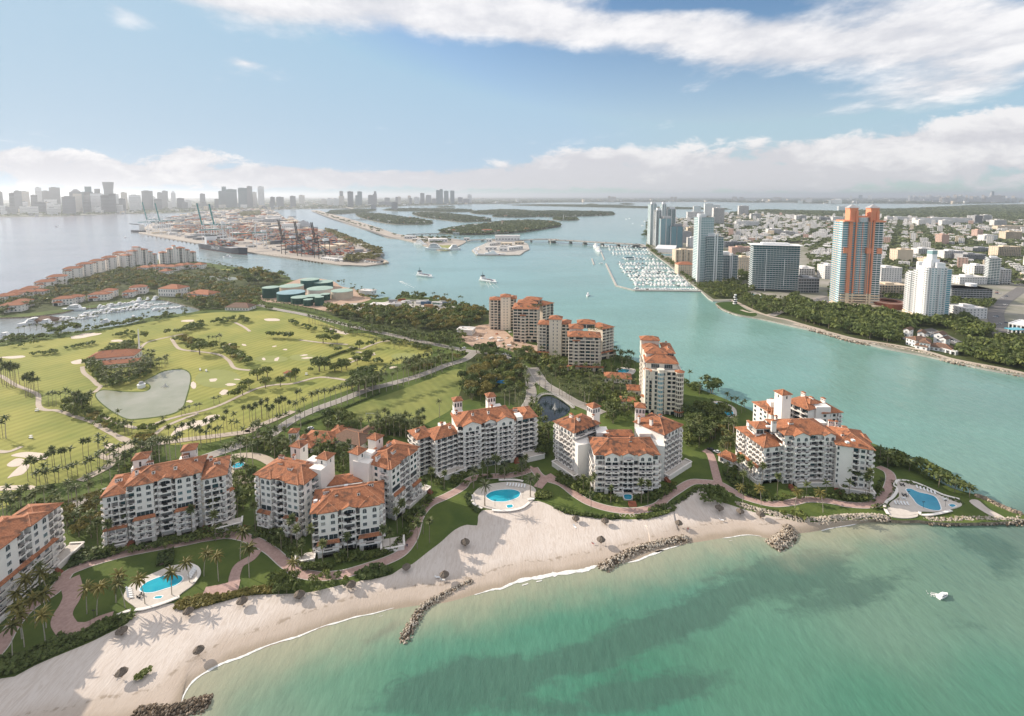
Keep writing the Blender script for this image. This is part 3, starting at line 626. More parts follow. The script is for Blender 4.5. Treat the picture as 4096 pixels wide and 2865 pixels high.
for s in('D 920,800 900,830 950,780 1000,760 1100,737 1200,715','D 1125,745 1160,800 1200,820 1290,830 1430,850 1500,890 1540,940 1640,955','D -100,975 0,990 100,1050 200,1090 250,1120 255,1190 300,1215 380,1220 500,1260 620,1300 740,1370 800,1410 850,1440 A 560,165 640,200','D 660,1245 750,1290 880,1330 980,1320 1060,1290 1200,1250 1330,1220 1450,1180 1600,1110 1700,1070 1800,1050 1930,1040 2100,1000 2290,1022','D 980,1410 1060,1340 1160,1290 1300,1238','D 540,930 550,970 600,1010 640,1050 660,1062 620,1100','D 1540,640 1600,670 1640,700','E 380,690 500,705 600,715 750,725','E 760,745 850,760 900,740 1000,705 1100,695','E 560,870 700,880 830,840 960,800','A -60,140 40,150 120,120','A 560,180 640,170 720,100 620,50 530,0'):
 pathway(s,3.2,'pale cart path winding over the golf course',PA_,LZ+.05,'cart_path')
pathway('A -200,800 150,560 350,470 560,375 E 60,1450 200,1385 330,1300 500,1222 700,1150 900,1072 1100,1020 1300,962 1500,885 1640,842 1710,790',7.5,'pale paved avenue lined with royal palms','road',LZ+.06,'road',kerb='kerb')
pathway('A 440,310 620,215 700,130 E -60,1400 0,1375 160,1310 300,1250 330,1235',6.,'sand coloured drive along the fairway palms',PA_,LZ+.055,'road')
pathway('E 60,420 200,455 400,492 600,540 800,590 1100,655 1300,700 1500,740 1650,772 1740,782 1900,805 2050,870 2130,950 2150,1050 2145,1150 2080,1250',7.5,'pale service road past the tanks and gardens','road',LZ+.065,'road',kerb='kerb')
pathway('T 590,820 640,900 700,985 850,1075 1000,1165 1100,1205 1300,1290',9.,'pale entrance drive beside the dark pond','road',LZ+.07,'road',kerb='kerb')
pathway('A 1560,250 1440,180 1330,170 1250,190 1240,240 1290,290 1400,330 1480,300',6,'round paved forecourt drive by the fountain',PA_,LZ+.075,'road')
sheet('court',PL('E 1640,1005 1710,965 1770,985 1700,1030'),LZ+.06,CO_,smooth_=False,label='bare concrete court at the edge of the field')
def bunker(k,x,y,rx,ry,rot=0,lab=None,seed=0):
 r=random.Random(x*7+y);pts=[]
 for i in range(12):
  a=2*pi*i/12;q=1+.22*r.uniform(-1,1);px=rx*q*cos(a);py=ry*q*sin(a)
  pts.append(P(k,x+px*cos(R(rot))-py*sin(R(rot)),y+px*sin(R(rot))+py*cos(R(rot))))
 sheet('bunker',pts,LZ+.07,'bunker',label=lab or 'pale sand bunker in the fairway')
for q in[(550,728,100,13,-8),(1230,630,45,7,-3),(770,760,40,7,-3),(525,898,66,14,-8),(1780,623,50,10),(90,868,90,9,-2),(1268,1050,22,22),(1398,1018,25,10,-8),(1512,1048,35,8),(1470,1100,32,18,-10),(1245,1158,22,8),(725,1452,32,15),(1730,880,12,8),(1815,882,17,11,-30),(1600,788,16,6,10),(1800,797,16,4,-10),(1870,818,15,4),(1515,780,28,3,-6),(1995,855,26,4,-8),(2015,873,34,5,-3),(1555,1014,20,4)]:
 bunker('D',*q)
bunker('E',600,606,36,9,5);bunker('E',660,622,40,13,8);bunker('E',712,636,40,11,8)
for q in[(835,783,30,4),(1095,900,30,8,-8),(940,797,20,6,-30),(770,833,18,4)]:bunker('E',*q)
bunker('A',605,118,32,15)
for s in('D 1125,1370 1190,1310 1270,1285 1330,1280 1360,1255 1420,1245 1442,1255 1400,1285 1330,1320 1240,1335 1170,1365 1130,1385','A 60,170 140,150 250,160 264,180 220,196 140,182','A 38,220 90,186 135,193 110,225 60,232','A 42,292 120,220 163,222 130,270 70,286','A -60,345 60,335 180,335 190,355 60,360 -60,365'):
 sheet('bunker',PL(s),LZ+.07,'bunker',label='large pale sand bunker beside the palms')
for q in[(1430,1010,150,60,-10),(1990,870,90,22,-4),(1780,880,110,22),(1000,900,0,0)][:3]:
 x,y,rx,ry,*_=q;sheet('putting_green',[P('D',x+rx*cos(i*pi/6),y+ry*sin(i*pi/6))for i in range(12)],LZ+.04,'green_turf',label='smooth putting green ringed by bunkers')
sheet('putting_green',[P('E',1190+110*cos(i*pi/6),815+26*sin(i*pi/6))for i in range(12)],LZ+.04,'green_turf',label='smooth putting green near the service road')
m=mat('pond_water',(.36,.35,.28),.22,spec=.5,bump=.06,bscale=.5,col2=(.27,.28,.20),scale=.03);m.node_tree.nodes['Principled BSDF'].inputs['IOR'].default_value=1.33
m=mat('pond_dark',(.012,.022,.028),.06,spec=.5,bump=.03,bscale=.6)
sheet('pond',PL('D 630,1110 660,1090 700,1086 800,1096 930,1097 982,1080 985,1050 945,1030 1000,1000 1080,962 1180,950 1230,965 1248,1000 1240,1060 1220,1130 1200,1190 1150,1230 1050,1255 900,1272 830,1270 750,1230 680,1180 640,1140'),LZ+.08,'pond_water',label='shining golf course lake below the clubhouse')
sheet('pond_margin',PL('D 622,1112 655,1084 700,1080 800,1090 930,1092 975,1078 975,1050 930,1030 995,996 1078,956 1182,944 1236,960 1256,1000 1248,1062 1228,1132 1208,1194 1156,1236 1052,1262 900,1279 828,1277 746,1236 674,1184 632,1142'),LZ+.045,'grass',label='darker grassy margin of the lake')
sheet('pond',PL('T 640,1170 680,1125 760,1110 850,1140 930,1190 970,1240 930,1300 850,1340 770,1370 700,1380 660,1330 640,1250'),LZ+.08,'pond_dark',label='dark garden pond with a fountain by the entrance drive')
sheet('pond',PL('D 1225,345 1320,335 1450,340 1540,345 1560,360 1450,366 1330,368 1240,362'),LZ+.08,'pond_water',label='small silvery pond among the far villas')
# facade kit
PM={}
def arch_pts(w,h,n=7):
 r=w/2;s=max(.2,h-r);return[(-r,0),(r,0)]+[(r*cos(a),s+r*sin(a))for a in np.linspace(0,pi,n)]
def win_mesh(w,h,gl=GL_,arch=False,panes=2,frame='frame_white'):
 k=('w',round(w,1),round(h,1),gl,arch,panes,frame)
 if k in PM:return PM[k]
 w,h=k[1],k[2];mb=MB()
 if arch:
  o=arch_pts(w,h);i=[(x*.86,.1+y*.90)for x,y in o]
  n=len(o);mb.add([(x,-.10,y)for x,y in o]+[(x,-.10,y)for x,y in i],[(j,(j+1)%n,n+(j+1)%n,n+j)for j in range(n)],0)
  mb.add([(x,-.10,y)for x,y in o]+[(x,0,y)for x,y in o],[(j,n+j,n+(j+1)%n,(j+1)%n)for j in range(n)],0)
  mb.add([(x,-.05,y)for x,y in i],[tuple(range(n))],1);mb.box((0,-.08,.1),(.09,.04,h*.85),0,0)
 else:
  f=.09
  for x in(-w/2+f/2,w/2-f/2):mb.box((x,-.06,0),(f,.12,h),0,0)
  for z in(0,h-f):mb.box((0,-.06,z),(w,.12,f),0,0)
  for j in range(1,panes):mb.box((-w/2+w*j/panes,-.05,0),(.08,.08,h),0,0)
  mb.quad((-w/2,-.04,0),(w/2,-.04,0),(w/2,-.04,h),(-w/2,-.04,h),1)
 PM[k]=mb.mesh('window',[frame,gl]);return PM[k]
def door_mesh(w,h,gl=GL_,frame='frame_white'):
 k=('d',round(w,1),round(h,1),gl)
 if k in PM:return PM[k]
 w,h=k[1],k[2];mb=MB();mb.quad((-w/2,-.02,0),(w/2,-.02,0),(w/2,-.02,h),(-w/2,-.02,h),1)
 for j in range(int(w/1.4)+1):mb.box((-w/2+w*j/max(1,int(w/1.4)),-.05,0),(.08,.06,h),0,0)
 PM[k]=mb.mesh('window',[frame,gl]);return PM[k]
def balc_mesh(w,d=1.0,wall=SU,style='notch'):
 k=('b',round(w,1),d,wall,style)
 if k in PM:return PM[k]
 w=k[1];mb=MB();mb.box((0,-d/2,-.22),(w,d,.22),0,0)
 if style=='notch':
  s=w*.30
  for x in(-w/2+s/2,w/2-s/2):mb.box((x,-d+.08,0),(s,.16,.85),0,0)
  mb.box((0,-d+.08,0),(w-2*s-.004,.16,.38),0,0);mb.box((0,-d+.06,.38),(w-2*s-.02,.04,.5),0,1)
  for x in(-w/2+.07,w/2-.07):mb.box((x,-d/2+.08,0),(.14,d-.17,.85),0,0)
 elif style=='rail':
  mb.box((0,-d+.04,.05),(w-.05,.05,.95),0,1)
  for x in(-w/2+.04,w/2-.04):mb.box((x,-d/2,.05),(.05,d-.1,.95),0,1)
 elif style==GL_:
  mb.box((0,-d+.04,.02),(w-.05,.05,1.0),0,2)
 else:
  mb.box((0,-d+.08,0),(w,.16,.9),0,0)
  for x in(-w/2+.07,w/2-.07):mb.box((x,-d/2+.08,0),(.14,d-.17,.9),0,0)
 PM[k]=mb.mesh('balcony',[wall,RL,GP_]);return PM[k]
BAYW={'w':1.,'b':1.05,'L':1.7,'s':.45,'S':1.6,'a':1.,'A':1.5,'d':.8,'n':.8,'g':1.,'r':1.,'p':.5,'q':1.}
GLV=[GL_]*11+[GT]*2+['curtain']*3
mat('curtain',(.34,.33,.31),.3,spec=.5)
RFG=random.Random(2)
def facade(th,wall,A,B,z0,nf,fh,pat,mat_i=0,over=None,gl=GL_,wallm=SU,bal='notch',bd=1.0,parent=None):
 A=Ve(A[:2]);B=Ve(B[:2]);d=B-A;Ln=d.length;d.normalize();nrm=Ve((d.y,-d.x));rz=atan2(d.y,d.x)
 def pt(t,z,o=0.):q=A+d*t+nrm*o;return(q.x,q.y,z)
 for fl in range(nf):
  p=(over or{}).get(fl,(over or{}).get(fl-nf,pat))if over else pat
  za=z0+fl*fh;zb=za+fh
  if not p:wall.quad(pt(0,za),pt(Ln,za),pt(Ln,zb),pt(0,zb),mat_i);continue
  tw=sum(BAYW[c]for c in p);t=0.
  for c in p:
   w=BAYW[c]/tw*Ln;t0,t1=t,t+w;t+=w;m=(t0+t1)/2
   if c in 'bLArdq':
    g=({'d':.75,'q':.2}.get(c,.42)/2)if wallm==SU or c in 'dq' else max(.3,w*.13);x0,x1=t0+g,t1-g;zt=zb-.50;dp=1.7 if c!='d' else 1.0
    if x1-x0<.5:wall.quad(pt(t0,za),pt(t1,za),pt(t1,zb),pt(t0,zb),mat_i);continue
    wall.quad(pt(t0,za),pt(x0,za),pt(x0,zb),pt(t0,zb),mat_i);wall.quad(pt(x1,za),pt(t1,za),pt(t1,zb),pt(x1,zb),mat_i)
    if c=='A':
     o=[(x*(x1-x0)*.5,y)for x,y in[(cos(a),sin(a))for a in np.linspace(pi,0,7)]];ah=min(1.0,(x1-x0)*.3);zs=zt-ah
     for(xa,ya),(xb,yb)in zip(o,o[1:]):
      wall.quad(pt(m+xa,zs+ya*ah),pt(m+xb,zs+yb*ah),pt(m+xb,zb),pt(m+xa,zb),mat_i)
    else:wall.quad(pt(x0,zt),pt(x1,zt),pt(x1,zb),pt(x0,zb),mat_i)
    for xx,s in((x0,1),(x1,-1)):
     q=[pt(xx,za),pt(xx,za,-dp),pt(xx,zt,-dp),pt(xx,zt)];wall.quad(*(q if s>0 else q[::-1]),mat_i)
    wall.quad(pt(x0,zt),pt(x0,zt,-dp),pt(x1,zt,-dp),pt(x1,zt),mat_i);wall.quad(pt(x0,za),pt(x1,za),pt(x1,za,-dp),pt(x0,za,-dp),mat_i)
    wall.quad(pt(x0,za,-dp),pt(x1,za,-dp),pt(x1,zt,-dp),pt(x0,zt,-dp),mat_i)
    th.inst('window',door_mesh((x1-x0)*.92,zt-za-.25,RFG.choice(GLV)if gl==GL_ else gl),pt(m,za,-dp+.03),rz,parent)
    if c!='d' and fl>0:th.inst('balcony',balc_mesh(w-.12 if c!='q' else w-.02,bd,wallm,bal),pt(m,za+.02,.004),rz,parent)
    if c=='d':th.inst('balcony',balc_mesh(x1-x0,.35,wallm,'rail'),pt(m,za+.02,.004),rz,parent)
   else:
    wall.quad(pt(t0,za),pt(t1,za),pt(t1,zb),pt(t0,zb),mat_i)
    if c=='w':th.inst('window',win_mesh(min(1.8,w*.62),fh*.52,RFG.choice(GLV)if gl==GL_ else gl,False,3),pt(m,za+fh*.22),rz,parent)
    elif c=='n':th.inst('window',win_mesh(min(.9,w*.5),fh*.50,gl,False,1),pt(m,za+fh*.25),rz,parent)
    elif c=='a':th.inst('window',win_mesh(min(1.9,w*.68),fh*.72,gl,True),pt(m,za+fh*.06),rz,parent)
    elif c=='g':th.inst('window',win_mesh(w*.90,fh*.74,gl,False,max(1,int(w/1.6))),pt(m,za+fh*.08),rz,parent)
    elif c=='p':th.inst('window',win_mesh(max(.5,w*.6),fh*.55,gl,False,1),pt(m,za+fh*.2),rz,parent)
def hip(mb,q,z,pitch,over=.8,mi=0,flat=0.,thick=.28):
 q=[Ve(p[:2])for p in q];c=sum(q,Ve((0,0)))/4
 ex=(q[1]-q[0]+q[2]-q[3]).normalized();ey=(q[3]-q[0]+q[2]-q[1]).normalized()
 e=[q[0]-ex*over-ey*over,q[1]+ex*over-ey*over,q[2]+ex*over+ey*over,q[3]-ex*over+ey*over]
 w=(e[1]-e[0]).length;d=(e[3]-e[0]).length;h=min(w,d)/2
 zr=z+h*pitch
 if w>=d:
  r0=(e[0]+e[3])/2+ex*h;r1=(e[1]+e[2])/2-ex*h
 else:
  r0=(e[0]+e[1])/2+ey*h;r1=(e[3]+e[2])/2-ey*h
 V=[(*p,z)for p in e]+[(*r0,zr),(*r1,zr)]+[(*p,z-thick)for p in e]
 if w>=d:F=[(0,1,5,4),(1,2,5),(2,3,4,5),(3,0,4)]
 else:F=[(0,1,4),(1,2,5,4),(2,3,5),(3,0,4,5)]
 F+=[(6,7,1,0),(7,8,2,1),(8,9,3,2),(9,6,0,3),(6,9,8,7)]
 mb.add(V,F,mi);
 cap=MB()
 for a,b in[((*r0,zr),(*r1,zr))]+[((*p,z),(*(r0 if(p-r0).length<(p-r1).length else r1),zr))for p in e]:
  if(Ve(a)-Ve(b)).length>.3:cap.tube(a,b,.16,.16,4)
 return zr,cap
def wing(th,P0,P1,depth,z0,nf,fh,front,left='',right='',back='',roof=HP,pitch=.42,over=.8,wallm=SU,roofm=TA,overf=None,overs=None,bal='notch',chim=(),gl=GL_,bd=1.0,solid=0.):
 P0=Ve(P0[:2]);P1=Ve(P1[:2]);d=(P1-P0).normalized();n=Ve((d.y,-d.x));BR=P1-n*depth;BL=P0-n*depth;h=nf*fh;zt=z0+h
 w=MB()
 facade(th,w,P0,P1,z0,nf,fh,front,over=overf,wallm=wallm,bal=bal,gl=gl,bd=bd)
 facade(th,w,P1,BR,z0,nf,fh,right,over=overs,wallm=wallm,bal=bal,gl=gl,bd=bd)
 facade(th,w,BL,P0,z0,nf,fh,left,over=overs,wallm=wallm,bal=bal,gl=gl,bd=bd)
 facade(th,w,BR,BL,z0,nf,fh,back,wallm=wallm,bal=bal,gl=gl)
 w.add([(*p,zt)for p in(P0,P1,BR,BL)],[(0,1,2,3)],0)
 if solid:
  for a,b in((P0,P1),(P1,BR),(BR,BL),(BL,P0)):w.beam((*a,zt+solid/2),(*b,zt+solid/2),solid,.3)
 wo=th.part(WL,w,[wallm])
 zr=zt
 if roof==HP:
  r=MB();zr,cap=hip(r,(P0,P1,BR,BL),zt+.3,pitch,over);ro=th.part(RF,r,[roofm]);ro2=th.part('ridge_cap',cap,['ridge'],ro)
 elif roof=='gable':
  r=MB();e0=P0-d*over+n*over;e1=P1+d*over+n*over;hh=((P1-P0).length/2+over)*pitch;m=(P0+P1)/2;b0=e0-n*(depth+2*over);b1=e1-n*(depth+2*over);z=zt+.3
  V=[(*e0,z),(*e1,z),(*b1,z),(*b0,z),(*(m+n*over),z+hh),(*(m-n*(depth+over)),z+hh)];t=.25
  V+=[(x,y,q-t)for x,y,q in V]
  r.add(V,[(0,4,5,3),(4,1,2,5),(6,9,11,10),(10,11,8,7),(0,6,10,4),(4,10,7,1),(3,9,6,0),(1,7,8,2)]);ro=th.part(RF,r,[roofm]);zr=z+hh
  g=MB();g.add([(*P0,zt-.01),(*P1,zt-.01),(*m,zt+((P1-P0).length/2)*pitch+.2)],[(0,1,2)],0);th.part('gable',g,[wallm])
 elif roof==FL_:
  r=MB()
  for a,b in((P0,P1),(P1,BR),(BR,BL),(BL,P0)):r.beam((*a,zt+.45),(*b,zt+.45),.9,.3)
  th.part('parapet',r,[wallm])
 elif roof==PE_:
  r=MB();o=over;r.add([(*(P0+n*o-d*o),zt-.1),(*(P1+n*o+d*o),zt-.1),(*(P1-n*.8),zt+.9),(*(P0-n*.8),zt+.9),(*(P0+n*o-d*o),zt-.35),(*(P1+n*o+d*o),zt-.35),(*(P1-n*.8),zt+.3),(*(P0-n*.8),zt+.3)],[(0,1,2,3),(4,7,6,5),(0,4,5,1),(1,5,6,2),(3,2,6,7),(0,3,7,4)]);th.part('awning_roof',r,[roofm])
 for t,s,hh,k in chim:
  c=P0+(P1-P0)*t-n*depth*s;c2=th.part('chimney',chim_mb(c,zt-1,hh+1,atan2(d.y,d.x),k),[wallm,roofm,RL])
 return dict(zr=zr,zt=zt,d=d,n=n,P0=P0,P1=P1,BR=BR,BL=BL)
mat('ridge',(.50,.24,.14),.85)
def chim_mb(c,z,h,rz,k=0):
 w,d=((1.3,1.0),(2.6,1.2),(1.6,1.6))[k];m=MB();m.box((c[0],c[1],z),(w,d,h),rz,0)
 cs,sn=cos(rz),sin(rz)
 n=(1,3,2)[k]
 for j in range(n):
  x=(j-(n-1)/2)*w/n;m.box((c[0]+x*cs+sn*(d/2+.004)*1,c[1]+x*sn-cs*(d/2+.004),z+h-1.1),(w/n*.5,.02,.75),rz,2)
 m.box((c[0],c[1],z+h),(w+.3,d+.3,.18),rz,0);m.box((c[0],c[1],z+h+.18),(w+.5,d+.5,.55),rz,1,top=.35);return m
def belvedere(th,c,w,rz,z,h,open_=True,wallm=SU,roofm=TA):
 d=Ve((cos(rz),sin(rz)));n=Ve((d.y,-d.x));P0=Ve(c)-d*w/2+n*w/2;P1=P0+d*w
 nf=max(1,int(h/3.2));fh=h/nf
 o={nf-1:'aaa'}if open_ else{nf-1:'n'}
 return wing(th,P0,P1,w,z,nf,fh,'',roof=HP,pitch=.55,over=.6,overf=o,overs=o,wallm=wallm,roofm=roofm)
def bel(th,k,x,yb,zb,ye,w,rz,open_=True,**kk):
 d=Ve((cos(rz),sin(rz)));n=Ve((d.y,-d.x));c=P(k,x,yb,zb)-n*w/2;h=max(5,Hgt(k,x,yb,ye,zb)-zb)
 return belvedere(th,c,w,rz,zb-4,h+4,open_,**kk)
def terrace(th,P0,P1,depth,z0,h,m=SU):
 P0=Ve(P0[:2]);P1=Ve(P1[:2]);d=(P1-P0).normalized();n=Ve((d.y,-d.x))
 w=MB();q=[P0+n*depth,P1+n*depth,P1,P0];w.prism([tuple(p)for p in q],z0,z0+h,0,mtop=1)
 for a,b in((q[3],q[0]),(q[0],q[1]),(q[1],q[2])):w.beam((*a,z0+h+.4),(*b,z0+h+.4),.8,.25,0)
 return th.part('terrace',w,[m,DK_])
def stairs(th,p,dirv,w,h,n=8):
 d=Ve(dirv).normalized();s=MB();rz=atan2(d.y,d.x)-pi/2
 for i in range(n):
  c=Ve(p[:2])+d*(.35*i);s.box((c.x,c.y,LZ),(w,.36,h*(1-i/n)),rz,0)
 return th.part('stairs',s,['brick_red'])
FH=3.28
# seaside blocks
def block_far_left():
 th=Thing(AP_,P('A',60,900),'white apartment block with terracotta roof cut off by the left picture edge',AB,'white terracotta-roofed apartment blocks behind the beach')
 p=lambda x,y,z=27:P('z',x,y,z)
 a,b=p(210,520),p(378,395)
 d=(b-a).normalized();n=Ve((d.y,-d.x));
 W1=wing(th,a-d*34,b,15,LZ,8,FH,'bwwbLLbwwbLbww','','bb','',overf={7:'bwwbLLbwwbAbww',0:'bAAbAAbAAbAbAA'},chim=((.55,.3,3.4,1),(.86,.55,3.,0),(.3,.3,3.4,0)))
 c,e=p(380,430,25),p(530,355,25)
 W2=wing(th,b+d*.5-n*3,b+d*13-n*3,13,LZ,7,FH,'bbb','','bbw','',overf={6:'bAb',0:'AAA'},overs={0:'AAA'})
 wing(th,a+d*1-d*20+n*1.6,a+d*12+n*1.6,4,LZ,4,FH,'bbb','b','b',roof=PE_,overf={0:'AAA'})
 for t in(.62,.95):
  q=a-d*34+(b-a+d*34)*t;wing(th,q-d*4+n*1.1,q+d*4+n*1.1,8,LZ,8,FH,'sws' if t<.9 else 'ww','','',roof=HP,overf={7:'sas' if t<.9 else 'aa'})
 terrace(th,W2['P0']+d*1,W2['P1']+d*3,6,LZ,2.2);terrace(th,W1['P0'],W1['P1'],3,LZ,1.6)
 stairs(th,W2['P0']+n*6,n,2.5,2)
 belvedere(th,a-d*14-n*10,6,atan2(d.y,d.x),24,12)
 th.done()
def block_left():
 th=Thing(AP_,P('a',800,1180),'white apartment block with terracotta hip roofs behind the oval pool lawn',AB,'white terracotta-roofed apartment blocks behind the beach')
 p=lambda x,y,z:P('a',x,y,z)
 A,B=p(440,562,29),p(1290,400,29);d=(B-A).normalized();n=Ve((d.y,-d.x));L=(B-A).length;nf=9;f=27.4/nf
 W=wing(th,A,B,16,LZ,nf,f,'bSbLbSb','','b','',overf={8:'bSbAbSb',0:'ASASASA'},chim=((.10,.35,4.2,0),(.34,.22,3.2,0),(.64,.22,3.6,0),(.90,.55,3.,0),(.22,.80,3.5,1),(.72,.78,4,1)))
 for t0,t1 in((.11,.36),(.66,.90)):
  q0=A+d*L*t0+n*1.3;q1=A+d*L*t1+n*1.3
  wing(th,q0,q1,9,LZ,nf,f,'ww','n','n','',pitch=.42,over=.5,overf={8:'aa',4:'g',0:'L',1:'bb',2:'bb',3:'bb'})
  wing(th,q0-d*.3+n*1.6,q1+d*.3+n*1.6,1.5,LZ,4,f,'bb','b','b','',roof=PE_,overf={3:'AA',0:'A'},over=.5)
 q0=A+d*L*.43+n*.8;q1=A+d*L*.60+n*.8;wing(th,q0,q1,9,LZ,nf,f,'L','','','',roof='gable',pitch=.40,over=.5,overf={8:'A',0:'A'})
 A2,B2=p(170,690,25.5),p(435,640,25.5);d2=(B2-A2).normalized();n2=Ve((d2.y,-d2.x))
 W2=wing(th,A2,B2,18,LZ,8,3.0,'bbb','bbbb','','',overf={7:'saab',0:'LA'},overs={0:'AAAA'},chim=((.45,.45,3.6,1),))
 wing(th,A2+n2*1.5,B2+n2*1.5,1.5,LZ,3,3.,'bb','b','','',roof=PE_,over=.4,overf={0:'L'})
 A3,B3=p(1325,480,27),p(1585,425,27);d3=(B3-A3).normalized();n3=Ve((d3.y,-d3.x))
 W3=wing(th,A3,B3,18,LZ,8,3.18,'bbq','','bbbb','',overf={7:'aab',0:'AAA',4:'AAb'},chim=((.55,.45,3.4,1),(.2,.8,3,0)))
 wing(th,B3-d3*1+n3*.2,B3+d3*2.6-n3*3,9,LZ,5,3.18,'b','','bbb','',roof=PE_,over=.5)
 s=MB();
 for a,b in((B2,A),(B,A3)):
  m=(a+b)/2;w_=(b-a).length;s.box((m.x-n.x*7,m.y-n.y*7,LZ),(w_,10,25),atan2(d.y,d.x),0)
 th.part('stair_wall',s,['stucco_beige'])
 bel(th,'a',610,380,29,252,5.6,atan2(d.y,d.x),False);bel(th,'a',1165,262,29.5,152,5.6,atan2(d.y,d.x),False)
 r=MB();
 for q in(p(600,350,29),p(1140,250,29)):
  r=MB();r.box((q.x,q.y,28),(6,4,2.2),atan2(d.y,d.x),0);th.part('roof_terrace',r,[SU])
 terrace(th,A2,B2,3.2,LZ,1.7);terrace(th,A3+d3*3,B3+d3*6,5.,LZ,2.2);stairs(th,B2+d*1.+n*2,n,3.2,2.0);stairs(th,B+d*1.8+n*2.5,n,3.2,2.0)
 th.done()
def block_mid():
 th=Thing(AP_,P('b',1000,1450),'large stepped white block of three wings between the oval and round pools',AB,'white terracotta-roofed apartment blocks behind the beach')
 p=lambda x,y,z:P('b',x,y,z)
 A,B=p(850,1075,21),p(1665,950,21);d=(B-A).normalized();n=Ve((d.y,-d.x));L=(B-A).length
 W=wing(th,A,B,17,LZ,6,3.25,'bSbLbSb','pw','bb','',overf={5:'bSbAbSb',0:'ALAAALA'},chim=((.17,.55,4,1),(.33,.35,3.4,0),(.65,.28,3.6,0),(.82,.6,4,1)))
 for t0,t1 in((.09,.36),(.67,.95)):
  q0=A+d*L*t0+n*1.2;q1=A+d*L*t1+n*1.2
  wing(th,q0,q1,8,LZ,6,3.25,'ww','n','n','',over=.5,overf={5:'aa',2:'gg',0:'L',1:'L'})
  wing(th,q0-d*.4+n*1.8,q1+d*.4+n*1.8,1.7,LZ,2,3.25,'L','b','b','',roof=PE_,over=.5,overf={0:'A'})
 q0=A+d*L*.43+n*.8;q1=A+d*L*.61+n*.8;wing(th,q0,q1,8,LZ,6,3.25,'L','','','',roof='gable',pitch=.4,over=.5,overf={5:'A'})
 A2,B2=p(205,630,27),p(760,745,27);d2=(B2-A2).normalized();n2=Ve((d2.y,-d2.x));L2=(B2-A2).length
 W2=wing(th,A2,B2,16,LZ,8,3.2,'bwwbLbwwb','bbb','wbw','',overf={7:'baabAbaab',0:'AAAAAAAAA',2:'bbbbLbbbb',1:'bbbbLbbbb'},overs={0:'AAA'},chim=((.16,.75,3.6,1),(.32,.42,3.6,1),(.58,.30,3.6,1),(.36,.9,3.6,0),(.75,.7,3,0)))
 for t0,t1 in((.14,.36),(.68,.92)):
  q0=A2+d2*L2*t0+n2*1.2;q1=A2+d2*L2*t1+n2*1.2
  wing(th,q0,q1,8,LZ,8,3.2,'ww','w','w','',over=.5,overf={7:'aa',3:'gg',0:'A',1:'bb',2:'bb'})
  wing(th,q0-d2*.3+n2*1.8,q1+d2*.3+n2*1.8,1.7,LZ,3,3.2,'bb','b','b','',roof=PE_,over=.5,overf={0:'A'})
 q0=A2+d2*L2*.44+n2*.4;q1=A2+d2*L2*.58+n2*.4;wing(th,q0,q1,8,LZ,8,3.2,'L','','','',roof='gable',pitch=.4,over=.5,overf={7:'A',0:'A'})
 wing(th,A2-d2*2.2-n2*5,A2-d2*.0-n2*5,9,LZ,4,3.2,'b','bbb','','',roof=PE_,over=.4)
 A3,B3=p(1735,570,27),p(2070,320,27);d3=(B3-A3).normalized();n3=Ve((d3.y,-d3.x));L3=(B3-A3).length
 W3=wing(th,A3,B3,16,LZ,8,3.2,'wwbLbwwb','wwb','bb','',overf={7:'wwbAbwwA',0:'AAAAAAAA'},chim=((.10,.55,3.8,1),(.40,.30,3.8,1),(.62,.75,4,1),(.3,.9,3.6,0)))
 for t0,t1 in((.02,.30),(.64,.88)):
  q0=A3+d3*L3*t0+n3*1.2;q1=A3+d3*L3*t1+n3*1.2
  wing(th,q0,q1,8,LZ,8,3.2,'ww','w','w','',over=.5,overf={7:'ww',4:'g',0:'A',1:'bb',2:'bb',3:'bb'})
  wing(th,q0-d3*.5+n3*2.2,q1+d3*.5+n3*2.2,2.2,LZ,4 if t0<.5 else 3,3.2,'bb','b','b','',roof=PE_,over=.5,overf={0:'A'})
 rz=atan2(d2.y,d2.x)
 bel(th,'b',665,420,27,318,5.8,rz,False);bel(th,'b',1625,300,27,172,5.4,atan2(d3.y,d3.x)+pi/2,False)
 for(x,y,w,z,hh,op)in((1010,440,5.8,LZ,30.5,False),(1380,380,5.8,LZ,30.5,False)):
  q=p(x,y,31);belvedere(th,q,w,rz if x<1200 else atan2(d3.y,d3.x)+pi/2,z,hh,op)
 s=MB();q=p(960,590,26);s.box((q.x,q.y,LZ),(7,9,28),rz,0);q=p(1460,480,27);s.box((q.x,q.y,LZ),(9,7,27),rz,0);q=p(1230,720,18);s.box((q.x,q.y,LZ),(17,9,17.5),atan2(d.y,d.x),0)
 q=p(880,520,27);s.box((q.x,q.y,26),(5,5,4.5),rz,0);q=p(1500,440,27);s.box((q.x,q.y,26),(6,5,4.5),rz,0)
 th.part('stair_wall',s,[SU])
 r=MB();q=p(1235,640,21);dd=d*8.;nn_=n*4;zr,cap=hip(r,(q-dd+nn_,q+dd+nn_,q+dd-nn_,q-dd-nn_),19.5,.35,.5);th.part(RF,r,[TA])
 terrace(th,W['P1']-d*1,W['P1']+d*9,7,LZ,1.8);terrace(th,A-d*7,A+d*1,5,LZ,1.6);terrace(th,A3+d3*10,B3+d3*5,4,LZ,1.6);stairs(th,A2-d2*3+n2*4,n2,2.2,1.8);stairs(th,B3+d3*3+n3*4,n3,2.2,1.8)
 sk=MB()
 for x,y in((895,930),(962,935),(1245,755)):
  q=p(x,y,22.4);sk.box((q.x,q.y,21.6),(1.7,1.3,1.3),atan2(d.y,d.x),0)
 th.part('skylight',sk,[WP]);th.done()
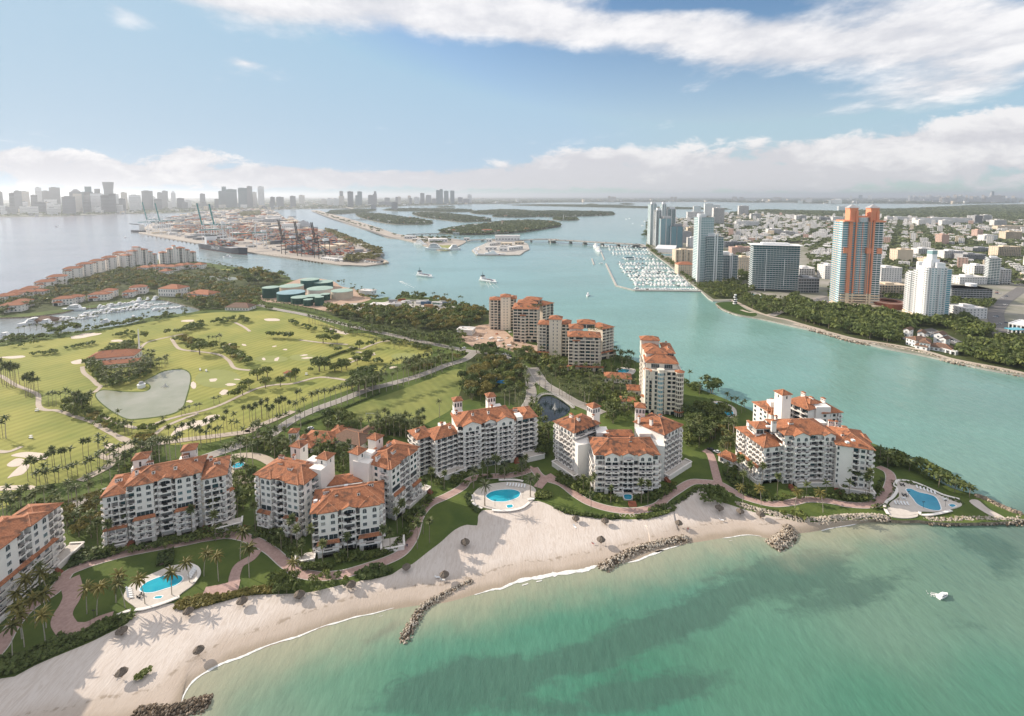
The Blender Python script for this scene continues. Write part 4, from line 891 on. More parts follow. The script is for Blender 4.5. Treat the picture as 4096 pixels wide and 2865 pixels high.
def block_round_pool():
 th=Thing(AP_,P('c',1150,1320),'white block with rounded balconies and two lookout towers above the round pool',AB,'white terracotta-roofed apartment blocks behind the beach')
 p=lambda x,y,z:P('c',x,y,z)
 A,B=p(690,650,27.5),p(1545,520,27.5);d=(B-A).normalized();n=Ve((d.y,-d.x));L=(B-A).length;rz=atan2(d.y,d.x)
 W=wing(th,A,B,17,LZ,9,2.95,'bbbLLbbb','','','',bd=1.5,overf={8:'bssAsssb',0:'wASLASAw'},chim=((.06,.75,3.4,0),(.30,.30,4.4,0),(.58,.28,4.4,0),(.72,.80,3.2,0)))
 for t0,t1,g in((.08,.40,'aa'),(.68,.99,'aa')):
  q0=A+d*L*t0+n*2.;q1=A+d*L*t1+n*2.
  wing(th,q0,q1,10,LZ,9,2.95,'bbb','b','b','',roof='gable',pitch=.40,over=.5,bd=1.3,overf={8:'s'+g,0:'sAs'},overs={0:'s'})
 q0=A+d*L*.47+n*.9;q1=A+d*L*.66+n*.9;wing(th,q0,q1,9,LZ,9,2.95,'bb','','','',roof='gable',pitch=.42,over=.5,overf={8:'A',0:'g',1:'g'},bd=1.6)
 A2,B2=p(345,850,23.3),p(720,735,23.3);d2=(B2-A2).normalized();n2=Ve((d2.y,-d2.x))
 W2=wing(th,A2,B2,13,LZ,8,2.75,'bbqb','bbb','','',overf={0:'gasA'},overs={0:'aaa'},chim=((.72,.30,3.6,0),(.55,.7,4,2)))
 W2b=wing(th,A2-d2*8-n2*6,A2+d2*1-n2*6,12,LZ,8,2.75,'bb','bb','','',overf={0:'aa'},chim=((.3,.5,3,1),))
 A3,B3=p(1555,600,25.3),p(1825,640,25.3);
 W3=wing(th,B+d*.3-n*2,B+d*6.3-n*2,14,LZ,8,3.,'qb','','','',overf={0:'A'},chim=((.7,.6,3,1),));W3b=wing(th,B+d*6.6-n*3,B+d*16-n*3,15,LZ,8,2.95,'bb','','bbb','',overf={0:'L'},overs={0:'AAA'})
 bel(th,'c',700,440,27.5,250,5.,rz);bel(th,'c',1210,335,28,185,5.,rz)
 for x_,y_,z_,a_,b_,h_ in((690,440,27,6.5,5,2.4),(1270,350,27,7,5,2.4),(460,640,23,4.5,6,2.4),(1620,490,25.5,3.6,6,2.4)):
  r=MB();q=p(x_,y_,z_+1);r.box((q.x,q.y,z_),(a_,b_,h_),rz,0);th.part('roof_terrace',r,[SU])
 terrace(th,A2,B2+d2*1,6,LZ,2.6);terrace(th,W3['P1'],W3b['P1']+d*2,7,LZ,2.6);stairs(th,A-d*1.4+n*3,n,2.4,2.2,10);stairs(th,B+d*1.+n*1,n,3.,2.2,10)
 th.done()
def block_centre():
 th=Thing(AP_,P('d',1160,1290),'white block of three fanned wings with rust roofs and a small plunge pool',AB,'white terracotta-roofed apartment blocks behind the beach')
 p=lambda x,y,z:P('d',x,y,z)
 A,B=p(755,785,22.5),p(1590,785,22.5);d=(B-A).normalized();n=Ve((d.y,-d.x));L=(B-A).length
 W=wing(th,A,B,18,LZ,7,3.0,'qbbLbbq','qb','qb','',bd=1.6,bal='par',roofm=TP_,overf={6:'gsssssg',0:'aAsLsAa',1:'qbbLbbq'},overs={6:'gs',0:'aa'},chim=((.28,.62,4,0),(.64,.62,4,0),(.60,.40,4,0)))
 for t0,t1,k in((.15,.37,'aa'),(.68,.90,'aa')):
  q0=A+d*L*t0+n*1.6;q1=A+d*L*t1+n*1.6
  wing(th,q0,q1,10,LZ,7,3.0,'bb','','','',roof='gable',pitch=.42,over=.5,roofm=TP_,overf={6:k,0:'sA'},bd=1.3)
 q0=A+d*L*.435+n*1.;q1=A+d*L*.60+n*1.;wing(th,q0,q1,10,LZ,7,3.0,'bb','','','',roof='gable',pitch=.42,over=.5,roofm=TP_,overf={6:'A',0:'A'})
 A2,B2=p(340,445,27),p(560,490,27);A2=p(330,430,26.5);B2=p(645,500,26.5);d2=Ve((.86,-.51));
 L2=13.
 F0=p(255,365,26.5);F1=p(480,495,26.5);d2=(F1-F0).normalized();n2=Ve((d2.y,-d2.x))
 W2=wing(th,F0,F1,20,LZ,8,3.1,'bbbbb','bb','bq','',bd=1.3,roofm=TP_,overf={7:'baaab',0:'sAsAA'},overs={0:'AA'},chim=((.62,.42,4.6,2),(.80,.9,4.4,0),(.1,.5,3.2,1)))
 wing(th,F0-d2*7-n2*4,F0+d2*0-n2*4,14,LZ,7,3.1,'bb','bb','','',overf={0:'AA'},roofm=TP_)
 G0=p(1660,520,26.5);G1=p(1885,400,26.5);d3=(G1-G0).normalized();n3=Ve((d3.y,-d3.x))
 W3=wing(th,G0,G1,20,LZ,8,3.1,'bbbbb','','bb','',bd=1.3,roofm=TP_,overf={7:'baaab',0:'AAsAs'},overs={0:'AA'},chim=((.12,.5,4.6,2),(.0,.85,4.4,0),(.8,.6,3.2,1)))
 wing(th,G1-n3*4,G1+d3*7-n3*4,14,LZ,7,3.1,'bb','','bb','',overf={0:'AA'},roofm=TP_)
 s=MB();q=(W2['P1']+W['BL'])/2;s.box((q.x,q.y,LZ),(9,9,20),.3,0);q=(W3['P0']+W['BR'])/2;s.box((q.x,q.y,LZ),(9,9,20),-.3,0);q=(W['BL']+W['BR'])/2-n*5;s.box((q.x,q.y,LZ),(17,7,21.5),0,0)
 q=p(840,480,23);s.box((q.x,q.y,LZ),(7,8,22.5),0,0);q=p(1390,490,23);s.box((q.x,q.y,LZ),(7,8,22.5),0,0);th.part('stair_wall',s,[SU])
 r=MB();q=(W['BL']+W['BR'])/2-n*5;hip(r,(q-d*8.5+n*3.5,q+d*8.5+n*3.5,q+d*8.5-n*3.5,q-d*8.5-n*3.5),23.3,.35,.5);th.part(RF,r,[TP_])
 bel(th,'d',770,300,26,165,5.6,.5);bel(th,'d',1345,310,26,172,5.6,-.2)
 for z,q in((14,p(690,700,15)),(10,p(680,790,11))):
  r=MB();r.box((q.x,q.y,z),(5.5,4,.9),.3,0,top=.6);th.part('awning_roof',r,[TP_])
 terrace(th,F0+d2*1,F1+d2*5,4.5,LZ,2.6);terrace(th,G0-d3*1,G1+d3*5,4.5,LZ,2.6);terrace(th,A+d*L*.29+n*1,A+d*L*.43+n*1,3,LZ,1.6);terrace(th,A+d*L*.60+n*1,A+d*L*.74+n*1,3,LZ,1.6)
 stairs(th,A+d*L*.52+n*10,n,4,1.4,8);stairs(th,G0-d3*2+n3*3,n3,2.4,2.,9)
 th.done()
def block_point():
 th=Thing(AP_,P('e',1000,1380),'large stepped white block with many chimneys beside the point pool',AB,'white terracotta-roofed apartment blocks behind the beach')
 p=lambda x,y,z:P('e',x,y,z)
 A,B=p(830,700,29),p(1395,690,29);d=(B-A).normalized();n=Ve((d.y,-d.x));L=(B-A).length
 W=wing(th,A,B,18,LZ,9,3.1,'qbLbbb','bbb','ww','',bd=1.5,overf={8:'wsAsss',0:'aAAAAA'},overs={0:'ss'},chim=((-.1,.35,5,1),(.25,.35,4,1),(.55,.55,4,1),(.12,.8,4,0)))
 for t0,t1 in((.16,.47),(.76,.99)):
  q0=A+d*L*t0+n*1.8;q1=A+d*L*t1+n*1.8;wing(th,q0,q1,11,LZ,9,3.1,'bb','b','b','',roof='gable',pitch=.42,over=.5,overf={8:'aa',0:'AA'},overs={0:'s'},bd=1.4)
 A2,B2=p(410,720,20.5),p(600,840,20.5);F0=p(275,620,22);F1=p(590,845,22);d2=(F1-F0).normalized();n2=Ve((d2.y,-d2.x))
 W2=wing(th,F0,F1,16,LZ,7,3.0,'wbbwbbbb','bw','bbb','',bd=1.2,overf={0:'sAAAsAAs'},overs={6:'aaa',0:'AAA'},chim=((.1,.4,4.5,1),(.35,.7,4.5,1)))
 q=p(610,660,27);wing(th,q-d*5-n*1,q+d*4-n*1,8,22,2,3.4,'gb','b','w','',roof=HP,over=.6)
 wing(th,F0+d2*6+n2*2.4,F0+d2*22+n2*2.4,2.4,LZ,3,3.,'bwbbb','b','b','',roof=PE_,over=.5,overf={0:'AAAAA'})
 A3,B3=p(1430,800,26.5),p(1848,860,26.5);d3=(B3-A3).normalized();n3=Ve((d3.y,-d3.x))
 W3=wing(th,A3,B3,22,LZ,8,3.1,'pSsbwb','ww','bbbb','',overf={0:'ssswswg'},chim=((.25,.32,3.4,0),(.5,.45,3.6,1),(.45,.75,3.6,1),(.12,.95,4.2,1),(.3,.98,4,0)))
 wing(th,B3-d3*3-n3*9,B3+d3*1.5-n3*9,9,LZ,8,3.1,'b','','bbb','',over=.5)
 R0=p(1265,440,29),p(1420,430,29)
 A4,B4=p(850,310,30),p(990,380,30);d4=Ve((.94,-.34));
 q0=p(470,320,25);q1=p(600,400,25);dl=(q1-q0).normalized()
 wing(th,q0,q0+dl*13,17,LZ,8,2.95,'wsww','ws','ss','',chim=((.5,.5,4,1),))
 q0=p(840,300,29);q1=p(1000,365,29);dl=(q1-q0).normalized();nl=Ve((dl.y,-dl.x))
 wing(th,q0,q0+dl*15,18,LZ,9,3.05,'qbb','','','',roof=HP,chim=((.2,.7,4.5,1),(.62,.6,4,1),(.9,.9,4,1)))
 q0=p(1265,440,26.5);q1=p(1430,430,26.5);dl=(q1-q0).normalized()
 wing(th,q0,q1+dl*3,16,LZ,8,3.1,'wwwb','','bb','',chim=((.2,.8,4,1),))
 belvedere(th,p(810,190,40),6.4,atan2(d2.y,d2.x),LZ,37.5,False)
 for x,y,z,w,h,k in((680,430,24,5.5,LZ,0),(1090,400,26,6,LZ,0),(1120,310,31,5.5,LZ,0)):
  belvedere(th,p(x,y,z),w,atan2(d2.y,d2.x),h,z-h,False)
 s=MB()
 for x,y,z,sx_,sy_ in((690,310,29,5,5),(1240,360,29.5,9,6),(1220,540,27,6,6),(1430,640,25,6,8),(790,560,26,6,6)):
  q=p(x,y,z);s.box((q.x,q.y,LZ),(sx_,sy_,z-LZ+.8),0,0)
 th.part('stair_wall',s,[SU])
 sk=MB()
 for x,y in((1545,775),(1612,752),(845,567),(630,595),(665,595)):
  q=p(x,y,29.5);sk.box((q.x,q.y,29.3),(1.6,1.4,.8),0,0)
 th.part('skylight',sk,[WP])
 terrace(th,A+d*6,B,4,LZ,2.0);terrace(th,F0+d2*4,F1,3.6,LZ,1.8);terrace(th,A3+d3*2,B3+d3*1,3.5,LZ,2.6);stairs(th,A+d*2+n*4,n,2.2,2.,9);stairs(th,A3-d3*1.+n*3,n,2.2,2.,9)
 th.done()
for f in(block_far_left,block_left,block_mid,block_round_pool,block_centre,block_point):f()
# vegetation
def frond(mb,o,az,ln,el,droop,w,seg=4,mi=0,r=random):
 d=Ve((cos(az),sin(az),0));s=Ve((-sin(az),cos(az),0));p=Ve(o);e=el;V=[]
 for i in range(seg+1):
  t=i/seg;ww=w*(.35+1.3*t-1.45*t*t)*(1 if i<seg else .3);c=p.copy()
  V+=[c-s*ww/2-Ve((0,0,ww*.28)),c,c+s*ww/2-Ve((0,0,ww*.28))]
  st=ln/seg;p=p+d*(st*cos(e))+Ve((0,0,st*sin(e)));e-=droop/seg
 F=[]
 for i in range(seg):a=3*i;F+=[(a,a+1,a+4,a+3),(a+1,a+2,a+5,a+4)]
 mb.add(V,F,mi)
def palm_parts(kind,h,seed):
 r=random.Random(seed);tr=MB();cr=MB()
 lean={'coco':.16}.get(kind,.03);a=r.uniform(0,6.28);pts=[]
 for i in range(5):
  t=i/4;pts.append(Ve((cos(a)*lean*h*t*t,sin(a)*lean*h*t*t,h*t)))
 rb={'date':.3,RO:.26,'coco':.17,WA:.17,'sabal':.17}[kind]
 for i in range(4):tr.tube(pts[i],pts[i+1],rb*(1-.12*i),rb*(1-.12*(i+1)),6,0,i in(0,3))
 top=pts[-1]
 if kind==RO:tr.tube(top,top+Ve((0,0,1.2)),rb*.6,rb*.35,6);top=top+Ve((0,0,1.1))
 nf,ln,w={'date':(34,3.6,.62),RO:(22,3.5,1.25),'coco':(25,3.5,1.1),WA:(26,2.3,1.5),'sabal':(22,2.0,1.3)}[kind]
 for i in range(nf):
  t=i/nf;el=R({'date':78-100*t,RO:70-85*t,'coco':68-95*t,WA:80-120*t,'sabal':80-115*t}[kind]+r.uniform(-9,9))
  frond(cr,top,i*2.399+r.uniform(-.2,.2),ln*r.uniform(.85,1.1),el,{'date':1.15,RO:1.35,'coco':1.5,WA:.75,'sabal':.7}[kind],w,4)
 return tr,cr
PALM={}
for kind,h,lm in((RO,12.5,'leaf_palm'),('coco',9.5,'leaf_coco'),('date',8.5,'leaf_date'),(WA,11.5,'leaf_palm'),('sabal',8,'leaf_palm')):
 PALM[kind]=[]
 for v in range(3):
  tr,cr=palm_parts(kind,h,v*13+len(kind));PALM[kind].append((tr.mesh('palm_trunk',['trunk_pale' if kind in(RO,'coco')else 'trunk']),cr.mesh('palm_crown',[lm]),h))
def crown_mb(rx,rz,n,q,seed,lobes=7,flat=.0):
 g=np.random.default_rng(seed);mb=MB();r=random.Random(seed)
 L_=[(Ve((0,0,0)),.72)]
 for i in range(lobes):
  a=2*pi*i/lobes+r.uniform(-.4,.4);b=r.uniform(-.35,.8);L_.append((Ve((cos(a)*.62*cos(b),sin(a)*.62*cos(b),sin(b)*.62)),r.uniform(.30,.48)))
 wts=np.array([l[1]**2 for l in L_]);wts/=wts.sum();V=[];F=[]
 for i in range(n):
  c,rad=L_[g.choice(len(L_),p=wts)];d=Ve(g.normal(size=3)).normalized()
  if d.z<-.55:d.z*=-.6
  p=c+d*rad*g.uniform(.72,1.06);p=Ve((p.x*rx,p.y*rx,p.z*rz));nn=(d+Ve(g.normal(size=3))*.55).normalized()
  t=nn.orthogonal().normalized();t=Matrix.Rotation(g.uniform(0,6.28),3,nn)@t;b=nn.cross(t);s=q*g.uniform(.6,1.3)
  k=len(V);V+=[p-t*s-b*s*.6,p+t*s-b*s*.45,p+t*s*.7+b*s*.7,p-t*s*.8+b*s*.55];F.append((k,k+1,k+2,k+3))
 mb.add([tuple(v)for v in V],F);return mb
def tree_trunk_mb(h,r,rx,seed):
 g=random.Random(seed);t=MB();t.tube((0,0,0),(0,0,h*.5),r,r*.75,7)
 for i in range(5):
  a=i*1.257+g.uniform(-.3,.3);t.tube((0,0,h*.42),(cos(a)*rx*.55,sin(a)*rx*.55,h*g.uniform(.72,.9)),r*.5,r*.18,5)
 return t
TREE={}
for kind,lm,nv in((DE,LD,4),(LE,WD_,4),(OL,CL_,3),('casuarina',LD,2)):
 TREE[kind]=[]
 for v in range(nv):
  rz={DE:.36,LE:.36,OL:.34,'casuarina':.42}[kind];cz={DE:.60,LE:.62,OL:.63,'casuarina':.55}[kind]
  c=crown_mb(.5 if kind!='casuarina' else .30,rz,430,.050,v*31+len(kind));c.v=[q+np.array([0,0,cz])for q in c.v]
  TREE[kind].append((tree_trunk_mb(.8,.035,.5,v).mesh('tree_trunk',['trunk']),c.mesh('tree_crown',[lm])))
LOWC=[]
for v in range(5):
 c=crown_mb(.5,.40,60,.115,v+77);LOWC.append((np.concatenate(c.v)+np.array([0,0,.55]),np.array(c.f)))
def crowns(mb,it,nq=60):
 a=np.array(it,float).reshape(-1,6);k=rng.integers(0,5,len(a));t=rng.uniform(0,6.28,len(a))
 for j in range(5):
  b=a[k==j];tt=t[k==j]
  if not len(b):continue
  v,f=LOWC[j];f=f[:nq];v=v[:nq*4].reshape(-1,4,3);m_=v.mean(1,keepdims=True);v=(m_+(v-m_)*(60/nq)**.5).reshape(-1,3);cs,sn=np.cos(tt)[:,None],np.sin(tt)[:,None];w=b[:,3:4];X=v[None,:,0]*w;Y=v[None,:,1]*w
  V=np.stack([X*cs-Y*sn+b[:,0:1],X*sn+Y*cs+b[:,1:2],v[None,:,2]*b[:,4:5]+b[:,2:3]],-1).reshape(-1,3)
  Q=(f[None]+(np.arange(len(b))*len(v))[:,None,None]).reshape(-1,4);mb.addn(V,Q,np.repeat(b[:,5].astype(int),len(f)))
 return mb
LOWP=[]
for v in range(3):
 mb=MB();r=random.Random(v);mb.tube((0,0,0),(r.uniform(-.04,.04),0,.9),.013,.010,4,1,False)
 for i in range(9):frond(mb,(0,0,.9),i*2.4,.26,R(70-95*i/9),1.2,.17,2,0)
 LOWP.append((np.concatenate(mb.v),mb.f,mb.m))
REQ=[]
def req(p,kind,h,r=None,where='',look=None,group=None,z=LZ,single=True):
 if kind in TREE and p.y>330:h*=1.18;r=(r or h)*1.12
 REQ.append(dict(p=Ve(p[:2]),kind=kind,h=h,r=r,where=where,look=look,group=group,z=z,single=single))
LOOK=dict(royal='tall royal palm',coco='yellowish coconut palm',date='feathery date palm',wash='slim fan palm',sabal='short fan palm',dense='dense dark green tree',leafy='leafy green tree',olive='olive brown tree',casuarina='tall wispy pine-like tree')
def palms(kind,s,where,h=None,group=None,jit=0):
 for p in PL(s):req(p+Ve((ru(-jit,jit),ru(-jit,jit))),kind,(h or PALM[kind][0][2])*ru(.9,1.1),where=where,group=group or 'palms '+where)
def row(kind,s,n,where,h=None,jit=1.2):
 for p in resample(spline(PL(s)),n):req(p+Ve((ru(-jit,jit),ru(-jit,jit))),kind,(h or PALM[kind][0][2])*ru(.88,1.1),where=where,group='palms '+where)
def trees(kind,l,where,k='D'):
 for q in l:
  x,y,h=q[:3];req(P(k,x,y),kind,h,q[3]if len(q)>3 else h*1.0,where=where,group='trees '+where)
def fill(s,n,where,mix,hr=(6,10),palm=0.,single=True,z=LZ,avoid=None,mind=3.):
 poly=PL(s)if isinstance(s,str)else s;x0=min(p.x for p in poly);x1=max(p.x for p in poly);y0=min(p.y for p in poly);y1=max(p.y for p in poly);got=[];tries=0
 while len(got)<n and tries<n*40:
  tries+=1;p=Ve((ru(x0,x1),ru(y0,y1)))
  if not inside(p,poly)or(avoid and avoid(p)):continue
  if any((p-q).length<mind for q in got[-60:]):continue
  got.append(p)
  if random.random()<palm:req(p,random.choice((RO,WA,WA,'sabal')),ru(8,11.5),where=where,group='palms '+where,single=single,z=z)
  else:
   h=ru(*hr);req(p,random.choice(mix),h,h*ru(.8,1.2),where=where,group='trees '+where,single=single,z=z)
palms('coco','A 640,980 948,940 1045,870 1125,835 1205,862 1325,742 1375,842 800,990 690,1010','on the lawns round the oval pool',11)
palms('coco','A 250,1200 135,1225 70,1285 535,1050 480,1042 195,1095 255,1120 270,975 190,1000 100,1085 120,1180','on the near left lawn',11.5)
palms('coco','A 1640,862','by the dune shrubs',8)
palms(WA,'A 1060,602 1180,562 1205,545 700,642 600,702 540,672 1410,592 1310,512 1190,640','before the left white block',13)
palms(WA,'A 1610,662 1640,705 1725,722 1780,792 B 380,1182 475,1045 510,1005','before the three-wing white block',12)
palms(WA,'B 650,842 697,782 605,1142 685,1102 645,1042','beside the promenade bend',12)
palms('date','B 975,742 1065,682 1178,692 1292,692 1347,802 1048,862','round the round pool',10)
palms(WA,'B 1392,760 1745,882','on the lawn right of the round pool',9)
palms('coco','C 570,1100 682,1112 890,1122 1062,1152','on the sunny lawn before the point block',9.5)
palms(WA,'C 780,1052 685,1002 610,992 565,952 540,922','before the left wing of the point block',12)
palms(WA,'C 1190,945 1210,1012 1320,1072 1345,1062 1335,1075','before the blank wall of the point block',13)
palms(WA,'C 1410,852 1465,872','behind the right end of the point block',10)
palms(WA,'C 430,842 460,825 490,812 445,832 475,815','by the car court between the right blocks',12)
palms('date','C 380,522 470,492 530,522 582,532 312,382 347,382 500,520 560,545','by the curved tower pool',9)
palms('coco','C 1770,1000 1870,1030 1960,1060 1590,900','in the hedge behind the point pool',7)
palms(RO,'E 350,1330 420,1292 480,1262 530,1242 575,1222 620,1207 660,1197 700,1187 745,1177 795,1160 842,1142 890,1127 940,1112 990,1097 1045,1082 1090,1072 1132,1057 1175,1042 1215,1032 1270,1007 1300,992 1340,982 1390,972 1420,952 1470,932 1510,912 1550,892 1592,872','along the avenue beside the field',13.5)
palms(WA,'E 20,1330 45,1325 90,1300 130,1300 150,1345 175,1330 205,1290 230,1280 250,1265 272,1262 300,1280 360,1200 385,1185 D 1110,1440 1160,1427 1200,1422 1240,1412 1280,1402 1350,1400 1390,1392 1430,1382 1470,1372 1490,1342 1540,1332 1600,1312 1640,1292 1680,1282 1720,1272 1760,1262 1830,1232','along the sandy drive by the fairway',12)
palms(RO,'E 60,1440 110,1445 210,1375 240,1370 280,1360 390,1360 30,1440','at the bend of the avenue',10.5)
palms(WA,'A 305,252 345,247 365,242 395,222 460,192 490,187 545,172 590,192 155,312 200,302 180,292 235,282 265,272 250,312 290,235','near the white bunkers',11)
row(WA,'A 190,345 300,325 420,295 520,255 620,200 720,165 820,175 900,160',30,'along the hedge below the bunkers',9)
palms(RO,'A 320,482 380,442 430,432 490,402 250,472 200,492 120,472 50,432 560,330 610,310 150,500 90,480','along the road behind the left block',10.5)
palms(RO,'A 880,205 920,195 970,185 1000,175 940,200 1250,232 1280,222 1330,212 1362,202 1395,230 840,220','behind the roofs of the left block',12)
palms(WA,'A 1160,100 1140,110 1110,125 1215,95 1190,90 1105,100 1085,90 1060,95 1310,60 1280,50','by the fairway drive near the roundabout',10)
palms(RO,'B 240,402 292,402 530,412 490,402 560,422 452,402 422,392 582,432 400,405 350,380 B 620,362 752,282','behind the three-wing block',11)
palms(WA,'B 605,385 652,382 E 1280,1360 1325,1350','at the near corner of the field',11)
fill('B 400,330 640,330 640,430 480,430',16,'behind the three-wing block',(DE,LE),(5,8),.7)
fill('B 0,290 150,290 230,360 100,400 0,380',22,'behind the brown-roofed house',(DE,LE),(5,9),.15)
fill('A 1500,240 1700,200 1930,270 1930,180 1880,120 1480,150',26,'round the tiled house',(DE,LE),(4,7),.5)
fill('A 330,480 560,400 560,560 520,640 380,640 320,560',24,'left of the left block',(LE,OL),(5,8),.5)
palms(RO,'T 410,1172 350,1212 305,1222 500,1242 470,1260 530,1150 450,1270','on the lawn left of the dark pond',11.5)
palms(RO,'T 620,1122 660,1042 720,1032 780,1062 860,1102 890,1122 930,1132 960,1162 985,1152 1120,1212 1160,1212','along the entrance drive',11.5)
palms('date','T 1030,1072 1240,1002 1300,992 1180,982 1400,1002 1455,1012 1540,1062 1490,1102 1400,1092 1300,1082 1240,1082 1170,1072 1635,1052 1560,1010','in the round garden court by the towers',9)
palms(WA,'T 680,1380 640,1320 600,1300 1480,1330 1520,1320 1410,1390 1380,1360 1560,1300 570,1350','on the bank of the dark pond',9)
palms(RO,'T 1560,752 1592,762 1480,762 1500,820 1560,860 1260,890 1320,880 1220,900 1030,880 1130,900','by the second beige tower',10)
row(RO,'T 400,740 460,810 500,880 520,960 530,1080',16,'along the drive beside the grove',10.5)
palms(RO,'T 300,690 345,700 290,660 40,690 20,700','by the construction site fence',9)
palms(WA,'D 20,1062 45,1068 70,1065 90,1060 110,1062 55,1055 30,1050 100,1070 80,1072 130,1050 10,1040','in the tall clump at the left edge',18)
palms(WA,'D 170,1132 190,1128 215,1130 235,1125 255,1122 205,1135 225,1120 180,1120','in the second tall clump of the course',16)
palms(RO,'D 320,1192 370,1192 405,1182 345,1180','in the small clump by the cart path',10.5)
palms(WA,'D 500,1232 520,1225 460,1200 480,1210 590,1202 602,1192 440,1190 540,1240','in the thicket left of the lake',13)
palms(RO,'D 820,1372 842,1382 866,1372','in the trio below the lake',9)
palms(RO,'D 40,1402 0,1402 20,1400','at the lower left of the course',12)
palms(RO,'D 730,1000 760,990 790,985 820,980 850,990 880,975 910,965 940,950 700,1010 860,960 1045,942 1062,935 1082,928 1102,922 1030,950 1090,935 670,1020 990,960','round the clubhouse',9.5)
palms('coco','D 1190,1252 1216,1242 1240,1232 1405,1182 1440,1172 1285,1225 1310,1220','on the rise behind the lake',5.5)
palms(WA,'D 1370,792 1425,792 1450,782 1440,778 1400,790','by the middle cart path',10)
palms(WA,'A 905,20 A 655,-10 690,50 D 650,1470 690,1476','left of the big bunker',9)
palms(RO,'E 1100,760 1145,755 960,740 970,735 1110,765','on the mound by the service road',8)
row(WA,'E 450,562 520,578 600,600 680,622 760,642 840,655 920,668',34,'at the far side of the green course',11)
row(WA,'E 940,668 1050,690 1180,702 1300,712 1420,728 1490,745',40,'along the near side of the service road',11)
row(WA,'E 110,408 220,432 330,455 440,480 560,508',38,'before the oil tanks',7)
row(RO,'E 1180,960 1280,900 1380,870 1480,850 1600,800',18,'in the grove at the avenue end',12)
row(RO,'E 1000,1010 1060,960 1130,930 1200,910',9,'beside the great fig',11)
row(WA,'E 10,205 80,195 150,208 220,218 290,228',20,'on the far shore behind the tanks',9)
palms(WA,'E 1240,372 1260,366 1282,370 1300,375 1320,380 1332,384 1270,380 1400,372 1412,374 1490,388 1510,392 1610,402 1625,408 1600,410','on the channel shore by the yard',10)
palms(RO,'E 1750,482 1762,488 1778,492 1790,484 1800,510 1770,520 1740,500','on the shore left of the first tower',10)
row(WA,'D 1300,240 1450,265 1560,300 1680,320 1800,340 1890,350',30,'along the far fairway shore',8)
row(WA,'D 130,715 200,700 300,690 500,650 600,625 740,600 900,570',26,'along the near bank of the yacht basin',8)
trees(LE,[(1310,850,12,16),(1372,830,9),(1400,822,8),(1240,820,6),(1100,722,7),(950,752,9),(880,762,7)],'on the middle of the course')
trees(DE,[(1775,742,8,10),(1800,745,8),(1838,742,7),(1880,745,8,10),(1905,748,8)],'in the row of three clumps on the far green')
trees(LE,[(2120,778,10,13),(2150,770,7),(2185,772,7),(2212,782,10,7)],'beside the figure-eight bunker')
trees(LE,[(1690,1020,9,11),(1755,1000,9,10),(1742,1072,9,10),(1840,1062,8,8),(1905,1025,8),(1940,1020,10,7),(1520,1142,7),(1555,1132,7),(1592,1117,8),(1600,1070,7),(1635,1080,8)],'along the lower cart path')
trees(DE,[(2095,962,12,17),(2130,955,9)],'by the small white hut')
trees(LE,[(2190,972,7),(2240,962,9,7),(2275,955,8,7),(2035,970,5)],'right of the small white hut')
trees(DE,[(780,1075,9,14),(830,1082,13,17),(880,1075,15,18),(940,1062,13,17),(840,1030,13,15),(900,1025,15,17),(960,1035,11,14)],'making up the great dark fig grove','E')
trees(LE,[(820,880,8,9),(905,855,10,10),(650,930,8,10),(700,910,9,8),(735,905,8,9),(840,760,9,9),(1370,775,6,7),(920,750,8,9)],'on the near slope of the course','E')
fill('E 1620,1010 1760,960 1860,1000 1860,1150 1700,1160 1620,1110',26,'in the grove behind the round-pool block',(OL,DE,OL),(7,11))
fill('E 1750,870 1900,860 2060,900 2110,980 2100,1110 1960,1130 1880,1060 1760,960',48,'in the park grove',(OL,DE,LE),(6,10),.12)
fill('E 1720,790 1880,750 1910,830 1800,860',12,'by the construction site road',(DE,),(7,10))
fill('T 560,700 800,730 930,800 900,900 700,900 580,800',34,'below the second tower',(LE,LE,DE,OL),(5,8),.12)
fill('T 800,900 950,850 1250,880 1350,1000 1100,980 960,1000 830,960',26,'in the hedged tower garden',(LE,DE),(3.5,6),.15)
fill('T 1030,1090 1250,1090 1450,1130 1600,1130 1690,1180 1640,1260 1300,1250 1080,1180',40,'left of the third tower',(DE,LE),(4,6.5),.3)
fill('T 1300,1240 1600,1240 1600,1380 1330,1380',16,'behind the centre towers',(DE,LE),(4,6.5),.4)
fill('T 550,1240 640,1260 660,1380 560,1390',14,'left of the dark pond',(DE,LE),(4,6),.3)
fill('T 1280,780 1480,760 1640,840 1640,900 1480,930 1260,900',18,'in the shaded garden between the towers',(DE,),(4,6),.3)
fill('C 220,560 330,540 500,560 520,640 400,640 330,660 230,640',30,'right of the centre block',(LE,LE,DE),(6,10),.2)
fill('C 240,640 330,660 320,760 230,760',12,'behind the centre block',(LE,DE),(4,7),.3)
fill('C 340,360 440,390 440,420 360,430',8,'behind the curved tower pool',(DE,),(6,9))
fill('C 1380,790 1480,800 1700,880 1800,930 2000,1035 1960,1050 1760,975 1550,880 1400,850',70,'in the seaward point hedge',(DE,DE,LE),(4.5,7.))
fill('C 310,1050 350,1010 420,1010 500,1070 500,1105 400,1110 330,1105',18,'in the clump above the sand',(DE,),(3.5,5.))
fill('c 1830,830 1990,790 2080,900 2000,1100 1900,1080 1840,960',16,'between two middle blocks',(DE,LE),(5,8),.1)
trees(LE,[(915,1190,5,7),(890,1180,4,5),(820,1170,3,4)],'above the boulder edge','C')
fill('A 1480,860 1600,830 1650,880 1640,930 1500,930',14,'by the beach gate',(DE,LE),(4,5.5))
fill('A 1700,860 1850,840 1920,860 1900,900 1720,925',12,'in the round dune bushes',(LE,DE),(3.,4.5))
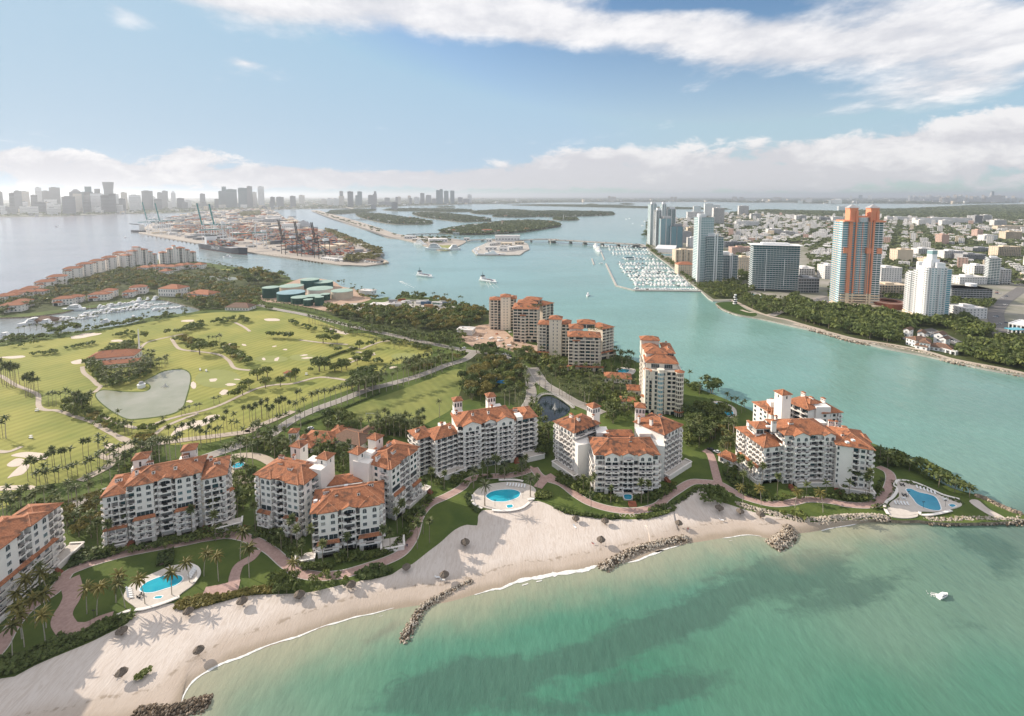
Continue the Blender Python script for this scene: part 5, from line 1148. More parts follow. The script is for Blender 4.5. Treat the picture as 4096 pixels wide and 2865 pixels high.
fill('D 0,500 120,470 230,420 330,440 500,480 480,520 330,540 150,550 0,590',40,'among the near left villas',(DE,LE,OL),(5,8),.35)
fill('D 260,450 410,370 560,380 700,320 830,290 1040,265 1180,330 1150,400 1050,400 900,450 740,460 560,490 420,450',110,'among the villas below the shore blocks',(DE,LE,OL),(6,10),.3)
fill('D 1180,330 1300,270 1400,255 1560,290 1640,320 1500,330 1250,335',16,'round the far villas',(DE,OL),(5,8),.3)
fill('D 1540,320 1720,320 1880,350 1860,360 1720,410 1540,400',36,'in the tall grove left of the tanks',('casuarina',OL,'casuarina'),(12,17))
fill('D 1000,400 1540,400 1720,420 1720,500 1500,510 1300,520 1080,480',80,'behind the yacht basin end',(DE,LE,OL),(5,8),.25)
fill('D 1220,545 1500,520 1700,520 1800,530 1780,565 1620,560 1500,550 1320,575',30,'along the top of the course',(DE,LE),(4,6))
fill('D 290,690 430,660 540,690 440,710 330,735',18,'in the clump below the yacht basin',(DE,LE),(6,8))
fill('D 500,690 860,640 1100,590 1250,575 1240,590 900,655 600,690',44,'along the near bank of the yacht basin',(DE,LE),(4,6),.2)
fill('D 0,745 100,735 300,735 300,750 0,780',20,'at the lower left end of the yacht basin',(DE,LE),(4,6))
fill('D 1140,720 1220,680 1330,650 1335,680 1230,705',22,'in the dense belt on the upper course',(DE,),(5,7))
fill('D 1372,660 1450,620 1540,610 1540,635 1450,660',18,'in the second belt on the upper course',(DE,),(4,6))
fill('D 1550,640 1560,615 1640,620 1630,650',10,'in the third belt on the upper course',(DE,LE),(4,6))
fill('D 425,815 620,775 625,790 430,825',16,'in the long bush on the left fairway',(DE,),(3,4.5))
fill('D 190,855 370,835 380,850 200,865',12,'in the short bush on the left fairway',(DE,),(3,4.5))
fill('D 740,735 860,705 880,722 760,745',12,'in the bush beside the centre fairway',(DE,),(3,5))
fill('D 655,850 700,830 860,790 880,830 800,850',16,'behind the clubhouse',(DE,LE),(4,7))
fill('D 560,930 620,890 690,900 690,950 600,960',14,'left of the clubhouse',(LE,DE),(4,6))
fill('D 640,1010 700,990 830,990 1000,930 1030,960 920,1010 700,1060 650,1050',34,'between the clubhouse and the lake',(DE,LE),(3,5),.4)
fill('D 1450,800 1510,810 1620,890 1640,925 1570,920 1480,850',22,'in the belt beside the curved cart path',(DE,OL),(5,8))
fill('D 1180,740 1280,770 1260,800 1180,770',8,'by the upper path junction',(OL,LE),(5,8))
fill('D 430,1160 560,1180 580,1240 520,1270 430,1240',14,'in the thicket left of the lake',(DE,LE),(6,9))
fill('D 520,1270 600,1230 660,1250 640,1290 740,1330 700,1350',16,'along the path below the lake',(OL,DE),(3,5))
fill('D 880,1420 980,1380 1050,1400 1000,1460 900,1460',12,'below the long bunker path',(OL,LE),(4,6))
fill('E 560,440 760,460 1000,455 1300,460 1560,470 1700,490 1800,530 1700,610 1540,630 1300,620 1000,570 760,540 620,500',320,'along the service road',(DE,LE,OL),(7,11),.12)
fill('E 1100,400 1180,352 1240,350 1340,370 1340,395 1150,395',14,'on the shore behind the yard',(DE,),(7,10))
fill('E 1340,385 1440,385 1640,440 1780,470 1840,500 1700,480 1500,410',30,'on the shore beyond the yard',(DE,OL),(6,9))
fill('E 840,350 880,352 990,370 960,385 860,372',12,'at the tank quay',(DE,OL),(4,6))
fill('E 1400,660 1640,640 1640,740 1480,735',20,'round the white shed',(DE,LE),(6,9),.4)
fill('D 300,440 420,360 560,385 720,320 830,300 1000,290 1040,330 900,400 700,440 520,470 380,500',300,'among the villas below the shore blocks',(DE,LE,OL),(6,10),.35)
fill('D 0,520 160,480 330,430 430,460 330,520 180,560 0,600',130,'among the near left villas',(DE,LE,OL),(5,9),.35)
fill('D 860,400 1000,350 1180,340 1300,330 1500,345 1540,400 1400,430 1250,400 1000,420',200,'in the far villa woods',(DE,LE,OL),(6,10),.25)
fill('D 1040,330 1180,280 1420,262 1560,300 1500,330 1200,325',40,'round the far villas',(DE,LE),(5,8),.4)
fill('D 1230,430 1520,420 1700,440 1720,520 1500,545 1290,560 1200,520',240,'behind the yacht basin end',(DE,LE,OL),(5,9),.25)
fill('D 600,850 700,815 880,780 900,850 880,900 820,860 690,850',30,'behind the clubhouse',(DE,LE),(4,7),.2)
fill('D 560,920 640,880 660,960 700,1000 640,1040 600,980',26,'left of the clubhouse',(LE,DE),(5,8),.2)
fill('D 860,900 1010,860 1040,930 960,980 860,980',30,'right of the clubhouse',(DE,LE),(4,6),.5)
fill('D 690,1020 860,990 1010,940 1010,985 880,1040 760,1075 690,1070',44,'between the clubhouse and the lake',(DE,),(4,6.5),.4)
fill('A 640,230 830,150 900,180 760,240 660,300',26,'behind the left block',(DE,LE),(3,6),.5)
fill('A 0,460 200,420 330,440 300,500 100,560 0,560',24,'by the left road',(DE,LE),(3,6),.5)
fill('A 1240,300 1390,260 1400,400 1330,480 1250,440',26,'between the left and stepped blocks',(DE,LE),(4,7),.4)
fill('b 0,250 250,190 560,260 560,420 420,420 300,380 180,330 60,330',40,'behind the stepped block',(LE,DE),(4,7),.35)
fill('b 1130,400 1260,380 1260,600 1130,620',12,'between the lift towers',(DE,),(5,8),.4)
fill('b 760,300 1100,300 1130,380 900,350',22,'behind the stepped block roofs',(DE,LE),(4,6),.4)
fill('b 1440,300 1540,200 1580,60 1800,60 2080,120 2120,300 2060,260 1850,190 1720,160 1560,330',60,'behind the three-wing block',(DE,LE),(5,8),.45)
fill('c 0,880 140,820 170,1000 190,1220 100,1240 60,1100',22,'between the three-wing and round-pool blocks',(DE,LE),(3,6),.3)
fill('c 1600,600 1830,560 1850,640 1960,760 1830,800',18,'by the pond end',(DE,LE),(3.5,6),.3)
fill('c 1880,780 2080,700 2090,1000 1990,1100 1850,1000',26,'between two middle blocks',(DE,LE),(5,8),.15)
fill('d 1900,500 2020,480 2290,520 2290,640 2080,640 1980,700',26,'right of the centre block',(LE,DE),(5,9),.25)
fill('e 0,560 180,560 260,620 260,850 180,880 60,780 0,760',30,'left of the point block',(LE,DE,OL),(5,8),.4)
fill('e 90,1130 260,1080 330,1200 370,1280 300,1300 180,1230',26,'before the left wing of the point block',(DE,),(2,4),.15)
fill('e 1440,1200 1560,1280 1720,1400 1720,1450 1480,1440',20,'under the blank wall',(DE,),(2,5),.2)
fill('e 1860,1000 1990,940 2080,1080 2000,1080 1900,1050',24,'at the right end of the point block',(DE,),(4,7),.2)
fill('E 1000,700 1180,715 1370,760 1390,790 1330,780 1180,735 1000,715',34,'along the near side of the service road',(DE,LE),(3,5.5),.2)
fill('E 1180,900 1300,860 1500,840 1640,800 1650,830 1500,870 1340,930 1200,985',50,'in the grove at the avenue end',(DE,LE,OL),(4,8),.3)
fill('E 760,640 1000,640 1300,700 1560,760 1560,735 1300,660 1000,600 760,570',80,'between the roads of the palm avenue',(DE,LE),(4,7),.4)
fill('E 640,240 760,280 900,330 1040,350 880,350 760,310',16,'on the tank shore',(DE,OL),(4,6),.5)
fill('T 380,650 560,660 640,720 600,790 480,780 400,720',26,'before the second tower',(DE,LE,OL),(5,8),.2)
fill('T 1400,680 1640,760 1640,800 1440,760',18,'behind the second tower pool',(DE,),(4,6),.4)
fill('T 2120,960 2296,1020 2296,1100 2200,1060 2120,1000',14,'right of the pale tower',(DE,),(3,5),.3)
fill('T 1040,1060 1240,1000 1420,1010 1560,1090 1400,1120 1200,1110',30,'in the round garden court',(LE,DE),(3,5),.3)
for s_,n_ in(('D 0,790 300,745 500,715 740,668 900,640',26),('D 100,800 180,800',3),('D 700,1300 800,1350 940,1380 1000,1350',14),('E 640,760 760,800 900,870 1000,880',12),('D 1180,760 1300,790 1420,800',10),('E 300,560 420,600 560,640 700,660',14)):
 for q_ in resample(spline(PL(s_)),n_):req(q_+Ve((ru(-5,5),ru(-5,5))),random.choice((DE,LE)),ru(3.5,7),where='edging the fairways',group='trees edging the fairways')
for s_,n_ in(('A 560,690 700,700 830,690 1000,650 1110,610 1150,560 1240,580 1300,560 1370,600 1200,640 1000,665 800,705 600,730',60),('A 1400,560 1480,600 1600,640 1640,700 1690,780 1840,800 1740,815 1640,790 1560,700 1440,630',44),('B 60,1200 300,1190 420,1150 540,1050 540,950 620,880 690,820 700,850 640,900 600,980 560,1080 480,1140 330,1215 90,1245',60),('B 680,690 720,640 900,650 960,690 1160,640 1330,590 1370,600 1340,650 1130,690 960,720 760,760',50),('B 1480,660 1560,640 1700,720 1780,790 1940,830 1930,860 1760,830 1640,770 1540,700',44),('B 2030,820 2180,780 2270,720 2296,700 2290,760 2200,830 2080,860',26),('C 440,910 520,930 640,1020 830,1070 1000,1050 1140,1040 1330,1075 1420,1000 1440,1020 1380,1080 1250,1090 1000,1068 800,1090 640,1070 520,1010',70),('A 0,1000 160,900 300,830 330,850 200,950 40,1060',26)):
 fill(s_,n_,'at the feet of the seaward blocks',(DE,LE,DE),(2.2,4.2),.08,mind=1.8)
def build_veg():
 for q in REQ:q['size']=q['h']/max(30,(q['p'].length**2+CAMH**2)**.5)
 for fam,is_palm in(('palm',True),('tree',False)):
  l=[q for q in REQ if(q['kind']in PALM)==is_palm and q['single']]
  vis=[q for q in l if abs(q['p'].x)/max(1,q['p'].y)<1.12];vis.sort(key=lambda q:-q['size']);keep=vis[:298]
  ids=set(id(q)for q in keep);rest=[q for q in REQ if(q['kind']in PALM)==is_palm and id(q)not in ids]
  by={}
  for q in keep:by.setdefault((q['where'],LOOK[q['kind']]),[]).append(q)
  for(where,look),qs in by.items():
   qs.sort(key=lambda q:q['p'].x/q['p'].y)
   for i,q in enumerate(qs):
    lab=look+' '+where+(', %s from the left'%ordn(i+1)if len(qs)>1 else '')
    if len(lab.replace('-',' ').split())>16:lab=look.split(' ',1)[1]+' '+where+', %s from the left'%ordn(i+1)
    rz=ru(0,6.28)
    if is_palm:
     tr,cr,h=random.choice(PALM[q['kind']]);s=q['h']/h;nm={RO:'royal_palm','coco':'coconut_palm','date':'date_palm',WA:'fan_palm','sabal':'fan_palm'}[q['kind']];sc=(1+(s-1)*.5,1+(s-1)*.5,s)
    else:
     tr,cr=random.choice(TREE[q['kind']]);rr=q['r']or q['h'];nm='tree';sc=(rr,rr,q['h'])
    root=tag(link(nm,None,None,(*q['p'],q['z']-.05),rz,sc),lab,'palm tree' if is_palm else 'tree',q['group'])
    link('trunk',tr,root);link('crown',cr,root)
  b=MB()
  if is_palm:
   for q in rest:
    rz=ru(0,6.28);cs,sn=cos(rz),sin(rz);v,f,m=random.choice(LOWP);v=v*np.array([12,12,q['h']*1.02]);v=np.c_[v[:,0]*cs-v[:,1]*sn+q['p'].x,v[:,0]*sn+v[:,1]*cs+q['p'].y,v[:,2]+q['z']]
    b.v.append(v);b.f+=[tuple(int(i)+b.n for i in x)for x in f];b.m+=list(m);b.n+=len(v)
  else:crowns(b,[(*q['p'],q['z'],q['r']or q['h'],q['h'],{LE:1,OL:2}.get(q['kind'],0))for q in rest],44)
  if b.v:struct('small_palms' if is_palm else 'small_trees',b,['leaf_palm','trunk']if is_palm else[LD,WD_,CL_],'many small palms scattered over the island and shores' if is_palm else 'many small leafy trees scattered over the island',kind='stuff')
def hedge(s,w,h,label,lm=LD,dens=3.,q=.32,name='hedge',closed=False,z=LZ,group='clipped hedges in the gardens'):
 p=spline(PL(s)if isinstance(s,str)else s,closed,1.5);g=random.Random(len(label)+int(p[0].x*10));mb=MB();V=[];F=[]
 for a,b in zip(p,p[1:]):
  d=b-a;L_=d.length
  if L_<.01:continue
  d.normalize();n=Ve((-d.y,d.x))
  for i in range(max(1,int(L_*(w+2*h)*dens))):
   u=g.uniform(-w/2-h,w/2+h)
   if abs(u)<w/2:x,zz,nr=u,h,Ve((0,0,1))
   else:x=math.copysign(w/2,u);zz=g.uniform(.1,h);nr=Ve((n.x*math.copysign(1,u),n.y*math.copysign(1,u),.2))
   x*=g.uniform(.9,1.08);zz*=g.uniform(.85,1.12);c=a+d*g.uniform(0,L_)+n*x;nn=(nr+Ve((g.gauss(0,.5),g.gauss(0,.5),g.gauss(0,.5)))).normalized();t=nn.orthogonal().normalized();t=Matrix.Rotation(g.uniform(0,6.3),3,nn)@t;bb=nn.cross(t);k=len(V);s_=q*g.uniform(.7,1.3);c3=Ve((c.x,c.y,z+zz))
   V+=[tuple(c3-t*s_-bb*s_),tuple(c3+t*s_-bb*s_),tuple(c3+t*s_+bb*s_),tuple(c3-t*s_+bb*s_)];F.append((k,k+1,k+2,k+3))
 mb.add(V,F);ribbon(mb,p,w*.85,z+h*.8,0,False);return single(name,mb,[lm],label,name,group)
def bed(s,n,h,label,lm=LD,q=.45,name='shrub_bed',z=LZ,group='planted beds and dune strips'):
 poly=spline(PL(s)if isinstance(s,str)else s,True,None,4);x0=min(p.x for p in poly);x1=max(p.x for p in poly);y0=min(p.y for p in poly);y1=max(p.y for p in poly);g=random.Random(n+len(label));V=[];F=[];c=0
 while c<n:
  p=Ve((g.uniform(x0,x1),g.uniform(y0,y1)))
  if not inside(p,poly):c+=.15;continue
  c+=1;hh=h*(.45+.9*abs(mnoise.noise(Ve((p.x*.22,p.y*.22,h)))))*g.uniform(.6,1.2);nn=Ve((g.gauss(0,.6),g.gauss(0,.6),1)).normalized();t=Matrix.Rotation(g.uniform(0,6.3),3,nn)@nn.orthogonal().normalized();bb=nn.cross(t);k=len(V);s_=q*g.uniform(.6,1.4);c3=Ve((p.x,p.y,z+hh))
  V+=[tuple(c3-t*s_-bb*s_),tuple(c3+t*s_-bb*s_),tuple(c3+t*s_+bb*s_),tuple(c3-t*s_+bb*s_)];F.append((k,k+1,k+2,k+3))
 mb=MB();mb.add(V,F);o=struct(name,mb,[lm],label,kind='stuff');return o
bed('A -150,1455 0,1395 90,1378 190,1322 330,1262 500,1192 600,1140 735,1072 735,1052 640,1065 520,1110 420,1160 330,1165 200,1230 90,1270 0,1290 -150,1400',2600,1.6,'dark dune shrubs along the near left beach edge')
bed('A 515,1160 560,1100 640,1065 660,1090 600,1140',260,2.6,'rounder light green bush by the brick landing',WD_)
bed('A 960,1020 1000,975 1100,945 1250,935 1400,900 1530,890 1520,925 1400,942 1290,958 1200,985 1080,1018',1100,1.3,'olive dune grass strip below the brick forecourt',CL_)
bed('B 200,1310 330,1260 440,1280 430,1305 300,1345 240,1350',420,2.4,'dark bush above the thatched shades',LD)
bed('B 1480,855 1560,885 1700,910 1850,925 1930,930 1925,950 1850,948 1700,932 1560,905',700,1.0,'green creeping hedge on the seawall edge',WD_)
bed('B 2050,925 2200,905 2296,865 2296,890 2200,928 2060,952',420,1.0,'green creeping hedge past the rock gap',WD_)
bed('C 0,1120 100,1100 200,1055 260,1005 330,990 300,1020 250,1050 200,1085 100,1130 0,1155',500,1.,'green creeping verge beside the sand ramp',LD)
bed('A 745,1385 800,1350 830,1340 835,1355 790,1390 750,1412',160,.5,'small green patch of creeper on the sand',WD_,q=.35)
bed('A 380,760 430,700 520,680 640,690 665,705 560,745 450,770 390,790',700,1.6,'broad clipped planting left of the left block',LD)
bed('A 455,725 480,700 570,685 610,700 560,725 490,742',260,2.2,'pale round shrubs inside the dark planting',WD_)
bed('B 915,790 960,780 970,850 1030,890 1000,905 940,860',240,1.2,'dark hedge curving round the pool wall',LD)
bed('B 1380,790 1400,770 1490,785 1490,805 1440,818 1385,812',260,1.4,'clipped bright hedge right of the round pool',WD_)
bed('C 470,905 540,935 620,1010 700,1050 820,1080 800,1088 680,1085 560,1040 440,930',420,1.3,'dark planting before the point block stairs',LD)
bed('C 1160,1045 1300,1060 1400,1020 1440,960 1430,930 1400,960 1390,1080 1300,1090 1170,1080',300,1.2,'dark planting under the blank wall',LD)
bed('C 1480,960 1500,950 1510,1010 1460,1060 1470,1120 1420,1140 1340,1120 1450,1090 1490,1020',260,1.2,'dark hedge left of the point pool',LD)
bed('C 1530,950 1650,985 1800,1055 1900,1080 1920,1100 1820,1070 1690,1010 1540,965',240,1.,'low hedge behind the point pool',LD)
for s,lab in(('A 840,680 900,650 995,645','rounded dark hedge under the left block arches'),('A 755,690 800,672','short round hedge by the left block stairs'),('A 1035,625 1080,620','round hedge at the brick stair'),('A 1390,620 1470,600','dark hedge by the right stairs of the left block'),('A 1475,640 1580,680','dark hedge below the stepped block'),('A 940,700 930,780','straight hedge along the walk to the oval pool'),('A 895,715 885,780','straight hedge left of the walk to the oval pool'),('A 1670,790 1840,790','dark hedge under the near wing'),('B 85,1230 200,1210 290,1205','curved dark hedge below the near wing'),('B 330,1190 440,1150 540,1060','long dark hedge inside the promenade bend'),('B 520,960 560,920 620,880','dark hedge beside the promenade curve'),('B 620,840 690,840','low hedge by the side stairs'),('B 1000,690 1090,670','low hedge behind the round pool'),('B 1520,690 1600,730 1700,780','hedge along the left foot of the centre block'),('B 2060,830 2200,790 2280,740','hedge along the right foot of the centre block'),('A 60,1010 180,930 310,850','long dark hedge before the far left block'),('D 920,1335 990,1330 1080,1290','curved clipped hedge below the lake'),('E 570,840 700,790 820,755','long hedge across the course'),('E 380,1345 560,1280 800,1180 1000,1100','low hedge along the field side of the avenue'),('A 190,370 300,345','dark hedge by the palm row'),('A 290,460 420,410 540,370','yellow green hedge along the road behind the left block')):
 hedge(s,2.6 if 'low' not in lab else 1.4,1.7 if 'low' not in lab else .9,lab,CL_ if 'yellow' in lab else LD,4.5)
# beige towers on the channel
def tower_one():
 th=Thing('apartment_tower',P('T',420,560),'unfinished-looking beige tower beside the construction site',AT,'beige terracotta-roofed towers on the channel shore')
 p=lambda x,y,z=37.5:P('T',x,y,z);k=dict(wallm='stucco_beige',bal='par');nf,f=11,3.3
 A,B=p(388,222),p(645,228);d=(B-A).normalized();n=Ve((d.y,-d.x));D=(p(690,180)-B).length*1.0
 W=wing(th,A,B,26,LZ,nf,f,'bqLqb','','bbdbb','',over=1.2,pitch=.3,overf={0:'LLL',1:'bbbb'},chim=((.3,.15,2.6,0),(.62,.15,2.6,0),(.9,.2,2.6,0)),**k)
 wing(th,A+d*8-n*4.+n*6.5,A+d*14-n*4.+n*6.5,5,LZ,9,f,'L','b','b','',roof=PE_,over=.6,**k)
 A2,B2=p(165,150,36),p(255,130,36);L0=p(262,100,41);L1=p(362,100,41)
 dl=(L1-L0).normalized();nl=Ve((dl.y,-dl.x))
 wing(th,L0,L1,14,LZ,12,3.28,'snns','','','',pitch=.35,**k)
 wing(th,L0-dl*13-nl*3,L0-nl*3,16,LZ,11,3.2,'bbd','bbb','','',pitch=.3,**k)
 wing(th,L1-nl*4,L1+dl*7-nl*4,18,LZ,11,3.3,'bd','','','',pitch=.3,**k)
 R0=p(690,185,36.5);R1=p(800,158,36.5);dr=(R1-R0).normalized();nr=Ve((dr.y,-dr.x))
 wing(th,R0,R1,22,LZ,11,3.15,'bbd','','bbb','',pitch=.3,over=1.,**k)
 wing(th,A-n*12+d*4,B-n*12-d*2,16,38,1,3.4,'gg','g','g','',pitch=.3,over=1.,**k);wing(th,A-n*24+d*10,B-n*20,12,38,1,5.5,'gg','','g','',pitch=.3,over=1.,**k)
 bed([A-n*3+d*12,B-n*4,B-n*16+d*2,A-n*12+d*16],90,2.0,'roof garden on the first beige tower',LD,z=39.3);th.done()
def tower_two():
 th=Thing('apartment_tower',P('T',1100,850),'beige tower with roof garden standing between two other towers',AT,'beige terracotta-roofed towers on the channel shore')
 p=lambda x,y,z=32.3:P('T',x,y,z);k=dict(wallm='stucco_beige',bal='par');nf,f=10,3.1
 A,B=p(955,505),p(1278,515);d=(B-A).normalized();n=Ve((d.y,-d.x));
 W=wing(th,A,B,15,LZ,nf,f,'bqLqbb','','bbb','',over=1.2,pitch=.36,overf={0:'bLLb',9:'bLLb'},chim=((.32,.2,2.6,0),(.66,.2,2.6,0),(.9,.5,2.6,0)),**k)
 wing(th,A+d*4.+n*1.4,A+d*10+n*1.4,2,LZ,9,f,'L','b','b','',roof=PE_,over=.6,**k);wing(th,A-d*1+n*2,B+d*3+n*2,3,LZ,1,4,'AAAA','A','A','',roof=PE_,over=.6,**k)
 L0=p(758,325,39);L1=p(882,330,39);dl=(L1-L0).normalized();nl=Ve((dl.y,-dl.x))
 wing(th,L0,L1,12,LZ,11,3.4,'snns','s','','',pitch=.4,**k)
 wing(th,L0-dl*11-nl*1,L0-nl*1,14,LZ,10,3.15,'bbd','bbb','','',pitch=.4,**k);wing(th,L0-dl*12+nl*1.,L0+nl*1.,3,LZ,1,4,'AA','A','','',roof=PE_,over=.5,**k)
 wing(th,L1-nl*3,L1+dl*8.5-nl*3,16,LZ,10,3.2,'bb','','','',pitch=.4,**k)
 R0=p(1302,430,31);R1=p(1415,405,31)
 wing(th,R0,R1,20,LZ,10,2.95,'bbb','','bbb','',pitch=.3,over=1.,**k);wing(th,R0-Ve((2,3)),R1+Ve((2,-3)),3,LZ,2,3.4,'bb','b','b','',roof=PE_,over=.6,**k)
 wing(th,A-n*12+d*1,A-n*12+d*13,12,32,1,5,'n','','','',pitch=.4,over=1.,**k);wing(th,A-n*24+d*9,A-n*24+d*25,12,34,1,4.4,'gg','','g','',pitch=.4,over=1.,**k)
 bed([A-n*13+d*17,A-n*13+d*27,A-n*24+d*32,A-n*24+d*22],90,2.,'roof garden on the second beige tower',LD,z=35);th.done()
def tower_three():
 th=Thing('apartment_tower',P('T',1900,1280),'slender pale tower with curved bays nearest the channel',AT,'beige terracotta-roofed towers on the channel shore')
 p=lambda x,y,z=33.5:P('T',x,y,z);k=dict(wallm='stucco_cream',bal='par');nf,f=10,3.2
 A,B=p(1740,850),p(2112,870);d=(B-A).normalized();n=Ve((d.y,-d.x));L=(B-A).length;BL=p(1640,640);dep=34
 W=wing(th,A,B,16,LZ,nf,f,'ndsgsdsbbb','','bbb','',roof=FL_,overf={0:'AAsgsdAAA',9:'sasgsabbb'},**k)
 c=A+d*L*.42+n*.3;s=MB();s.lathe((c.x,c.y,LZ),[(2.2,0),(2.2,nf*f+1.2),(2.6,nf*f+1.2),(2.6,nf*f+1.9),(0,nf*f+1.9)],20);th.part('bay_wall',s,['stucco_cream'])
 for fl in range(nf):
  for a in(-.75,-.25,.25,.75):
   q=c+(n*cos(a)+d*sin(a))*2.22;th.inst('window',win_mesh(.9,1.9,GB_,False,1),(q.x,q.y,LZ+fl*f+.7),atan2(d.y,d.x)+a)
 c=B-d*1.6+n*.2
 for fl in range(1,nf+1):
  s=MB();s.lathe((c.x,c.y,LZ+fl*f-.25),[(0,0),(3.0,0),(3.0,1.1),(2.8,1.1),(2.8,.2),(0,.2)],18);th.part('balcony',s,['stucco_cream'])
 s=MB();s.lathe((c.x,c.y,LZ),[(2.3,0),(2.3,nf*f)],18);th.part('loggia_core',s,['dark_room'])
 for i in range(6):
  a=-1.1+i*.5;q=c+(n*cos(a)+d*sin(a))*2.75;s=MB();s.box((q.x,q.y,LZ),(.35,.35,nf*f-.3),a,0);th.part('pier',s,['stucco_cream'])
 s=MB();s.lathe((c.x,c.y,LZ+nf*f+.85),[(3.6,0),(0,1.3)],18);s.lathe((c.x,c.y,LZ+3.4),[(3.9,0),(3.0,.7)],18);th.part(RF,s,[TA])
 wing(th,A-n*16+d*1.0,B-n*16-d*1.,26,LZ,10,f,'','bbbdbbb','bbbb','bbb',roof=FL_,**k)
 wing(th,A-d*2+n*-6,A+d*3-n*-0.-n*1.5,10,LZ,3,3.6,'ss','bb','','',roof=PE_,over=.6,**k);wing(th,A+d*-.8-n*3,A+d*4+n*1.,5,LZ+25,2,3.6,'','','','',roof=PE_,over=.5,**k)
 q=(A-n*4.5+d*1.2,B-n*4.5-d*2.6);w=wing(th,q[0],q[1],15,34,1,4.2,'sgsgs','g','g','',pitch=.42,over=1.1,**k)
 w2=wing(th,q[0]-n*9+d*.5,q[0]-n*9+d*L*.6,12,38,1,4.2,'','','','',pitch=.42,over=.8,**k)
 wing(th,q[0]-n*20,q[0]-n*20+d*L*.45,12,34,2,4,'','n','','',pitch=.42,over=.8,**k);wing(th,q[0]-n*30-d*1,q[0]-n*30+d*L*.5,9,34,3,4,'','nn','','',pitch=.42,over=.8,chim=((.5,.4,2,0),),**k)
 wing(th,q[0]-n*15+d*L*.60,q[0]-n*15+d*L*.86,24,34,2,3.6,'g','','ggg','',pitch=.42,over=.9,chim=((.5,.3,3,0),(.5,.8,3,0)),**k)
 s=MB();u=q[0]-n*12+d*L*.5;s.box((u.x,u.y,38),(5,6,2.6),atan2(d.y,d.x),0);th.part('roof_plant',s,[WP])
 th.done()
for f in(tower_one,tower_two,tower_three):f()
# boulders
ROCKS=[]
def rock_mesh(seed,m):
 bm=bmesh.new();bmesh.ops.create_icosphere(bm,subdivisions=1,radius=.5);r=random.Random(seed)
 for v in bm.verts:v.co*=r.uniform(.72,1.18);v.co.z*=.8
 me=bpy.data.meshes.new('boulder');bm.to_mesh(me);bm.free();me.materials.append(MATS[m]);me.polygons.foreach_set('use_smooth',np.zeros(len(me.polygons),bool));return me
RK={m:[rock_mesh(i*3+len(m),m)for i in range(5)]for m in(RK_,RP_,RD_)}
def boulders(name,s,w,h,n,label,cat='rock groyne',mats=(RP_,RK_,RD_),sz=(1.0,1.9),z=-.3,group='boulder groynes and revetments',wet=0,w2=None):
 p=resample(spline(PL(s,.4)),200);c=p[100];th=Thing(name,(c.x,c.y,0),label,cat,group);g=random.Random(len(label));over=[]
 cr=MB();pts=[];
 for i,q in enumerate(p):
  d=(p[min(i+1,199)]-p[max(i-1,0)]).normalized();nn=Ve((-d.y,d.x));ww=w+((w2-w)*i/199 if w2 else 0);pts.append((q+nn*ww*.42,q,q-nn*ww*.42))
 V=[];F=[]
 for i,(a,b,c_)in enumerate(pts):
  e=min(1,min(i,199-i)/14);V+=[(*a,-.5),(*b,z+h*.8*e),(*c_,-.5)]
  if i:k=3*i;F+=[(k-3,k-2,k+1,k),(k-2,k-1,k+2,k+1)]
 cr.add(V,F);th.part('rock_core',cr,[mats[-1]])
 l=[]
 for i in range(n):
  t=g.random();j=int(t*198);d=(p[j+1]-p[j]).normalized();nn=Ve((-d.y,d.x));ww=w+((w2-w)*t if w2 else 0);u=g.uniform(-1,1);e=min(1,min(j,199-j)/14+.25);q=p[j].lerp(p[j+1],g.random())+nn*u*ww/2*min(1,e+.2)
  zz=z+h*(1-abs(u)**1.5)*e;s_=g.uniform(*sz);side=u if wet>=0 else-u
  m=mats[0]if g.random()<(.75 if abs(u)<.5 else .35)else mats[1]
  if wet and side*abs(wet)>.45 and g.random()<.8 or(not wet and abs(u)>.8 and g.random()<.4):m=mats[-1]
  l.append((s_/max(30,q.length),q,zz,s_,m))
 l.sort(key=lambda a:-a[0]);b=MB()
 for i,(_,q,zz,s_,m)in enumerate(l):
  me=g.choice(RK[m]);
  if i<290:
   o=link('boulder',me,th.root,(q.x-th.loc.x,q.y-th.loc.y,zz),0,s_);o.rotation_euler=(g.uniform(0,6),g.uniform(0,6),g.uniform(0,6))
  else:
   a=np.empty(len(me.vertices)*3,np.float32);me.vertices.foreach_get('co',a);b.add(a.reshape(-1,3)*s_+np.array([q.x,q.y,zz]),[tuple(f.vertices)for f in me.polygons],mats.index(m))
 if b.v:o=th.part('boulder',b,list(mats));o['kind']='stuff'
 return th
boulders('rock_groyne','A 720,1600 800,1585 900,1588 1000,1562 1080,1540 1160,1530',6.5,1.4,420,'dark boulder groyne at the bottom picture edge','rock groyne',(RD_,RK_,RD_),(.6,1.2))
boulders('rock_groyne','V 1068,1301 1040,1310 1010,1325 975,1343 948,1362 930,1390 915,1415 905,1442',3.6,1.3,420,'narrow boulder groyne curving out from mid beach','rock groyne',(RP_,RK_,RD_),(.55,1.1),w2=5.2)
boulders('rock_groyne','V 1548,1204 1515,1212 1480,1218 1445,1227 1415,1238 1385,1254 1362,1266 1348,1278',6.2,1.7,640,'broad pale boulder groyne below the centre block','rock groyne',(RP_,RK_,RD_),(.6,1.25),wet=-1)
boulders('rock_groyne','C 832,1228 852,1262 835,1300 790,1335 745,1358',8.5,1.9,520,'stubby boulder spit under the point block lawn','rock groyne',(RK_,RP_,RD_),(.7,1.4),wet=0)
boulders('rock_revetment','C 515,1098 580,1125 660,1150 760,1172 860,1196 940,1212 1040,1212 1120,1202 1210,1192 1320,1188 1400,1190 1470,1196',5.5,1.4,760,'long pale boulder edge below the sunny lawn','rock revetment',(RP_,RP_,RK_),(.8,1.5),z=.9)
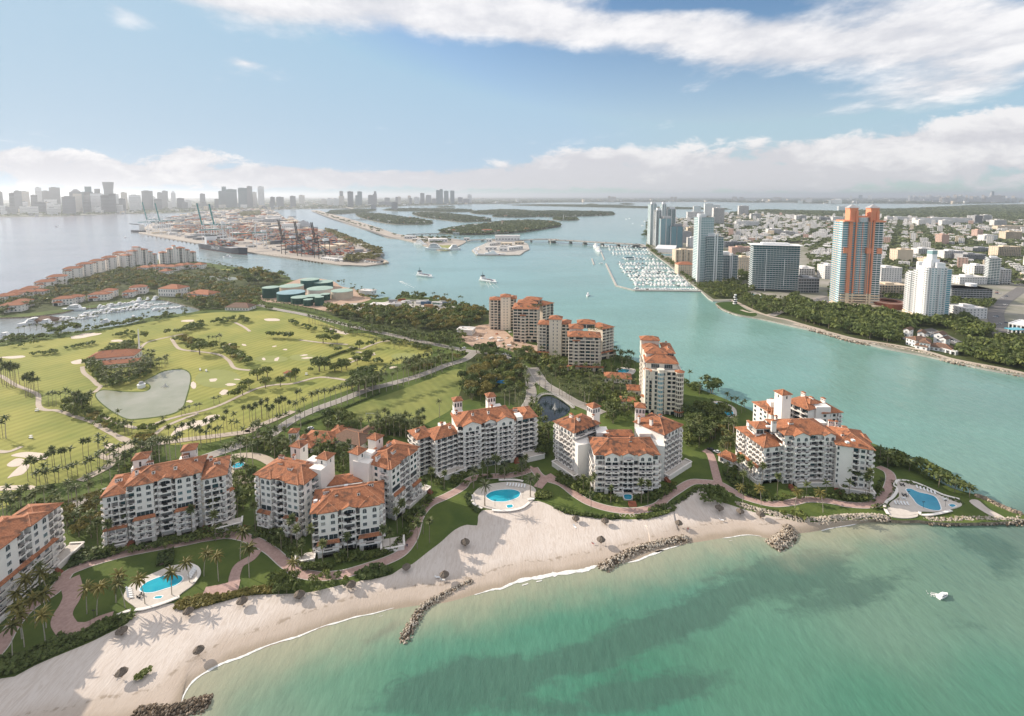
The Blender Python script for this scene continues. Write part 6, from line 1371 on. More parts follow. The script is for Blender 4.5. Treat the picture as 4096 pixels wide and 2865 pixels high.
boulders('rock_revetment','C 1655,1196 1740,1204 1830,1206 1930,1200 2040,1200 2130,1200 2230,1205 2310,1195',7,1.5,640,'boulder shore in front of the point pool','rock revetment',(RP_,RK_,RD_),(.65,1.3),wet=0,z=.3)
boulders('rock_revetment','C 1985,1055 2060,1080 2130,1115 2210,1150 2290,1178',6,1.6,380,'grey boulder shore on the channel side of the point','rock revetment',(RK_,RK_,RD_),(.9,1.8),z=.4)
boulders('rock_revetment','C 870,2 980,28 1100,62 1250,104 1380,125 1500,143 1620,165 1740,195 1850,228 1980,252 2100,275 2210,297 2320,320',9,2.2,900,'boulder seawall below the far park walkway','rock revetment',(RP_,RK_,RD_),(1.4,2.8),wet=0)
boulders('rock_revetment','F 1190,1178 1230,1232 1300,1268 1400,1302 1550,1328 1700,1355 1850,1388 2000,1422 2150,1450 2290,1482',6,1.6,420,'boulder edge along the far park point','rock revetment',(RK_,RK_,RD_),(1.2,2.2))
boulders('rock_revetment','B 1925,930 1960,935 2040,935',5,1.,60,'small boulder gap in the green seawall hedge','rock revetment',(RP_,RK_,RK_),(.7,1.3),z=.6)
sheet('point_path',PL('C 1960,1085 2010,1075 2080,1130 2180,1185 2140,1192 2050,1150'),LZ+.05,'sand',label='bare sandy path on the rocky point')
mb=MB();ribbon(mb,PL('C 880,-6 1000,22 1100,45 1250,85 1380,105 1500,124 1640,150 1740,175 1850,208 2000,238 2150,265 2310,300'),6,LZ+.12);struct('walkway',mb,[PA_],'pale waterfront walkway along the far park')
mb=MB();ribbon(mb,PL('F 1350,1150 1450,1200 1600,1270 1750,1320 1900,1350 2050,1395 2290,1460'),6,LZ+.13);ribbon(mb,PL('F 1440,1250 1520,1275 1600,1275 1720,1300 1950,1225 2050,1190'),5,LZ+.14);struct('walkway',mb,[PA_],'pale walkway on the park point')
# thatched shades on the sand
def make_shade():
 th=Thing('thatched_shade',(0,0,0),'x','beach shade','thatched shades on the beach')
 c=MB();n=14;prof=[(1.95,2.15),(1.9,2.3),(1.35,2.75),(.7,3.25),(.12,3.75),(0,3.8)]
 c.lathe((0,0,0),prof,n);v=c.v[0];r=random.Random(3)
 for i in range(len(v)):v[i]*=1+r.uniform(-.07,.07)
 c.lathe((0,0,0),[(1.95,2.15),(0,2.9)],n);th.part('thatch',c,['thatch']);p=MB();p.tube((0,0,0),(0,0,3.2),.09,.08,6);th.part('pole',p,['wood']);t=MB();t.lathe((0,0,.75),[(0,.06),(.45,.06),(.45,0)],10);th.part('table',t,['wood']);return th.root
sh0=make_shade();KIDS[sh0.name]=list(sh0.children)
SHL=[('A',672,1165,'by the near left dune shrubs'),('A',1040,1055,'below the oval pool wall'),('A',1337,1000,'below the olive dune grass'),('A',1652,965,'beside the round dune bushes'),('A',672,1395,'left of the green creeper patch'),('A',1097,1270,'near the curling surf line'),('B',172,1408,'by the beach steps'),('B',535,1288,'at the edge of the dark bush'),('B',783,1342,'with two white loungers beside it'),('B',920,1128,'alone on the open sand before the shadow edge'),('B',1645,968,'below the green seawall hedge'),('B',1836,985,'below the centre block lawn'),('B',1810,1110,'next to the sunbathers above the broad groyne'),('C',425,1150,'closest to the bush clump'),('C',553,1168,'middle one under the point block bushes'),('C',678,1190,'nearest the boulder edge of the sunny lawn'),('C',176,1240,'alone near the broad pale groyne')]
for i,(k,x,y,w)in enumerate(SHL):
 q=P(k,x,y,1.2);o=sh0 if i==0 else copy_tree(sh0,(q.x,q.y,1.15),ru(0,6),None,ru(.92,1.1));o.location=(q.x,q.y,1.15 if inside(q,VEG+WATERLINE[::-1])else 1.3);o['label']='grey thatched beach shade '+w
# loungers, people, lamps
def make_lounger(m):
 th=Thing('lounger',(0,0,0),'x','sun lounger','sun loungers');f=MB();f.box((0,-.15,.28),(.65,1.4,.08));th.part('seat',f,[m]);b=MB();b.add([(-.32,.55,.34),(.32,.55,.34),(.32,1.1,.85),(-.32,1.1,.85),(-.32,.58,.26),(.32,.58,.26),(.32,1.14,.78),(-.32,1.14,.78)],[(0,1,2,3),(4,7,6,5),(0,4,5,1),(1,5,6,2),(2,6,7,3),(3,7,4,0)]);th.part('backrest',b,[m])
 for x in(-.27,.27):
  for y in(-.75,.45):l=MB();l.box((x,y,0),(.06,.06,.28));th.part('leg',l,[SW])
 return th.root
lg0=make_lounger(WP);KIDS[lg0.name]=list(lg0.children);first=[True]
def lounger(p,rz,label,group,z=LZ+.05):
 o=lg0 if first[0]else copy_tree(lg0);first[0]=False;o.location=(p.x,p.y,z);o.rotation_euler=(0,0,rz);o['label']=label;o['group']=group;o.scale=(1.15,)*3
def person(p,label,shirt,skin=(.42,.26,.18),pants=RL,pose='stand',rz=0,z=1.2):
 bm=bmesh.new();sk=bm.verts.layers.skin.verify()
 if pose=='stand':J=[(0,0,.95,.13),(0,0,1.2,.12),(0,0,1.42,.13),(0,0,1.52,.06),(0,0,1.68,.095),(-.1,0,.9,.09),(-.12,.06,.5,.065),(-.12,0,.08,.045),(.1,0,.9,.09),(.12,-.1,.5,.065),(.13,.08,.08,.045),(-.2,0,1.40,.05),(-.26,.02,1.12,.04),(-.26,-.08,.88,.035),(.2,0,1.40,.05),(.26,.02,1.12,.04),(.26,-.08,.88,.035)]
 else:J=[(0,0,.35,.13),(0,.25,.45,.12),(0,.45,.58,.13),(0,.54,.64,.06),(0,.68,.74,.095),(-.1,-.05,.34,.09),(-.12,-.42,.42,.065),(-.12,-.8,.32,.045),(.1,-.05,.34,.09),(.12,-.42,.5,.065),(.13,-.75,.32,.045),(-.2,.42,.56,.05),(-.26,.2,.4,.04),(-.26,0,.36,.035),(.2,.42,.56,.05),(.26,.2,.4,.04),(.26,0,.36,.035)]
 E=[(0,1),(1,2),(2,3),(3,4),(0,5),(5,6),(6,7),(0,8),(8,9),(9,10),(2,11),(11,12),(12,13),(2,14),(14,15),(15,16)]
 vs=[bm.verts.new(j[:3])for j in J]
 for v,j in zip(vs,J):v[sk].radius=(j[3],j[3])
 vs[0][sk].use_root=True
 for a,b in E:bm.edges.new((vs[a],vs[b]))
 me=bpy.data.meshes.new('person');bm.to_mesh(me);bm.free();nm='skin_'+shirt
 if nm not in MATS:
  mat(nm,{'navy':(.03,.04,.09),'white':(.7,.7,.7),'red':(.5,.06,.05),'tan':skin}[shirt],.8)
 me.materials.append(MATS[nm]);o=link('person',me,None,(p.x,p.y,z),rz);m=o.modifiers.new('skin','SKIN');s=o.modifiers.new('sub','SUBSURF');s.levels=1;s.render_levels=1
 tag(o,label,'person','people on the beach and path');h=MB();
 if pose=='stand':h.lathe((0,.01,1.62),[(.105,0),(.11,.08),(.06,.16),(0,.17)],8);
 else:h.lathe((0,.72,.72),[(.105,0),(.11,.08),(.06,.16),(0,.17)],8)
 link('hair',h.mesh('hair',[RL]),o);return o
q=P('B',533,1133);person(q,'person in dark clothes walking on the brick promenade, left one of a pair','navy',z=LZ+.2);q=P('B',541,1133);person(q,'person in dark clothes walking on the brick promenade, right one of a pair','navy',rz=.3,z=LZ+.2)
q=P('B',1757,1112,1);person(q,'person in red reclining on the sand beside a thatched shade','red',pose='sit',rz=1,z=1.1);q=P('B',1768,1112,1);person(q,'person in white reclining on the sand beside a thatched shade','white',pose='sit',rz=1,z=1.1)
q=P('C',233,1262,1);person(q,'person in red standing on the sand below the broad groyne beach','red',z=.9);q=P('C',240,1275,1);person(q,'person in white strolling on the wet sand','white',z=.8);q=P('A',640,1388,1);person(q,'person lying beside the shade near the creeper patch','tan',pose='sit',rz=2,z=1.1);q=P('C',432,1199,1);person(q,'person sunbathing on a towel before the bush clump','tan',pose='sit',rz=1.5,z=1.1)
for x,y,rz,l in((740,1330,1.6,'white sun lounger left of a thatched shade, upper one'),(775,1348,1.6,'white sun lounger below a thatched shade, lower one')):lounger(P('B',x,y,1.2),rz,l,'loungers on the sand',1.15)
lounger(P('B',1640,1000,1.2),.5,'white sun lounger on the sand below the hedge shade','loungers on the sand',1.15);lounger(P('C',440,1200,1.2),1.3,'white sun lounger with a sunbather before the bush clump','loungers on the sand',1.15)
# pools
m=mat('pool_water',(.02,.36,.50),.06,spec=.5,bump=.03,bscale=.9,col2=(.03,.44,.56),scale=.25)
mat('pool_water_deep',(.02,.26,.40),.06,spec=.5,bump=.03,bscale=.9,col2=(.03,.32,.46),scale=.2)
def pool(deck,water,label,spa=None,wm='pool_water',z=.35,wall=None,wl=None,cat='swimming pool'):
 dk=spline(PL(deck),True,None,5);c=sum(dk,Ve((0,0)))/len(dk);th=Thing('swimming_pool',(c.x,c.y,LZ),label,cat,'beach pools')
 d=MB();d.prism([tuple(p)for p in dk],LZ-.6,LZ+z,0);th.part(DK_,d,[DK_])
 for i,(s,nm)in enumerate([(water,'water')]+([(spa,'spa_water')]if spa else[])):
  w=spline(PL(s,LZ+z),True,None,5);m=MB();v=[(p.x,p.y,LZ+z+.03)for p in w];m.add(v,fixtri(tessellate_polygon([[Ve(q)for q in v]]),v));th.part(nm,m,[wm])
  e=MB();ribbon(e,w+[w[0]],.45,LZ+z+.06,0,False);th.part('coping',e,[WP])
 if wall:
  for s in wall:
   p=spline(PL(s,LZ+z));m=MB()
   for a,b in zip(p,p[1:]):m.beam((*a,LZ+.6),(*b,LZ+.6),1.3,.35)
   th.part('garden_wall',m,[SU])
 return th
pool('A 685,935 690,965 735,1000 760,1012 850,1000 940,975 1010,925 1070,880 1098,830 1092,800 1060,772 1000,772 930,785 860,815 780,850 720,885','A 768,905 790,925 840,925 910,905 970,885 1008,855 1000,832 960,826 900,832 850,848 800,872','oval turquoise pool on a pale terrace by the left lawn','A 858,945 897,942 885,958 850,958',wall=('A 745,1022 800,1015 900,985 990,950','A 1040,770 1085,790 1098,825 1070,870','A 640,1055 690,1035 720,1025'))
pool('B 968,800 975,840 1040,872 1110,885 1200,888 1290,870 1360,830 1385,790 1375,745 1320,718 1230,705 1130,712 1040,730 985,765','B 1055,792 1090,766 1150,753 1230,751 1278,768 1275,797 1240,816 1180,832 1110,830 1070,813','round-terraced blue pool between the middle blocks','B 1190,855 1228,850 1232,868 1200,874',wall=('B 965,790 972,845 1030,880','B 1095,890 1200,893 1290,875 1340,840','B 1140,692 1240,690 1300,700','B 1330,820 1372,815'))
pool('C 1500,988 1530,960 1610,975 1700,1012 1790,1052 1880,1078 1915,1108 1860,1132 1760,1150 1655,1150 1640,1180 1560,1190 1475,1176 1455,1130 1480,1090 1530,1050','C 1570,1012 1602,1006 1650,1026 1720,1042 1762,1066 1788,1130 1752,1140 1690,1125 1640,1100 1612,1065','curving blue pool on the white terrace at the point','C 1832,1104 1860,1100 1880,1112 1855,1120','pool_water_deep',wall=('C 1500,985 1528,955 1620,968 1720,1008 1800,1045 1900,1072','C 1500,985 1515,1020 1490,1060 1455,1085 1440,1120 1462,1165','C 1655,1148 1665,1168 1720,1168 1780,1158 1850,1142'))
th=Thing('pool_steps',P('C',1560,1190),'broad curved white steps running down to the water at the point','steps')
for i in range(7):
 s=MB();k=i/6;pts=[P('C',1462+(0)*k+8*k,1148+25*k),P('C',1510,1165+24*k),P('C',1570,1172+24*k),P('C',1635,1160+26*k)];sp=spline(pts);ribbon(s,sp,1.3,LZ+.42-.26*i,0,False);th.part('step',s,[DK_])
th=pool('d 1120,1300 1245,1300 1250,1375 1230,1385 1150,1385 1125,1370','d 1135,1308 1230,1308 1234,1365 1145,1366','small teal plunge pool before the centre block entrance',None,'pool_water_deep',.8)
pool('C 365,490 400,470 450,478 520,512 530,560 470,570 430,535 385,525','C 378,492 400,480 440,488 500,518 512,552 470,555 440,530 400,515','winding pool behind the pale tower palms',None,'pool_water',.3)
pool('T 1430,860 1480,820 1600,830 1640,850 1600,890 1480,885','T 1450,860 1490,835 1570,840 1560,865 1480,875','shaded pool beside the second beige tower',None,'pool_water',.3)
pool('F 1500,1080 1540,1060 1650,1095 1780,1120 1870,1150 1860,1168 1750,1155 1620,1125 1540,1105','F 1545,1085 1600,1095 1700,1120 1800,1140 1790,1150 1690,1135 1590,1110','crescent pool terrace at the foot of the dark glass block',None,'pool_water',.6)
for i in range(6):lounger(P('C',1640+22*i,1000+7.4*i,LZ+.35),-.5,'white sun lounger behind the point pool, %s from the left'%ordn(i+1),'loungers behind the point pool',LZ+.38)
for i in range(5):lounger(P('C',1508+19*i,1098+1.5*i,LZ+.35),-.3,'white sun lounger left of the point pool, %s from the left'%ordn(i+1),'loungers left of the point pool',LZ+.38)
for i in range(7):lounger(P('B',1195+19*i,724+2*i,LZ+.35),-.2,'white sun lounger behind the round pool, %s from the left'%ordn(i+1),'loungers behind the round pool',LZ+.38)
for i in range(5):lounger(P('A',1048+7*i,842-11*i,LZ+.35),1.1,'white sun lounger right of the oval pool, %s from the front'%ordn(i+1),'loungers by the oval pool',LZ+.38)
for i in range(5):lounger(P('A',712+2*i,905+12*i,LZ+.35),1.6,'white sun lounger left of the oval pool, %s from the back'%ordn(i+1),'loungers left of the oval pool',LZ+.38)
def lamp(p,label,z=LZ+.35):
 th=Thing('lamp_post',(p.x,p.y,z),label,'lamp post','lamp posts by the pools and paths');m=MB();m.tube((p.x,p.y,z),(p.x,p.y,z+3.2),.07,.05,6);m.beam((p.x-.5,p.y,z+3.1),(p.x+.5,p.y,z+3.1),.06);th.part('post',m,[RL])
 for dx_ in(-.5,0,.5):g=MB();g.lathe((p.x+dx_,p.y,z+3.1),[(0,0),(.16,.1),(.2,.3),(0,.45)],8);th.part('lantern',g,[RL])
for k,x,y,l in(('C',1586,1062,'black lantern post left of the point pool'),('C',1677,1128,'black lantern post before the point pool'),('C',1522,1110,'black lantern post by the left loungers of the point'),('C',1812,1120,'black lantern post by the point spa'),('B',1115,866,'black lantern post in front of the round pool'),('B',1298,812,'black lantern post right of the round pool'),('A',1395,660,'black lamp post at the promenade fork'),('A',520,1072,'black lamp post on the near left lawn'),('A',1236,632,'short black post beside the promenade')):
 lamp(P(k,x,y,LZ),l)
def table_set(p,label,m=WP,z=LZ+.38):
 th=Thing('table_set',(p.x,p.y,z),label,'patio table','patio tables by the pools');t=MB();t.lathe((p.x,p.y,z),[(.08,0),(.08,.7),(.6,.7),(.6,.75),(0,.75)],12);th.part('table_top',t,[m])
 for a in range(4):c=MB();q=p+Ve((cos(a*1.57+.4),sin(a*1.57+.4)))*1.0;c.box((q.x,q.y,z),(.5,.5,.45),a,0);c.box((q.x+cos(a*1.57+.4)*.25,q.y+sin(a*1.57+.4)*.25,z+.45),(.5,.08,.45),a*1.57+.4+1.57,0);th.part('chair',c,[m])
for k,x,y,l,m_ in(('C',1562,1052,'dark patio table set behind the left loungers',RL),('C',1557,1072,'white patio table set by the left loungers',WP),('C',1810,1078,'white patio table set right of the point pool',WP),('C',1548,988,'dark patio table set by the curved wall',RL),('A',775,950,'dark patio table set by the oval pool steps',RL)):table_set(P(k,x,y,LZ),l,m_)
# other island buildings
def house(name,p,w,d,h,rz,label,group,wall=SU,roof=TF,win='ww',nf=2,cat='house',pitch=.42,extra=0,over=.7):
 dv=Ve((cos(rz),sin(rz)));n=Ve((dv.y,-dv.x));p=Ve(p[:2]);P0=p-dv*w/2+n*d/2;P1=P0+dv*w;th=Thing(name,(*p,LZ),label,cat,group)
 nb=max(1,int(w/4));wing(th,P0,P1,d,LZ,nf,h/nf,(win*nb)[:nb],('b'*max(1,int(d/5)))[:4],('w'*max(1,int(d/5)))[:4],'',wallm=wall,roofm=roof,pitch=pitch,over=over,chim=((.3,.4,2.2,0),)if w>9 else())
 if extra:
  q0=P0+dv*w*.1+n*d*.28;wing(th,q0,q0+dv*w*.42,d*.5,LZ,max(1,nf-1),h/nf,'Aw' if extra==1 else 'ww','w','w','',wallm=wall,roofm=roof,pitch=pitch,over=over)
 return th
SHORE=[(20,505,9,16,2),(110,478,9,18,3),(200,455,10,20,3),(300,425,14,24,4),(380,400,17,26,5),(480,352,20,26,6),(560,335,24,24,7),(640,310,24,24,7),(720,295,27,24,8),(790,270,30,24,9)]
for i,(x,y,h,w,nf)in enumerate(SHORE):
 q=P('D',x,y);house(AP_,q,w,16,h,R(32),'white stepped shore block with terracotta roofs, %s from the left in the row'%ordn(i+1),'stepped white blocks on the left shore',SU,TF,'wSw',nf,AB,.4,2)
def shore_tall(k,x0,x1,yb,h,nf,label,rz):
 a,b=P(k,x0,yb[0]),P(k,x1,yb[1]);d=(b-a).normalized();n=Ve((d.y,-d.x));L=(b-a).length;th=Thing(AP_,a.lerp(b,.5),label,AB,'stepped white blocks on the left shore')
 kk=dict(roofm=TF,wallm=SU)
 for t0,t1,hh,o in((0,.2,.72,0),(.2,.36,.92,2),(.36,.44,1.12,4),(.44,.7,.95,1),(.7,.82,.8,3),(.82,1.,.62,0)):
  f=max(3,int(nf*hh));wing(th,a+d*L*t0+n*o,a+d*L*t1+n*o,20,LZ,f,h*hh/f,'wbw' if t1-t0>.1 else 'n','ws','ws','',pitch=.35,chim=((.5,.5,3,0),)if t1-t0>.15 else(),**kk)
shore_tall('D',830,1035,(290,262),40,11,'tallest cream block at the head of the stepped shore row',0)
shore_tall('D',1050,1290,(258,240),36,10,'detached cream block standing alone past the shore row',0)
for i,(x,y,w,h)in enumerate(sorted([(90,565,26,9),(150,535,20,8),(60,500,26,9),(170,480,24,10),(430,520,24,9),(500,505,18,8),(660,490,26,9),(720,470,18,10),(850,470,14,8),(910,450,22,11),(940,445,12,7),(260,470,20,9)])):
 house('villa',P('D',x,y),w,14,h,R(20+ru(-8,8)),'white basin-side villa with orange tile roofs, %s from the left'%ordn(i+1),'white villas along the yacht basin',nf=2,extra=1)
house('villa',P('D',1145,460),34,24,12,R(-8),'big white villa with a broad orange roof behind the basin end','villas inland of the basin',nf=2,extra=0)
house('villa',P('D',1340,480),40,22,8,R(-15),'long low villa with several orange roofs before the trees','villas inland of the basin',nf=2,extra=1)
house('pavilion',P('D',1580,552),34,18,4,R(-5),'wide low clubhouse with brown hip roof at the top of the course','clubhouses',roof='brown_tile',nf=1,cat='pavilion',pitch=.5)
for i,(x,y,w)in enumerate(sorted([(960,305,26),(1010,300,22),(1060,298,30),(1130,300,24),(1190,290,24),(1230,285,18),(1310,285,22),(1090,330,18)])):house('villa',P('D',x,y),w,16,9,R(-5),'far villa with pale orange roof among trees, %s from the left'%ordn(i+1),'far villas among the trees',nf=2,extra=2)
house('clubhouse',P('D',755,890),38,18,6,R(18),'orange-roofed golf clubhouse above the lake','clubhouses',nf=1,cat='clubhouse',extra=0,pitch=.45)
house('clubhouse',P('D',785,925),36,10,3.6,R(18),'lower front wing building of the golf clubhouse','clubhouses',nf=1,cat='clubhouse',pitch=.4)
house('hut',P('D',1890,990),5,5,3.2,R(-10),'small white hut with red roof beside the cart path','small huts',nf=1,cat='hut')
th=Thing('pavilion',P('D',928,1066),'white domed pavilion at the lake edge','pavilion');m=MB();q=P('D',928,1066);m.lathe((q.x,q.y,LZ),[(2.8,0),(2.8,2.4),(3,2.4),(3,2.8),(1.9,2.8),(1.9,3.6)],16);th.part(WL,m,[WP]);m=MB();m.lathe((q.x,q.y,LZ+3.6),[(2.0,0),(1.8,.7),(1.2,1.4),(0,1.7)],16);th.part('dome',m,[CG])
q=P('D',917,850);th=Thing('flagpole',q,'tall white tapering mast above the clubhouse forecourt','mast');m=MB();m.tube((q.x,q.y,LZ),(q.x,q.y,LZ+26),1.1,.35,8);th.part('shaft',m,[WP]);m=MB();m.lathe((q.x,q.y,LZ),[(2.4,0),(2.2,1.5),(0,1.6)],10);th.part('base',m,[CO_])
def tiled():
 p=lambda x,y,z=5.5:P('b',x,y,z);k=dict(roofm=TA,wallm=SU)
 th=Thing('house',P('b',850,230),'low terracotta-tiled house with lookout turrets behind the stepped block','house','tiled houses by the avenue')
 a,b=p(720,250),p(1090,270);d=(b-a).normalized();n=Ve((d.y,-d.x));wing(th,a,b,14,LZ,1,4,'AAwAAwA','w','w','',pitch=.45,**k);wing(th,a+d*14-n*8,a+d*24-n*8,14,LZ,1,4.5,'ww','w','w','',pitch=.45,**k);wing(th,a+d*2+n*6,a+d*10+n*6,8,LZ,1,3.6,'AA','w','w','',pitch=.4,**k)
 belvedere(th,p(650,190,6),5,.1,LZ,8.);
 q=p(765,200,7);m=MB();m.lathe((q.x,q.y,LZ),[(2.2,0),(2.2,6.)],12);th.part('turret',m,[SU]);m=MB();m.lathe((q.x,q.y,LZ+6.),[(2.8,0),(0,1.8)],12);th.part('turret_roof',m,[TA]);th.done()
 th=Thing('house',P('b',1230,250),'low brown-tiled house beside the lookout-turret house','house','tiled houses by the avenue');a,b=p(1060,205),p(1400,300);d=(b-a).normalized();n=Ve((d.y,-d.x));kk=dict(roofm=BT_,wallm=SU);wing(th,a,b,15,LZ,1,4,'LwLwL','w','w','',pitch=.4,**kk);wing(th,a+d*12-n*6,a+d*22-n*6,16,LZ,1,4.4,'ww','w','w','',pitch=.4,**kk);th.done()
tiled()
house('house',P('T',1455,950),22,12,4,R(-10),'low orange-roofed villa in the round garden court','tiled houses by the towers',nf=1,roof=TA);house('house',P('T',1645,1090),14,10,5,R(-8),'small cream gatehouse with orange roof below the pale tower','tiled houses by the towers',wall='stucco_cream',nf=1,roof=TA);house('house',P('T',1570,1190),12,8,3.5,R(-8),'orange roof behind the garden shrubs of the centre block','tiled houses by the towers',nf=1,roof=TA)
house('garage',P('e',190,1000),9,8,3.6,R(-55),'small white garage with orange roof beside the point block','tiled houses by the towers',nf=1,roof=TA,cat='garage')
def fountain(p,r,h,label,basin=None):
 th=Thing('fountain',(p.x,p.y,LZ+.1),label,'fountain','fountains')
 m=MB();rr=random.Random(2)
 for i in range(46):
  a=rr.uniform(0,6.28);k=rr.random();v=Ve((cos(a),sin(a),0))
  m.tube(Ve((p.x,p.y,LZ+.2))+v*r*.12*k,Ve((p.x,p.y,LZ+h*(1-k*.6)))+v*r*.3*k,.07,.02,4,0,False);m.tube(Ve((p.x,p.y,LZ+h*(1-k*.6)))+v*r*.3*k,Ve((p.x,p.y,LZ+.15))+v*r*k,.02,.09,4,0,False)
 th.part('spray',m,[FO_])
 if basin:
  b=MB();b.lathe((p.x,p.y,LZ),[(basin,0),(basin,.8),(basin-.5,.8),(basin-.5,.5)],24);th.part('basin',b,[DK_]);w=MB();w.lathe((p.x,p.y,LZ+.6),[(basin-.5,0),(0,0)],24);th.part('water',w,['pool_water'])
fountain(P('T',815,1245),2.2,6,'white fountain jet in the dark garden pond');fountain(P('D',1087,1060),3.6,3.2,'white fountain spray in the golf lake');fountain(P('A',1315,228),1.2,1.4,'round fountain basin in the forecourt of the left block',3.6)
th=Thing('footbridge',P('T',800,1090),'curved green-railed footbridge along the dark pond','footbridge');p=resample(spline(PL('T 630,1165 660,1120 720,1098 800,1105 860,1135 920,1175 980,1220 1005,1245')),40);m=MB();ribbon(m,p,2.2,LZ+1.0,0,False);th.part(DK_,m,[CO_]);m=MB()
for s in(-1,1):
 for i in range(39):
  d=(p[i+1]-p[i]).normalized();n=Ve((-d.y,d.x))*1.1*s;m.beam((*(p[i]+n),LZ+2.0),(*(p[i+1]+n),LZ+2.0),.1);m.beam((*(p[i]+n),LZ+1.5),(*(p[i+1]+n),LZ+1.5),.06);m.beam((*(p[i]+n),LZ+.2),(*(p[i]+n),LZ+2.0),.1)
th.part(RL,m,[OW])
q=P('E',926,1275);th=Thing('soccer_goal',q,'white soccer goal standing on the sports field','goal');m=MB();
for x in(-3.6,3.6):m.tube((q.x+x,q.y,LZ),(q.x+x,q.y,LZ+2.4),.08);m.tube((q.x+x,q.y,LZ+2.4),(q.x+x,q.y+1.8,LZ),.06)
m.tube((q.x-3.6,q.y,LZ+2.4),(q.x+3.6,q.y,LZ+2.4),.08);th.part('frame',m,[WP])
mat('canopy_blue',(.02,.22,.50),.7)
for x,y,w,l in((1915,1008,8,'bright blue shade sail in the park grove, right one'),(1868,978,6,'bright blue shade sail in the park grove, left one')):
 q=P('E',x,y,5);th=Thing('shade_sail',q,l,'shade sail','blue shade sails in the grove');m=MB();m.add([(q.x-w/2,q.y-2.5,5.2),(q.x+w/2,q.y-3,4.4),(q.x+w/2,q.y+2.5,5.4),(q.x-w/2,q.y+3,4.4)],[(0,1,2),(0,2,3)]);m.add([(q.x-w/2,q.y-2.5,5.1),(q.x+w/2,q.y-3,4.3),(q.x+w/2,q.y+2.5,5.3),(q.x-w/2,q.y+3,4.3)],[(2,1,0),(3,2,0)]);th.part('canopy',m,['canopy_blue'])
 for sx_,sy_ in((-1,-1),(1,-1),(1,1),(-1,1)):m=MB();m.tube((q.x+sx_*w/2,q.y+sy_*2.8,LZ),(q.x+sx_*w/2,q.y+sy_*2.8,5),.1);th.part('post',m,[SW])
# oil tanks
TK=[(162,293,372,58,'tank_green','tank_roof','dark green oil tank at the left end of the group'),(317,328,398,99,'tank_teal','tank_roof_blue','wide blue-topped teal oil tank in front'),(320,277,330,86,'tank_cream','tank_roof','cream oil tank behind the blue-topped one'),(461,230,300,67,'tank_teal','tank_roof','tall teal oil tank at the back'),(559,246,300,74,'tank_teal','tank_roof','teal oil tank at the back right'),(538,297,356,95,'tank_white','tank_roof','widest white oil tank in the middle'),(706,316,382,82,'tank_cream','tank_roof','beige oil tank at the right end'),(384,367,418,63,'tank_green','tank_roof','low green oil tank before the blue-topped one'),(488,366,405,58,'tank_green','tank_roof','low green oil tank among the small ones'),(447,385,432,34,'tank_green','tank_roof','smallest green oil tank in front'),(533,366,430,33,'tank_green','tank_roof','slim green oil tank in front'),(577,347,388,36,'tank_green','tank_roof','small dark oil tank beside the white one')]
for x,yt,yb,rr,m1,m2,lab in TK:
 q=P('E',x,yb);r=rr/1.9133/FPX*q.length*.96;q=q+q.normalized()*r;h=1.13*max(8,Hgt('E',x,yb,yt+rr*.19)-LZ);th=Thing('oil_tank',q,lab,'oil tank','oil tanks on the channel shore')
 c=MB();c.lathe((q.x,q.y,LZ),[(r,0),(r,h)],40);th.part('shell',c,[m1],smooth=True);c=MB();c.lathe((q.x,q.y,LZ+h),[(r+.12,-.3),(r+.12,.05),(0,r*.05)],40);th.part('tank_top',c,[m2])
 c=MB()
 for i in range(24):a=-1.5+i*.06;b=a+.06;z=LZ+h*i/24;c.beam((q.x+(r+.5)*cos(a*2),q.y+(r+.5)*sin(a*2),z),(q.x+(r+.5)*cos(b*2),q.y+(r+.5)*sin(b*2),z+h/24),.5,.15)
 th.part('stair',c,[m1])
sheet('tank_yard',PL('E 90,330 250,270 420,215 620,235 700,280 800,300 840,345 930,370 860,400 700,420 620,470 440,440 250,410 100,390'),LZ+.05,'dirt',label='bare yard ground round the oil tanks')
sheet('service_yard',PL('E 600,450 700,420 850,405 960,415 1100,385 1300,385 1550,430 1560,450 1400,470 1200,470 1000,455 830,480 680,470'),LZ+.06,CO_,label='pale service yard behind the trees')
sheet('work_site',PL('T 0,400 160,380 300,440 400,520 560,580 640,600 640,650 440,670 250,610 120,640 0,620 -100,560 -200,520'),LZ+.07,'dirt',label='bare pinkish ground of the construction site')
rr=random.Random(5)
for i,x in enumerate(sorted(rr.uniform(1090,1540)for _ in range(30))):
 y=rr.uniform(395,440);q=P('E',x,y);c=rr.randrange(8);th=Thing('freight_container',q,'storage container in the service yard, %s from the left'%ordn(i+1),'container','containers in the service yard');m=MB();m.box((q.x,q.y,LZ),(rr.uniform(6,13),2.6,rr.uniform(2.6,5)),rr.uniform(-.3,.3),0);th.part('body',m,['container%d'%c if rr.random()<.45 else OW])
house('shed',P('E',1655,640),18,14,6,R(-12),'white flat-roofed shed by the construction site','sheds',wall=CW,roof=OW,nf=1,cat='shed',win='s',pitch=.05);house('shed',P('E',995,445),26,16,6,R(-8),'long white-roofed shed in the service yard','sheds',wall=CW,roof=OW,nf=1,cat='shed',win='s',pitch=.08);house('shed',P('E',1140,440),20,16,6,R(-8),'grey-roofed shed in the service yard','sheds',wall=CW,roof=CG,nf=1,cat='shed',win='s',pitch=.08);house('shed',P('E',900,335),24,14,6,R(-20),'white waterfront shed behind the beige tank','sheds',wall=CW,roof=OW,nf=1,cat='shed',win='s',pitch=.1)
